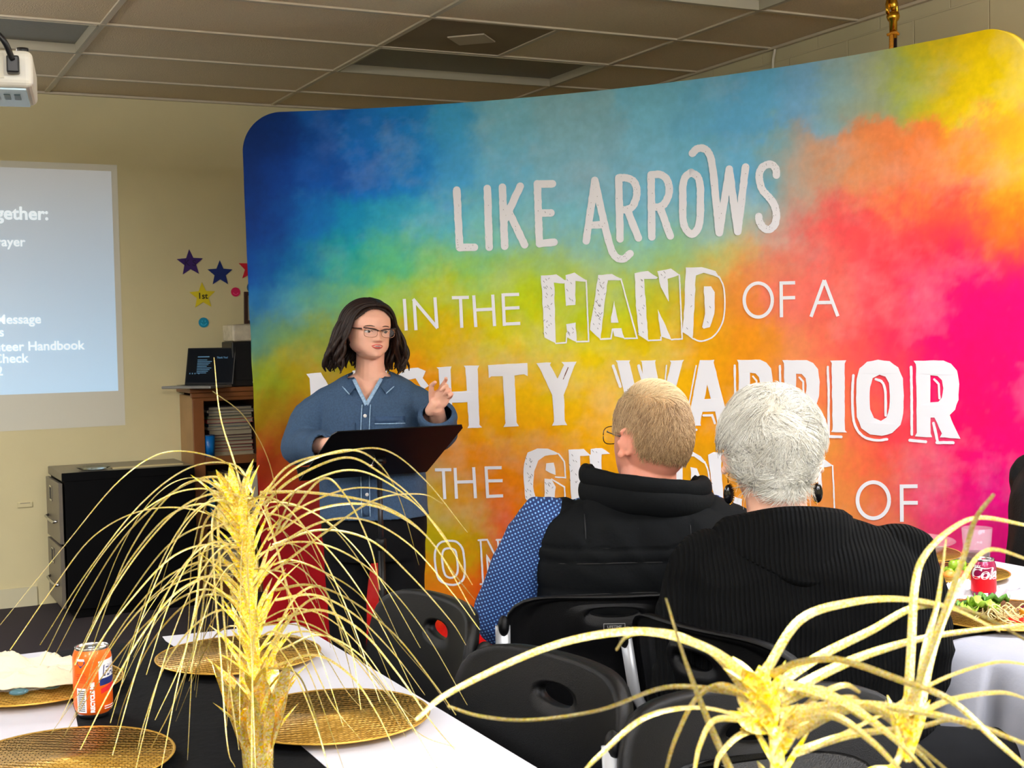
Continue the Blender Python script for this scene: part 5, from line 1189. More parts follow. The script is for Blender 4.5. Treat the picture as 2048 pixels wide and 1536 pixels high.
part('branch', foill, sp2, lambda b: b.tube(crom([(0, 0, .10), loc2(1700, 1600), loc2(1790, 1530), loc2(1815, 1440)], 8), [.003]*25, 6))
# ================================================================ people
def sub_mat(name, rgb):
    m = mat(name, rgb, .5, var=.05, vscale=25, bump=.05, bscale=300); b = m.node_tree.nodes['Principled BSDF']
    b.inputs['Subsurface Weight'].default_value = .15; b.inputs['Subsurface Radius'].default_value = (.012, .005, .003); b.inputs['Subsurface Scale'].default_value = .6
    return m
skin1 = sub_mat('skin_fair', (238, 182, 156)); skin2 = sub_mat('skin_ruddy', (222, 150, 126)); skin3 = sub_mat('skin_pale', (232, 178, 152))
HC_, HR_ = np.array([0, .008, .125]), np.array([.077, .099, .103])     # cranium ellipsoid
def _tab(z, T): return np.interp(z, [t[0] for t in T], [t[1] for t in T])
HWT = [(-.004, .012), (0, .022), (.012, .037), (.03, .050), (.055, .060), (.085, .068), (.112, .071), (.14, .073), (.17, .071), (.195, .060), (.212, .040), (.222, .012)]
YFT = [(-.004, .070), (0, .080), (.012, .090), (.03, .092), (.055, .090), (.085, .089), (.112, .089), (.14, .091), (.17, .085), (.195, .066), (.212, .044), (.222, .012)]
YBT = [(-.004, -.045), (0, -.04), (.012, -.02), (.03, .01), (.055, .03), (.085, .05), (.112, .06), (.14, .06), (.17, .06), (.195, .05), (.212, .03), (.222, .01)]
def feat(x, z):
    ax = abs(x); d = 0.0
    if .066 < z < .128:
        t = (z-.070)/(.122-.070); pr = (.0035+.021*(1-t)) if z >= .078 else .0225*(z-.066)/.012
        sx = .0065+.0055*max(0, 1-t); d += pr*math.exp(-(x/sx)**2)*min(1, (.128-z)/.008)
        d += .007*math.exp(-((ax-.0125)/.006)**2-((z-.078)/.007)**2)
    d -= .0095*math.exp(-((ax-.031)/.015)**2-((z-.113)/.0115)**2)
    d += .0045*math.exp(-((z-.131)/.009)**2-(x/.045)**2)+.006*math.exp(-((ax-.042)/.018)**2-((z-.084)/.02)**2)
    d += .0045*math.exp(-(x/.024)**2-((z-.052)/.014)**2)+.006*math.exp(-(x/.019)**2-((z-.013)/.013)**2)
    return d
def facey(x, z):
    w, f = _tab(z, HWT), _tab(z, YFT); return -(f*max(0, 1-abs(x/w)**2.2)**(1/2.2)+feat(x, z))
def add_head(b, T, ears=True, jowl=0.0, erot=.42, edx=0.0):
    n = 128; rings = []
    for z in np.arange(-.004, .2221, .0035):
        w, f, k = _tab(z, HWT), _tab(z, YFT), _tab(z, YBT); w = w*(1+jowl*math.exp(-((z-.04)/.03)**2)); r = []
        for i in range(n):
            t = 2*PI*i/n; s, c = math.sin(t), math.cos(t)           # t = 0 is the front
            e = 2.2; x = w*math.copysign(abs(s)**(2/e), s); y = math.copysign(abs(c)**(2/e), c)
            y = -(f*y+feat(x, z)*max(0, c)**.3) if c > 0 else k*(-y) if k > 0 else -y*k*0+(-k)*0+abs(y)*k
            r.append((x, y, z))
        rings.append(r)
    b.loft(rings, True, T)
    b.ell((0, .018, .125), (.077, .089, .103), 40, 26, T)
    if ears:
        for s in (-1, 1):
            E_m = T @ Matrix.Translation((s*(.073+edx), .014, .108)) @ Matrix.Rotation(s*erot, 4, 'Z') @ Matrix.Rotation(-.16, 4, 'X')
            b.ell((s*.004, .004, 0), (.0055, .017, .029), 18, 12, E_m)
            P = [(s*.0085, .004+.0165*math.sin(a), .002+.029*math.cos(a)) for a in np.linspace(-1.0, 2.7, 16)]
            b.tube(P, [.0035]+[.0046]*14+[.0035], 8, True, E_m)
            b.tube([(s*.009, .004+.009*math.sin(a), .004+.017*math.cos(a)) for a in np.linspace(-.3, 2.6, 10)], .0032, 8, True, E_m)
            b.ell((s*.006, -.003, -.026), (.0055, .0075, .009), 14, 10, E_m)
            b.ell((s*.004, -.012, -.002), (.0045, .0045, .007), 12, 8, E_m)
def add_hand(b, T, side=1, curl=(.3, .35, .4, .45), tc=.4, sc=1.0):
    T = T @ Matrix.Scale(sc, 4)
    b.ell((0, 0, .045), (.040, .0155, .052), 18, 12, T)
    b.limb([(0, 0, -.02), (0, 0, .02)], [.025, .030], 12, T)
    for x, l, c, r in zip((.029, .010, -.010, -.028), (.072, .081, .075, .058), curl, (.0095, .0098, .0093, .0083)):
        p = Vector((x*side, 0, .082)); P = [p]; a = c*.55
        for q, f in enumerate((.45, .31, .24)):
            p = p+Vector((x*side*.25*f, -math.sin(a), math.cos(a)))*l*f; P.append(p); a += c*1.25
        b.limb(P, [r, r*.95, r*.87, r*.76], 10, T, 3)
    b.limb([(.022*side, -.004, .018), (.046*side, -.012, .045), (.060*side, -.012-.012*tc, .070), (.064*side-.012*tc*side, -.016-.02*tc, .094)], [.0145, .0120, .0105, .0085], 10, T, 3)
def frame(p, z, y):
    """matrix with given z axis and approximate y axis at p"""
    z = Vector(z).normalized(); y = Vector(y); x = y.cross(z).normalized(); y = z.cross(x); M = Matrix.Identity(4)
    for i in range(3): M[i][0], M[i][1], M[i][2], M[i][3] = x[i], y[i], z[i], p[i]
    return M
def torso(b, rings, n=48, e=2.4, T=None):
    out = []
    for z, cx, cy, rx, ryf, ryb in rings:
        r = []
        for i in range(n):
            t = 2*PI*i/n; c, s = math.cos(t), math.sin(t); x = rx*math.copysign(abs(c)**(2/e), c); q = math.copysign(abs(s)**(2/e), s)
            r.append((cx+x, cy+(ryf if q < 0 else ryb)*q, z))
        out.append(r)
    b.loft(out, True, T)
def smooth_rings(R, k=5):
    P = crom(R, k); return [tuple(p) for p in P]
def folds(amp, s, seed, aniso=(1, 1, .45)):
    def f(p, no):
        q = Vector((p.x*aniso[0]*s+seed, p.y*aniso[1]*s, p.z*aniso[2]*s)); a = noise.noise(q); b = noise.noise(q*2.3+Vector((3, 1, 7)))
        return amp*(1-abs(a)*2.2)+amp*.45*b
    return f
def strands(name, m, parent, P0, N0, D0, L, off, rad, col, T, steps=5, gravity=.35, wig=.15, seed=1, rneck=None, taper=.35):
    """many thin hairs combed over the head, built as one mesh"""
    rs = np.random.RandomState(seed); n = len(P0); P = P0.copy(); D = D0/np.linalg.norm(D0, axis=1, keepdims=True); pts = []
    wv = rs.normal(size=(n, 3))*wig
    for k in range(steps+1):
        u = k/steps; q = (P-HC_)/HR_; l = np.linalg.norm(q, axis=1, keepdims=True); target = HC_+q/l*HR_; nn = q/HR_; nn /= np.linalg.norm(nn, axis=1, keepdims=True)
        o = off*(.25+.75*min(1, u*1.6)); Q = target+nn*o[:, None]
        low = P[:, 2] < .055
        if rneck is not None and low.any():
            h = P[low, :2]-np.array([0, .022]); hl = np.linalg.norm(h, axis=1, keepdims=True); hh = h/hl*np.maximum(hl, rneck+o[low][:, None]); 
            Q[low, :2] = hh+np.array([0, .022]); Q[low, 2] = P[low, 2]
        pts.append(Q.copy()); D = D+wv*(.6/steps)+np.array([0, 0, -gravity/steps]); D -= nn*(D*nn).sum(1, keepdims=True)*.9
        D /= np.linalg.norm(D, axis=1, keepdims=True); P = Q+D*(L/steps)[:, None]
    pts = np.array(pts); K = steps+1; V = np.zeros((n, K, 3, 3))
    for k in range(K):
        t = pts[min(k+1, K-1)]-pts[max(k-1, 0)]; t /= np.linalg.norm(t, axis=1, keepdims=True)+1e-9
        a = np.cross(t, np.array([.31, .52, .8])); a /= np.linalg.norm(a, axis=1, keepdims=True)+1e-9; b = np.cross(t, a); r = (rad*(1-(1-taper)*k/(K-1)))[:, None]
        for j in range(3): V[:, k, j] = pts[k]+(a*math.cos(2*PI*j/3)+b*math.sin(2*PI*j/3))*r
    Vw = V.reshape(-1, 3); TM = np.array(T); Vw = Vw@TM[:3, :3].T+TM[:3, 3]
    base = (np.arange(n)*K*3)[:, None, None, None]; kk = (np.arange(K-1)*3)[None, :, None, None]; jj = np.arange(3)
    quad = np.stack([jj, (jj+1) % 3, (jj+1) % 3+3, jj+3], -1)[None, None]
    Fq = (base+kk+quad).reshape(-1, 4)
    me = bpy.data.meshes.new(name); nvv, nf = len(Vw), len(Fq)
    me.vertices.add(nvv); me.vertices.foreach_set('co', Vw.astype(np.float32).ravel()); me.loops.add(nf*4); me.loops.foreach_set('vertex_index', Fq.astype(np.int32).ravel())
    me.polygons.add(nf); me.polygons.foreach_set('loop_start', np.arange(0, nf*4, 4, dtype=np.int32)); me.polygons.foreach_set('use_smooth', [True]*nf); me.update(); me.materials.append(m)
    ca = me.color_attributes.new('Col', 'FLOAT_COLOR', 'POINT'); cc2 = np.ones((n, K*3, 4), np.float32); cc2[:, :, :3] = col[:, None, :]; ca.data.foreach_set('color', cc2.ravel())
    return link(name, me, parent)
def sph(n, seed):
    rs = np.random.RandomState(seed); d = rs.normal(size=(n, 3)); d /= np.linalg.norm(d, axis=1, keepdims=True); return d
def cap_mesh(name, m, parent, T, keep, off, rough=0.0, seed=0):
    n, mm = 128, 90; V, Fc = [], []
    for j in range(mm+1):
        a = -PI/2+PI*j/mm
        for i in range(n):
            t = 2*PI*i/n; d = np.array([math.cos(a)*math.sin(t), -math.cos(a)*math.cos(t), math.sin(a)]); o = off(d) if callable(off) else off
            if rough: o += rough*noise.noise(Vector(d*7)+Vector((seed, 0, 0)))
            V.append(tuple(HC_+d*(HR_+o)))
    for j in range(mm):
        for i in range(n):
            k = (i+1) % n; q = (j*n+i, j*n+k, (j+1)*n+k, (j+1)*n+i)
            c = sum((np.array(V[x]) for x in q))/4; d = (c-HC_)/HR_
            if keep(c, d/np.linalg.norm(d)): Fc.append(q)
    o = MB().add(V, Fc, T).build(name, m, parent, True, True); s = o.modifiers.new('t', 'SOLIDIFY'); s.thickness = .004; s.offset = -1
    return o
hairv = mat('hair_strand', (255, 255, 255), .42, attr='Col', spec=.5)

# ---------------------------------------------------------------- standing speaker
DW = 5.25; SW = F_PX/DW
wb = atd(738, 670, DW); speaker_p = empty('person', (wb[0], wb[1], 0), -YAW)
tag(speaker_p, 'standing person with long dark hair, glasses and denim shirt, gesturing behind the music stand', 'person')
def wl(px, py, y=0.0): s = F_PX/(DW+y); return Vector(((px-738)/s+ (738-1024)/F_PX*y*0, y, HC+(670-py)/s))
HT = Matrix.Translation((-.008, -.012, 1.306)) @ Matrix.Rotation(math.radians(30), 4, 'Z') @ Matrix.Rotation(math.radians(3), 4, 'Y') @ Matrix.Rotation(math.radians(4), 4, 'X') @ Matrix.Diagonal((1.11, 1.0, .915, 1))
b = MB(); add_head(b, HT, True, .20)
b.ell((0, -.018, .016), (.043, .050, .022), 24, 14, HT)
b.limb([(.004, .018, 1.36), (0, .015, 1.28), (0, .022, 1.20)], [.056, .055, .066], 20)
TR_ = [(.60, 0, .01, .17, .13, .13), (.72, 0, .01, .205, .14, .14), (.85, 0, .01, .20, .135, .13), (1.0, 0, .0, .195, .14, .125), (1.10, 0, .0, .195, .125, .12), (1.17, 0, .01, .185, .09, .10), (1.215, 0, .015, .13, .068, .075), (1.245, 0, .018, .07, .056, .058)]
torso(b, smooth_rings([(z, x, y, rx-.014, f-.014, k-.014) for z, x, y, rx, f, k in TR_]))
hwR, hwL = (-.13, -.23, .985), (.268, -.19, 1.108)
b.limb([(-.15, .01, 1.115), (-.27, -.008, .97), hwR], [.048, .043, .028]); b.limb([(.15, .01, 1.115), (.264, -.028, 1.01), hwL], [.048, .043, .028])
add_hand(b, frame(hwR, (.75, -.62, -.1), (.1, .1, 1)), 1, (.5, .55, .6, .6), .3)
add_hand(b, frame((hwL[0]-.012, hwL[1]-.004, hwL[2]+.008), (.62, -.25, .72), (.35, .85, .1)), -1, (.35, .95, 1.1, 1.15), .8, .90)
for s in (-1, 1):
    b.limb([(s*.095, .01, .66), (s*.10, .0, .38), (s*.105, .02, .09)], [.08, .055, .040]); b.limb([(s*.105, .045, .045), (s*.115, -.10, .035)], [.035, .032])
body = fuse('body', b, skin1, speaker_p, .0034, 2)
den = mat('denim', (54, 80, 110), .8, var=.18, vscale=150, bump=.5, bscale=500, detail=8); denl = mat('denim_edge', (142, 172, 200), .8, var=.25, vscale=120)
dend = mat('denim_dark', (46, 72, 104), .8, var=.2, vscale=60)
b = MB(); torso(b, smooth_rings([(.665, 0, .01, .212, .152, .150)]+TR_[1:-1]+[(1.235, 0, .018, .088, .066, .066)]))
b.limb([(-.155, .01, 1.128), (-.225, .0, 1.07), (-.278, -.008, .965)], [.066, .080, .072], 20); b.limb([(-.278, -.008, .965), (-.165, -.19, .972)], [.072, .058], 20)
b.limb([(.150, .01, 1.128), (.222, .0, 1.075), (.268, -.025, 1.015)], [.066, .078, .070], 20); b.limb([(.266, -.025, 1.01), (.268, -.155, 1.075)], [.068, .064], 20)
shirt = fuse('denim_shirt', b, den, speaker_p, .0065, 4, folds(.005, 13, 4.2))
def cut(o, fn):
    bm = bmesh.new(); bm.from_mesh(o.data); bmesh.ops.delete(bm, geom=[f for f in bm.faces if fn(f.calc_center_median())], context='FACES'); bm.to_mesh(o.data); bm.free()
ZV = 1.128
cut(shirt, lambda c: (c.z < .685) or (c.y < .03 and c.z > ZV and abs(c.x+.004) < (c.z-ZV)*.52+.002) or (c.z > 1.222 and abs(c.x) < .085) or
    (Vector(c)-Vector((.268, -.178, 1.085))).length < .062 and c.y < -.185 or (Vector(c)-Vector((-.150, -.215, .974))).length < .053 and c.y < -.222)
sd = shirt.modifiers.new('t', 'SOLIDIFY'); sd.thickness = .003; sd.offset = 1
def fr_y(x, z):
    R = TR_; cy = _tab(z, [(r[0], r[2]) for r in R]); rx = _tab(z, [(r[0], r[3]) for r in R]); f = _tab(z, [(r[0], r[4]) for r in R]); return cy-f*max(0, 1-abs(x/rx)**2.4)**(1/2.4)
def front_strip(name, pts, w, m, off=.009, parent=speaker_p, th=.003):
    P = crom([(x, 0, z) for x, z in pts], 8); V, Fc = [], []
    for i, p in enumerate(P):
        a = P[max(i-1, 0)]; c = P[min(i+1, len(P)-1)]; t = np.array([c[0]-a[0], c[2]-a[2]]); t /= np.linalg.norm(t)+1e-9
        for s in (-1, 1): x, z = p[0]-t[1]*s*w/2, p[2]+t[0]*s*w/2; V.append((x, fr_y(x, z)-off, z))
    for i in range(len(P)-1): Fc.append((2*i, 2*i+1, 2*i+3, 2*i+2))
    o = MB().add(V, Fc).build(name, m, parent, True, True); s = o.modifiers.new('t', 'SOLIDIFY'); s.thickness = th; s.offset = 0; return o
front_strip('placket', [(-.004, ZV+.004), (-.010, 1.0), (-.014, .85), (-.014, .70)], .034, den)
for dx in (-.016, .016): front_strip('placket_stitching', [(-.004+dx, ZV-.002), (-.010+dx, 1.0), (-.014+dx, .85), (-.014+dx, .70)], .0035, denl, .0115)
front_strip('neckline_edge', [(-.004, ZV-.003), (-.0315, 1.175), (-.057, 1.222)], .014, denl, .010); front_strip('neckline_edge', [(-.004, ZV-.003), (.0235, 1.175), (.049, 1.222)], .014, denl, .010)
btn = mat('button_pearl', (226, 224, 220), .25)
for z in (1.085, .985, .885, .785): part('button', btn, speaker_p, lambda b: b.ell((-.008, fr_y(-.01, z)-.013, z), (.007, .003, .007), 12, 8))
front_strip('pocket', [(.085, 1.06), (.085, .955)], .115, den, .0075); front_strip('pocket_flap', [(.028, 1.068), (.142, 1.066)], .026, dend, .0105); front_strip('pocket_stitching', [(.028, 1.054), (.142, 1.052)], .004, denl, .013)
front_strip('pocket', [(-.100, 1.06), (-.100, .955)], .105, den, .0075)
for s in (-1, 1):        # collar leaves
    b = MB(); K = 8; V, Fc = [], []
    for k in range(K+1):
        u = k/K; a = PI*(.06+.88*u)*.5*1.0
        inn = Vector((s*(.050+.022*math.sin(u*1.6)), -.050+.095*u, 1.222+.026*u)); out = inn+Vector((s*(.050-.012*u), -.020+.034*u, -.030+.004*u))
        if k == 0: inn = Vector((s*.040, -.068, 1.196)); out = Vector((s*.070, -.098, 1.166))
        V += [tuple(inn), tuple((inn+out)/2+Vector((0, -.003, .006))), tuple(out)]
    for k in range(K): a = 3*k; Fc += [(a, a+1, a+4, a+3), (a+1, a+2, a+5, a+4)]
    o = b.add(V, Fc).build('collar', den, speaker_p); q = o.modifiers.new('t', 'SOLIDIFY'); q.thickness = .004
    part('collar_edge', denl, speaker_p, lambda b: b.tube([V[2+3*k] for k in range(K+1)], .0022, 6))
b = MB(); b.loft([[(.268+(.060+o)*math.cos(t), -.176+dy+(.052+o)*math.sin(t)*.5, 1.085+dz+(.052+o)*math.sin(t)*.8) for t in [2*PI*k/28 for k in range(28)]] for o, dy, dz in ((.010, .045, -.022), (.016, .02, -.012), (.012, -.008, .004), (-.004, -.012, .008))], False)
cuff = b.build('rolled_cuff', den, speaker_p); q = cuff.modifiers.new('t', 'SOLIDIFY'); q.thickness = .006
b = MB(); b.loft([[(-.158+.054*math.cos(t), -.205+dy, .974+.052*math.sin(t)) for t in [2*PI*k/28 for k in range(28)]] for dy in (.03, -.012)], False)
cuff = b.build('rolled_cuff', den, speaker_p); q = cuff.modifiers.new('t', 'SOLIDIFY'); q.thickness = .006
trs = mat('black_trousers', (10, 11, 14), .9, spec=.2)
b = MB(); torso(b, smooth_rings([(.52, 0, .01, .185, .13, .135), (.62, 0, .01, .205, .14, .145), (.75, 0, .01, .198, .13, .135)]))
for s in (-1, 1): b.limb([(s*.103, .01, .60), (s*.112, .0, .36), (s*.112, .02, .05)], [.098, .078, .064], 20)
tr_o = fuse('trousers', b, trs, speaker_p, .008, 4, folds(.003, 14, 9.1)); cut(tr_o, lambda c: c.z < .035)
for s in (-1, 1): part('shoe', mat('shoe_black', (16, 16, 18), .5), speaker_p, lambda b: (b.ell((s*.115, -.03, .036), (.045, .125, .036), 20, 12), b.box((s*.115, -.03, .008), (.078, .22, .016))))
# face
eyew, iris, brow_m, lipm, tooth = mat('eye_white', (236, 230, 226), .2), mat('iris_brown', (56, 40, 30), .15), mat('eyebrow', (66, 42, 30), .8), mat('lips', (196, 92, 84), .4), mat('teeth', (240, 234, 224), .3)
def face_parts(parent, T, lips=True):
    for s in (-1, 1):
        x = s*.031; y = facey(x, .113)
        e = part('eye', eyew, parent, lambda b: b.ell((x, y+.0055, .1125), (.0128, .0100, .0088), 18, 12, T))
        part('iris', iris, e, lambda b: b.ell((x+.0025, y-.0040, .112), (.0058, .0022, .0058), 14, 8, T))
        part('eyelid', MATS['skin_fair'], parent, lambda b: b.tube([(x+q*.0125, facey(x+q*.0125, .1195)-.0010+.0045*q*q, .1205-.003*q*q) for q in np.linspace(-1, 1, 9)], [.0018, .0032, .0036, .0038, .0038, .0038, .0036, .0032, .0018], 8, True, T))
        part('eyelashes', brow_m, parent, lambda b: b.tube([(x+q*.0128, facey(x+q*.0125, .1165)-.0050+.005*q*q, .1178-.0040*q*q) for q in np.linspace(-1, 1, 9)], .0014, 6, True, T))
        part('eyebrow', brow_m, parent, lambda b: b.tube([(x+q*.017, facey(x+q*.017, .134)-.0005, .1335+.0035*(1-q*q)+s*q*-.001) for q in np.linspace(-1, 1, 9)], [.0008, .0018, .0022, .0023, .0023, .0022, .0019, .0014, .0007], 6, True, T))
    if lips:
        W_l = .0215
        part('mouth_opening', mat('mouth_dark', (70, 24, 24), .6), parent, lambda b: b.loft([[(q*W_l*.86, facey(q*W_l, .052)-.0006-.0004*k, .052+k*.0048*(1-q*q)) for q in np.linspace(-1, 1, 11)] for k in (-1, 1)], False, T))
        part('teeth', tooth, parent, lambda b: b.loft([[(q*W_l*.62, facey(q*W_l*.62, .052)-.0018, .0524+k*.0032*(1-.4*q*q)) for q in np.linspace(-1, 1, 9)] for k in (-.1, 1)], False, T))
        part('upper_lip', lipm, parent, lambda b: b.tube([(q*W_l, facey(q*W_l, .056)-.0008, .0520+.0060*(1-q*q)**.8-.0012*math.exp(-(q/.18)**2)) for q in np.linspace(-1, 1, 15)], [.0007+.0026*(1-q*q)**.7 for q in np.linspace(-1, 1, 15)], 8, True, T))
        part('lower_lip', lipm, parent, lambda b: b.tube([(q*W_l*.94, facey(q*W_l, .046)-.0012, .0520-.0068*(1-q*q)**.8) for q in np.linspace(-1, 1, 15)], [.0007+.0036*(1-q*q)**.7 for q in np.linspace(-1, 1, 15)], 8, True, T))
face_parts(speaker_p, HT)
def spectacles(parent, T, rim_r, m, cat, w=.0255, h=.0185, yo=-.026, zc=.110, lens=True, browbar=None):
    g = MB(); y0 = min(facey(0, .118), facey(.031, .12))+yo*.35; 
    for s in (-1, 1):
        loop = []
        for k in range(25):
            t = 2*PI*k/24; c, q = math.cos(t), math.sin(t); e = 3.2; rr = (abs(c)**e+abs(q)**e)**(-1/e)
            x = s*(.0325)+rr*c*w; loop.append((x, y0+.10*abs(x)*abs(x)*5, zc+rr*q*h-(.002 if q < 0 else 0)))
        g.tube(loop, rim_r, 8, True, T)
        if lens: lensP = loop
        g.tube([(s*.058, y0+.019, zc+.011), (s*.066, y0+.03, zc+.011), (s*.077, -.03, zc+.011), (s*.079, .012, zc+.009), (s*.077, .024, zc-.008)], rim_r*1.25, 8, True, T)
    g.tube([(-.009, y0+.001, zc+.006), (0, y0-.003, zc+.010), (.009, y0+.001, zc+.006)], rim_r*1.1, 8, True, T)
    o = g.build('glasses', m, parent)
    if browbar:
        for s in (-1, 1):
            part('brow_bar', browbar, o, lambda b: b.tube([(s*(.0325+q*.028), y0+.5*(.0325+q*.028)**2-.0005, zc+.0155+.004*q-.003*q*q*(q < 0)) for q in np.linspace(-1, 1, 9)], .0026, 8, True, T))
            part('temple', browbar, o, lambda b: b.tube([(s*.060, y0+.019, zc+.014), (s*.068, y0+.028, zc+.014), (s*.079, -.03, zc+.013), (s*.080, .006, zc+.011)], .0027, 8, True, T))
    for s in (-1, 1): part('lens', mat('lens_clear', (235, 240, 240), .02, alpha=.10, spec=.5), o, lambda b: b.loft([[(s*.0325+w*.95*k*math.cos(2*PI*i/20), y0+.012*k*.3, zc+h*.95*k*math.sin(2*PI*i/20)) for i in range(20)] for k in (1, .3)], False, T))
    return o
spectacles(speaker_p, HT, .0012, mat('frame_brown', (150, 104, 78), .3), 'g', .0245, .0175, browbar=mat('frame_dark', (42, 24, 24), .3))
part('earring', mat('pearl', (240, 232, 220), .15), speaker_p, lambda b: [b.ell((s*.086, .004, .072), (.005, .005, .005), 12, 8, HT) for s in (-1,)])
# long wavy hair, parted at the crown
hd = mat('hair_dark', (34, 20, 14), .5, var=.45, vscale=90, spec=.35)
def hk(c, d):
    f = -d[1]; z = c[2]
    if f > .3: return z > .211-10*c[0]**2
    if f > -.1: return z > .150-.5*(.3-f)
    return z > .02
cap = cap_mesh('hair', hd, speaker_p, HT, hk, .013, .003, 3)
rl = random.Random(8)
for s in (-1, 1):
    for k in range(64):
        y0 = -.085+.17*((k*.618) % 1); u0 = (y0+.085)/.17
        phi = math.radians(66+114*min(1, u0*1.05+rl.uniform(-.06, .06))); endz = -.030-.040*rl.random()+(.01 if phi > 2.4 else 0); P = []; ph = rl.uniform(0, 6.28); fl = rl.uniform(.35, 1.15)
        for i in range(17):
            t = i/16
            if t < .42:
                q = t/.42; p0 = np.array([s*.004, y0*.9, 0]); a = PI/2*q
                x = s*math.sin(phi)*math.sin(a); y = (1-math.sin(a))*(y0/.10)*.9-math.cos(phi)*math.sin(a); zz = math.cos(a)*.98
                d = np.array([x, y, zz]); d /= np.linalg.norm(d); p = HC_+d*(HR_+.016+.003*math.sin(k*1.9))
                if q > .8: p[2] = p[2]
                last = p
            else:
                q = (t-.42)/.58; z = last[2]+(endz-last[2])*q
                rad = 1+.62*fl*math.sin(q*PI*.60)*(.85 if phi < 1.9 else .6); wv = .015*q
                p = np.array([last[0]*rad+wv*math.sin(9*q+ph), (last[1]-.01)*(1+.10*q)+.01+wv*math.cos(8*q+ph), z])
            P.append(tuple(p))
        P = crom(P, 2); w = rl.uniform(.005, .0095); n = len(P)
        mb = MB().tube(P, [w*(.55+.6*math.sin(PI*min(1, .15+.8*i/n)))*(1 if i < n-2 else (n-i)/3) for i in range(n)], 7, True, HT)
        mb.build('hair_lock', hd, cap)

# ---------------------------------------------------------------- music stand
TY = 4.47
tl, trr = atY(673, 867, TY), atY(925, 846, TY); bl, br_ = atY(594, 963, TY+.27), atY(858, 941, TY+.27)
ms = empty('music_stand', ((tl[0]+trr[0])/2, TY+.14, 0)); tag(ms, 'black music stand in front of the speaker', 'music stand')
stm = mat('stand_black', (7, 7, 8), .45, spec=.3); mo = Vector(ms.location)
tz_, bz_ = (tl[2]+trr[2])/2, (bl[2]+br_[2])/2; hwid = ((trr[0]-tl[0])+(br_[0]-bl[0]))/4; xo = ((bl[0]+br_[0])-(tl[0]+trr[0]))/2
dk = MB(); c0, c1 = Vector((0, -.14, tz_)), Vector((xo, .13, bz_)); nrm = (c1-c0).cross(Vector((1, 0, 0))).normalized()
if nrm.z < 0: nrm = -nrm
def dpt(u, v, h): return c0.lerp(c1, v)+Vector((u*hwid, 0, 0))+nrm*h
prof = [(-1+.05, 0), (1-.05, 0), (1, .06), (1, 1), (-1, 1), (-1, .06)]
dk.loft([[dpt(u, v, h) for u, v in prof] for h in (-.002, .002)]); flat(dk.build('desk', stm, ms))
part('ledge', stm, ms, lambda b: b.loft([[dpt(u, 1, 0), dpt(u, 1, .055), dpt(u, 1.012, .055), dpt(u, 1.012, 0)] for u in (-1, 1)]), False)
pc_ = dpt(.02, .62, -.03); hub = Vector((pc_.x, pc_.y+.02, pc_.z-.03))
part('tilt_clamp', stm, ms, lambda b: (b.tube([dpt(-.06, .62, -.012), dpt(.10, .62, -.012)], .012, 12), b.tube([dpt(.02, .62, -.008), hub], .013, 12)))
part('tilt_knob', chrome, ms, lambda b: (b.tube([hub+Vector((-.045, -.01, .025)), hub+Vector((-.03, -.01, .035))], .010, 12), b.tube([hub+Vector((-.03, -.012, .035)), hub+Vector((-.022, -.016, .06))], .004, 8)))
part('upper_pole', mat('pole_grey', (44, 44, 48), .3, .6), ms, lambda b: b.tube([hub, (hub.x, hub.y, .50)], .0095, 14))
part('lower_pole', stm, ms, lambda b: b.tube([(hub.x, hub.y, .62), (hub.x, hub.y, .16)], .0135, 14))
part('height_collar', stm, ms, lambda b: b.lathe([(.014, .60), (.019, .605), (.019, .64), (.014, .645)], (hub.x, hub.y, 0), 16))
for k in range(3):
    a = .5+2*PI*k/3; part('tripod_leg', stm, ms, lambda b: b.tube([(hub.x, hub.y, .19), (hub.x+.10*math.cos(a), hub.y+.10*math.sin(a), .13), (hub.x+.24*math.cos(a), hub.y+.24*math.sin(a), .012)], [.011, .010, .010], 10))
# ---------------------------------------------------------------- seated figures
def quilt(amp, seams, vx=None, top=None):
    def f(p, no):
        z = p.z; d = 0.0
        for a, c in zip(seams[:-1], seams[1:]):
            if a <= z < c: d = amp*(math.sin(PI*(z-a)/(c-a))**.55-.6)
        if vx and z > top: u = (p.x/vx) % 1.0; d = amp*.8*(min(1, math.sin(PI*u)**.5)-.5)
        q = Vector((p.x*13, p.y*13, p.z*9)); a = noise.noise(q+Vector((p.z*9, 0, 0))); return d+.0020*(1-abs(a)*3)+.0008*noise.noise(q*3)
    return f
def hair_sample(n, seed, keep):
    d = sph(n, seed); P = HC_+d*HR_; ok = np.array([keep(p, q) for p, q in zip(P, d)]); return P[ok], d[ok]
def seated(root_xy, label, skin, hT, jowl, arms, legs_m, hand=True):
    o = empty('person', (root_xy[0], root_xy[1], 0), -YAW); tag(o, label, 'person')
    return o
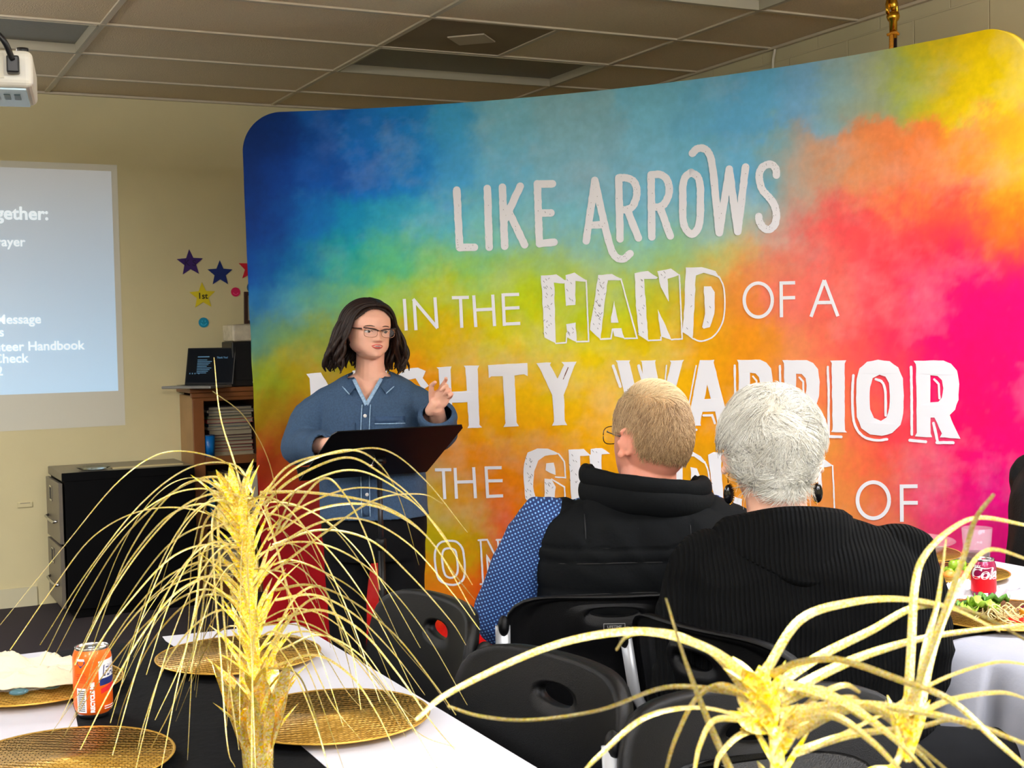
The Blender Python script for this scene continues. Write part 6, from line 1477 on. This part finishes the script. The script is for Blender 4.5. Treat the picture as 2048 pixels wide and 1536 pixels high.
# ---- person in the quilted vest
MX, MY = 1.608, 2.62; DM = float(fw@np.array([MX, MY, 0])); SMn = F_PX/DM
man = empty('person', (MX, MY, 0), -YAW); tag(man, 'seated person with short sandy hair, glasses and a black vest over blue sleeves', 'person')
mpx = 1024+F_PX*float(rt@(np.array([MX, MY, HC-.0])-CAMP))/DM
mx = lambda px: (px-mpx)/SMn
HM = Matrix.Translation((mx(1296), .02, 1.024)) @ Matrix.Rotation(math.radians(-152), 4, 'Z') @ Matrix.Rotation(math.radians(-3), 4, 'X') @ Matrix.Diagonal((1.04, 1.04, 1.06, 1))
b = MB(); add_head(b, HM, True, .08, .62, .003); hx = mx(1296)
b.limb([(hx, .03, 1.11), (hx-.005, .0, 1.03), (hx-.015, -.015, .95)], [.062, .064, .075], 22)
tcx = mx(1262)
TM_ = [(.47, tcx, .02, .20, .15, .15), (.60, tcx, .01, .215, .15, .15), (.75, tcx, .0, .212, .145, .15), (.88, tcx, -.005, .215, .135, .15), (.955, tcx, -.005, .205, .115, .13), (1.0, tcx+.005, .0, .15, .09, .10), (1.025, tcx+.012, .0, .085, .075, .08)]
torso(b, smooth_rings([(z, x, y, rx-.016, f-.016, k-.016) for z, x, y, rx, f, k in TM_]))
aL = [(tcx-.20, .0, .945), (tcx-.305, .02, .735), (tcx-.19, .24, .735)]; aR = [(tcx+.168, .0, .935), (tcx+.25, .06, .735), (tcx+.15, .26, .735)]
b.limb(aL, [.052, .044, .030]); b.limb(aR, [.052, .044, .030])
add_hand(b, frame(aL[2], (.6, .78, -.1), (.1, .1, 1)), 1, (.5, .55, .6, .6)); add_hand(b, frame(aR[2], (-.6, .78, -.1), (.1, .1, 1)), -1, (.5, .55, .6, .6))
for s in (-1, 1): b.limb([(tcx+s*.09, .05, .53), (tcx+s*.11, .40, .53), (tcx+s*.11, .43, .10)], [.075, .062, .045]); b.limb([(tcx+s*.11, .42, .05), (tcx+s*.12, .56, .04)], [.04, .035])
fuse('body', b, skin2, man, .0032, 2)
# dotted shirt sleeves
def dots():
    m = mat('dotted_shirt', (16, 48, 104), .8, bump=.15, bscale=300); N, L = m.node_tree.nodes, m.node_tree.links; b = N['Principled BSDF']
    tc = N.new('ShaderNodeTexCoord'); mp = N.new('ShaderNodeMapping'); mp.inputs['Rotation'].default_value = (0, .45, 0); mp.inputs['Scale'].default_value = (2*PI/.0078,)*3; L.new(tc.outputs['Object'], mp.inputs['Vector'])
    sp = N.new('ShaderNodeSeparateXYZ'); L.new(mp.outputs[0], sp.inputs[0]); outs = []
    for ax in 'XZ':
        q = N.new('ShaderNodeMath'); q.operation = 'SINE'; L.new(sp.outputs[ax], q.inputs[0]); outs.append(q)
    a1 = N.new('ShaderNodeMath'); a1.operation = 'ADD'; L.new(outs[0].outputs[0], a1.inputs[0]); L.new(outs[1].outputs[0], a1.inputs[1])
    a2 = a1
    mr = N.new('ShaderNodeMapRange'); mr.inputs['From Min'].default_value = .7; mr.inputs['From Max'].default_value = 1.2; L.new(a2.outputs[0], mr.inputs['Value'])
    mx_ = N.new('ShaderNodeMix'); mx_.data_type = 'RGBA'; mx_.inputs['A'].default_value = lin((12, 40, 92))+(1,); mx_.inputs['B'].default_value = lin((104, 152, 206))+(1,)
    L.new(mr.outputs[0], mx_.inputs['Factor']); L.new(mx_.outputs['Result'], b.inputs['Base Color']); return m
dotm = dots()
b = MB(); e1 = Vector(aL[1]); e2 = Vector(aR[1])
b.limb([aL[0], (tcx-.262, .01, .85), aL[1]], [.072, .070, .066], 22); b.limb([aL[1], Vector(aL[1]).lerp(Vector(aL[2]), .92)], [.064, .046], 20)
b.limb([aR[0], (tcx+.25, .02, .85), aR[1]], [.072, .068, .062], 22); b.limb([aR[1], Vector(aR[1]).lerp(Vector(aR[2]), .92)], [.062, .046], 20)
torso(b, smooth_rings([(z, x, y, rx-.010, f-.010, k-.010) for z, x, y, rx, f, k in TM_[1:]]))
fuse('dotted_shirt', b, dotm, man, .006, 4, folds(.007, 11, 6.6))
vestm = mat('vest_nylon', (9, 11, 13), .8, bump=.08, bscale=120, spec=.12); seamm = mat('vest_seam', (6, 6, 7), .6)
b = MB(); VT = [(.44, tcx, .01, .222, .165, .168)]+[(z, x, y, rx+.012, f+.010, k+.014) for z, x, y, rx, f, k in TM_[1:5]]+[(.990, tcx+.004, .0, .165, .10, .112), (1.018, tcx+.01, .0, .112, .09, .10)]
torso(b, smooth_rings(VT), 72, 2.7)
for s in (-1, 1): b.limb([(tcx+s*.165, .0, .940), (tcx+s*(.205 if s < 0 else .222), .0, .925)], [.072, .064], 20)
SEAM = [.40, .49, .58, .67, .745, .82, .885, .915, 1.06]
vest = fuse('quilted_vest', b, vestm, man, .0062, 3, quilt(.0055, SEAM, .115, .915))
def vback(x, z, off=.004):
    cy = _tab(z, [(r[0], r[2]) for r in VT]); rx = _tab(z, [(r[0], r[3]) for r in VT]); f = _tab(z, [(r[0], r[4]) for r in VT]); return cy-f*max(0, 1-abs((x-tcx)/rx)**2.7)**(1/2.7)-off
for z0, dz in ((.915, .012), (.885, -.006), (.82, -.012), (.745, -.014), (.67, -.012)):
    part('seam', seamm, vest, lambda b: b.tube([(tcx+u*.205, vback(tcx+u*.205, z0, -.001), z0+dz*(u*u)) for u in np.linspace(-1, 1, 25)], .0016, 6))
for k in range(-1, 3): part('seam', seamm, vest, lambda b: b.tube([(k*.115, vback(k*.115, z, -.001), z) for z in np.linspace(.918, .985, 8)], .0014, 6))
# stand-up collar in two puffed rolls
def collar_roll(name, z0, r, rx, ry, dip, tall, m, parent, cx):
    P, R_ = [], []
    for k in range(41):
        t = math.radians(-118+236*k/40); P.append((cx+rx*math.sin(t), .004-ry*math.cos(t), z0+dip*(1-math.cos(t))-.012*math.sin(t))); R_.append(r*(.97+.04*math.sin(k*.5+z0*40))*(1 if 2 < k < 38 else .75))
    b = MB(); b.tube(P, R_, 16)
    c = sum((Vector(p) for p in P), Vector())/len(P)
    b.V = [(v[0], v[1], z0+(v[2]-z0)*tall) for v in b.V]
    return fuse(name, b, m, parent, .005, 2, folds(.0022, 9, 2.2))
hcx = mx(1288)
collar_roll('collar', 1.008, .021, .136, .106, .0, 1.55, vestm, vest, hcx)
collar_roll('collar', 1.040, .017, .134, .102, .004, 1.5, vestm, vest, hcx-.004)
b = MB()
for s in (-1, 1): b.limb([(tcx+s*.095, .04, .54), (tcx+s*.115, .40, .535)], [.098, .080], 20); b.limb([(tcx+s*.115, .41, .53), (tcx+s*.115, .44, .08)], [.078, .062], 20)
torso(b, [(.445, tcx, .03, .19, .14, .16), (.50, tcx, .02, .205, .15, .16), (.60, tcx, .01, .205, .145, .145)])
fuse('trousers', b, mat('navy_trousers', (20, 24, 36), .9), man, .008, 4, folds(.003, 12, 7.3))
for s in (-1, 1): part('shoe', MATS['shoe_black'], man, lambda b: (b.ell((tcx+s*.117, .49, .04), (.048, .13, .04), 18, 12), b.box((tcx+s*.117, .49, .008), (.08, .22, .016))))
# short sandy hair, thin at the crown, combed across
scalp = mat('scalp_sandy', (196, 158, 112), .7, var=.12, vscale=120)
def mk(p, d):
    f = -d[1]; z = p[2]
    if f > .62: return z > .192
    if f > .12: return z > .132 and not (.50 < f and z < .17)
    if f > -.34: return z > .140
    if f > -.5: return z > .140-.42*(-.34-f)
    return z > .074+.012*d[0]
mcap = cap_mesh('hair', scalp, man, HM, mk, .0025, 0, 1)
P0, d0 = hair_sample(30000, 4, mk); rs = np.random.RandomState(9); n = len(P0)
topm = np.clip((d0[:, 2]-.70)/.15, 0, 1)[:, None]
down = np.stack([.10*d0[:, 0], .25*np.ones(n), -np.ones(n)], 1)+rs.normal(size=(n, 3))*.28
side = np.stack([-np.ones(n), -.15*np.ones(n), .1*np.ones(n)], 1)+rs.normal(size=(n, 3))*.18
D0 = down*(1-topm)+side*topm; D0 -= d0*(D0*d0).sum(1, keepdims=True)
L = .013+.006*rs.rand(n)+.034*topm[:, 0]
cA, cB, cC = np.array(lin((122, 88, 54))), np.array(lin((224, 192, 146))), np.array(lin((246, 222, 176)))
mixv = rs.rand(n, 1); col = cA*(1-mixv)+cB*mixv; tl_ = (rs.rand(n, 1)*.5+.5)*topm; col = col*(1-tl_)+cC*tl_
thin_ = (d0[:, 2] > .62) & (d0[:, 1] > .1) & (rs.rand(n) < .45); sel = ~thin_
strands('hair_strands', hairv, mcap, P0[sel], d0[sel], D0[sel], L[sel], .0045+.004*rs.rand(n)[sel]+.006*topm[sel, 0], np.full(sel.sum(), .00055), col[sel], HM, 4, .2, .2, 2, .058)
spectacles(man, HM, .0011, mat('frame_steel', (70, 66, 70), .25, .7), 'g', .0255, .0185)
face_parts(man, HM)

# ---- person with white hair
FX, FYY = 1.656, 2.076; DF = float(fw@np.array([FX, FYY, 0])); SF = F_PX/DF
lady = empty('person', (FX, FYY, 0), -YAW); tag(lady, 'seated person with short white hair, black bead earrings and a black ribbed cowl sweater', 'person')
fpx = 1024+F_PX*float(rt@(np.array([FX, FYY, HC])-CAMP))/DF
lx_ = lambda px: (px-fpx)/SF
hx = lx_(1544)
HF = Matrix.Translation((hx, .02, 1.032)) @ Matrix.Rotation(math.radians(176), 4, 'Z') @ Matrix.Rotation(math.radians(4), 4, 'X') @ Matrix.Diagonal((1.03, 1.03, .975, 1))
b = MB(); add_head(b, HF, True, .06, .8, .008)
b.limb([(hx, .025, 1.12), (hx+.006, -.0, 1.03), (hx+.02, -.012, .94)], [.058, .058, .072], 22)
fcx = lx_(1602)
TF_ = [(.47, fcx, .02, .215, .16, .16), (.60, fcx, .01, .225, .155, .16), (.75, fcx, .0, .215, .145, .165), (.87, fcx, -.005, .212, .135, .16), (.945, fcx, -.005, .200, .115, .13), (.99, fcx-.01, .0, .150, .09, .10), (1.02, fcx-.03, .0, .085, .075, .08)]
torso(b, smooth_rings([(z, x, y, rx-.016, f-.016, k-.016) for z, x, y, rx, f, k in TF_]))
aL = [(fcx-.185, .0, .935), (fcx-.235, .0, .72), (fcx-.06, .15, .655)]; aR = [(fcx+.185, .0, .935), (fcx+.222, .0, .725), (fcx+.13, .17, .66)]
b.limb(aL, [.052, .044, .028]); b.limb(aR, [.052, .044, .028])
add_hand(b, frame(aL[2], (.6, .78, -.1), (.1, .1, 1)), 1, (.5, .55, .6, .6), .4, .92); add_hand(b, frame(aR[2], (-.3, .95, -.1), (.1, .1, 1)), -1, (.5, .55, .6, .6), .4, .92)
for s in (-1, 1): b.limb([(fcx+.05, .0+s*.09, .53), (fcx+.40, .05+s*.10, .53), (fcx+.42, .06+s*.10, .10)], [.075, .060, .044]); b.limb([(fcx+.41, .06+s*.1, .05), (fcx+.53, .08+s*.1, .04)], [.038, .033])
fuse('body', b, skin3, lady, .0032, 2)
def knit():
    m = mat('black_rib_knit', (9, 10, 11), .95, spec=.12); N, L = m.node_tree.nodes, m.node_tree.links
    tc = N.new('ShaderNodeTexCoord'); sp = N.new('ShaderNodeSeparateXYZ'); L.new(tc.outputs['Object'], sp.inputs[0])
    nzn = N.new('ShaderNodeTexNoise'); nzn.inputs['Scale'].default_value = 5; L.new(tc.outputs['Object'], nzn.inputs['Vector'])
    a = N.new('ShaderNodeMath'); a.operation = 'MULTIPLY_ADD'; L.new(nzn.outputs['Fac'], a.inputs[0]); a.inputs[1].default_value = .03; L.new(sp.outputs['X'], a.inputs[2])
    k = N.new('ShaderNodeMath'); k.operation = 'MULTIPLY'; L.new(a.outputs[0], k.inputs[0]); k.inputs[1].default_value = 2*PI/.0085
    s_ = N.new('ShaderNodeMath'); s_.operation = 'SINE'; L.new(k.outputs[0], s_.inputs[0])
    bp = N.new('ShaderNodeBump'); bp.inputs['Strength'].default_value = .8; bp.inputs['Distance'].default_value = .004; L.new(s_.outputs[0], bp.inputs['Height']); L.new(bp.outputs['Normal'], N['Principled BSDF'].inputs['Normal'])
    mr = N.new('ShaderNodeMapRange'); mr.inputs['From Min'].default_value = -1; mr.inputs['To Min'].default_value = .75; mr.inputs['To Max'].default_value = 1.25; L.new(s_.outputs[0], mr.inputs['Value'])
    vm = N.new('ShaderNodeVectorMath'); vm.operation = 'SCALE'; vm.inputs[0].default_value = lin((8, 9, 10)); L.new(mr.outputs[0], vm.inputs['Scale']); L.new(vm.outputs[0], N['Principled BSDF'].inputs['Base Color'])
    return m
knitm = knit()
b = MB(); torso(b, smooth_rings([(.43, fcx, .015, .235, .175, .18)]+[(z, x, y, rx+.014, f+.012, k+.016) for z, x, y, rx, f, k in TF_[1:5]]+[(.985, fcx-.008, .0, .165, .10, .11), (1.015, fcx-.025, .0, .10, .085, .09)]), 64, 2.6)
b.limb([aL[0], (fcx-.215, .02, .84), aL[1]], [.068, .066, .062], 22); b.limb([aL[1], Vector(aL[1]).lerp(Vector(aL[2]), .95)], [.060, .042], 20)
b.limb([aR[0], (fcx+.208, .0, .84), aR[1]], [.068, .066, .062], 22); b.limb([aR[1], Vector(aR[1]).lerp(Vector(aR[2]), .95)], [.060, .042], 20)
swt = fuse('cowl_sweater', b, knitm, lady, .0062, 4, folds(.009, 9, 3.3, (.6, .8, 1.3)))
# cowl: a wide rolled collar folded over, tilted to the right
CT = Matrix.Translation((lx_(1572), .0, .985)) @ Matrix.Rotation(.10, 4, 'Y') @ Matrix.Rotation(-.06, 4, 'X')
rings = []
for r, z, yk in ((.076, .030, .92), (.088, .046, .92), (.104, .052, .92), (.122, .044, .92), (.136, .020, .92), (.146, -.016, .92), (.150, -.038, .95), (.140, -.048, .95), (.118, -.040, .95)):
    rings.append([(r*math.sin(t)*(1+.05*math.sin(3*t+1)), -r*yk*math.cos(t)*(1+.04*math.sin(2*t+2)), z*(1+.3*math.sin(t*1.0+.6))+.006*math.sin(2*t+z*40)-.018*math.exp(-((math.sin(t/2))/.25)**2)*(1 if z < .0 else 0)) for t in [2*PI*k/72 for k in range(72)]])
b = MB().loft(rings, False, CT); cw = b.build('cowl_collar', knitm, swt); q = cw.modifiers.new('t', 'SOLIDIFY'); q.thickness = .006; q.offset = -1
b = MB()
for s in (-1, 1): b.limb([(fcx+.04, s*.095, .54), (fcx+.40, .05+s*.10, .535)], [.098, .078], 20); b.limb([(fcx+.40, .05+s*.10, .53), (fcx+.425, .06+s*.10, .08)], [.074, .058], 20)
torso(b, [(.445, fcx, .01, .205, .155, .17), (.50, fcx, .01, .215, .16, .17), (.60, fcx, .01, .215, .15, .155)])
fuse('trousers', b, trs, lady, .008, 4, folds(.003, 12, 5.1))
for s in (-1, 1): part('shoe', MATS['shoe_black'], lady, lambda b: (b.ell((fcx+.47, .07+s*.10, .04), (.12, .046, .04), 18, 12), b.box((fcx+.47, .07+s*.10, .008), (.2, .075, .016))))
wbase = mat('scalp_white', (214, 206, 188), .8, var=.12, vscale=140)
def fk(p, d):
    f = -d[1]; z = p[2]
    if f > .55: return z > .185
    if f > -.30: return z > .138
    if f > -.5: return z > .138-.40*(-.30-f)
    return z > .008+.052*(abs(p[0])/.055)**1.4
lcap = cap_mesh('hair', wbase, lady, HF, fk, lambda d: .007+.013*max(0, d[2])**.7, .007, 5)
P0, d0 = hair_sample(34000, 14, fk); rs = np.random.RandomState(3); n = len(P0)
crown = np.array([.01, .60, .80]); crown /= np.linalg.norm(crown)
rad = d0-crown*(d0@crown)[:, None]; rad /= np.linalg.norm(rad, axis=1, keepdims=True)+1e-6; sw = np.cross(crown[None], d0); sw /= np.linalg.norm(sw, axis=1, keepdims=True)+1e-6
nzv = np.array([[noise.noise(Vector(q*4.5)+Vector((k*9, 2, 1))) for k in range(3)] for q in d0])
cl = np.array([[noise.noise(Vector(q*2.6)+Vector((k*5, 7, 3))) for k in range(3)] for q in d0])
D0 = rad*(.9*(1-np.exp(-(1-d0@crown)/.12)))[:, None]+sw*(.8*np.exp(-((1-d0@crown)/.3)))[:, None]+nzv*1.3+cl*1.6+rs.normal(size=(n, 3))*.20
lower = np.clip((.06-P0[:, 2])/.05, 0, 1)[:, None]; D0 = D0*(1-lower)+np.stack([-d0[:, 0]*.9, .1*np.ones(n), -np.ones(n)], 1)*lower+rs.normal(size=(n, 3))*.08*lower
D0 -= d0*(D0*d0).sum(1, keepdims=True)
L = .038+.026*rs.rand(n)-.020*lower[:, 0]
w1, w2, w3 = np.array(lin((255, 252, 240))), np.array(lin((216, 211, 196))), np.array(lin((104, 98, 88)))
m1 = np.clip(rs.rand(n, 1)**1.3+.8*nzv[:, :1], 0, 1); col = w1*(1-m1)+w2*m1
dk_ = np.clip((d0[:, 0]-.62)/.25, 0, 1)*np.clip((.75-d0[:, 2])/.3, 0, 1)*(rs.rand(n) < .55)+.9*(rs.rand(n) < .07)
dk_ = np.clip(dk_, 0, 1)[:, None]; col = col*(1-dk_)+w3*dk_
bald = (np.abs(d0[:, 0]-.05) < .32) & (np.abs(d0[:, 2]-.45) < .12) & (d0[:, 1] > .5) & (rs.rand(n) < .55); sel = ~bald
sidem = (np.abs(d0[:, 0]) > .62) & (P0[:, 2] < .165); L = np.where(sidem, L*.42, L); D0[sidem] = D0[sidem]*.35+np.array([0, .9, -.25]); D0 -= d0*(D0*d0).sum(1, keepdims=True)
of = .010+.012*rs.rand(n)+.012*np.clip(d0[:, 2], 0, 1)-.016*lower[:, 0]+.008*np.maximum(0, cl[:, 0])
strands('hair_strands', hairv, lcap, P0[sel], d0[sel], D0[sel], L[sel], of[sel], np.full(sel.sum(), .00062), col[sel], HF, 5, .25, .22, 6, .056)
face_parts(lady, HF)
ebl = mat('bead_black', (10, 10, 12), .15)
for s in (-1, 1):
    e = part('earring', gold, lady, lambda b: (b.tube([HF @ Vector((s*.080, .012, .078)), HF @ Vector((s*.084, .014, .070)), HF @ Vector((s*.083, .014, .058))], .0012, 6), [b.ell(tuple(HF @ Vector((s*.083, .014, .036))+Vector((s*.0112*math.cos(a), 0, .0205*math.sin(a)))), (.0019, .0019, .0019), 8, 6) for a in np.linspace(-1.3, 1.3, 12)]))
    part('bead', ebl, e, lambda b: b.ell(tuple(HF @ Vector((s*.083, .014, .036))), (.0100, .007, .019), 18, 12))

# ---- person at the right edge, in black
EX, EY = 3.05, 2.60
edge = empty('person', (EX, EY, 0), -PI/2); tag(edge, 'person in black at the right edge of the photo, only a shoulder and arm showing', 'person')
chair(3.27, 2.60, face(-1, 0), 'black folding chair under the person at the right edge')
b = MB(); HE = Matrix.Translation((0, .0, 1.02)) @ Matrix.Rotation(math.radians(180-35), 4, 'Z'); add_head(b, HE, True, .05)
b.limb([(0, .01, 1.11), (0, 0, 1.03), (0, -.01, .94)], [.056, .057, .07], 20)
TE_ = [(.47, 0, -.02, .20, .15, .16), (.62, 0, -.01, .21, .15, .15), (.78, 0, -.0, .205, .145, .15), (.90, 0, .0, .205, .13, .14), (.955, 0, .0, .19, .11, .12), (1.0, 0, .0, .14, .085, .09), (1.025, 0, .0, .08, .072, .075)]
torso(b, smooth_rings([(z, x, y, rx-.016, f-.016, k-.016) for z, x, y, rx, f, k in TE_]))
aL = [(-.19, .0, .94), (-.235, .09, .79), (-.10, .30, .79)]; aR = [(.19, .0, .94), (.235, .09, .79), (.10, .30, .79)]
for a, s in ((aL, 1), (aR, -1)): b.limb(a, [.05, .043, .028]); add_hand(b, frame(a[2], (s*.6, .78, -.02), (0, 0, 1)), s, (.3, .35, .4, .4), .3, .9)
for s in (-1, 1): b.limb([(s*.09, .05, .53), (s*.10, .40, .53), (s*.10, .42, .10)], [.075, .06, .044]); b.limb([(s*.10, .41, .05), (s*.11, .54, .04)], [.038, .033])
fuse('body', b, skin1, edge, .0045, 2)
jk = mat('black_jacket', (15, 15, 17), .75, bump=.2, bscale=200, spec=.3)
b = MB(); torso(b, smooth_rings([(z, x, y, rx+.010, f+.008, k+.010) for z, x, y, rx, f, k in TE_]))
for a in (aL, aR): b.limb(a[:2], [.066, .060], 20); b.limb([a[1], Vector(a[1]).lerp(Vector(a[2]), .95)], [.058, .040], 20)
fuse('jacket', b, jk, edge, .007, 4, folds(.007, 10, 8.8))
b = MB()
for s in (-1, 1): b.limb([(s*.095, .04, .54), (s*.105, .40, .535)], [.095, .078], 20); b.limb([(s*.105, .40, .53), (s*.105, .42, .08)], [.074, .058], 20)
torso(b, [(.445, 0, .0, .20, .15, .16), (.52, 0, .0, .205, .15, .16), (.6, 0, 0, .2, .145, .15)])
fuse('trousers', b, trs, edge, .009, 4)
for s in (-1, 1): part('shoe', MATS['shoe_black'], edge, lambda b: (b.ell((s*.105, .46, .04), (.046, .12, .04), 16, 10), b.box((s*.105, .46, .008), (.075, .2, .016))))
cap_mesh('hair', hd, edge, HE, lambda p, d: (p[2] > .17 if -d[1] > .3 else p[2] > .05), .014, .006, 9); face_parts(edge, HE)
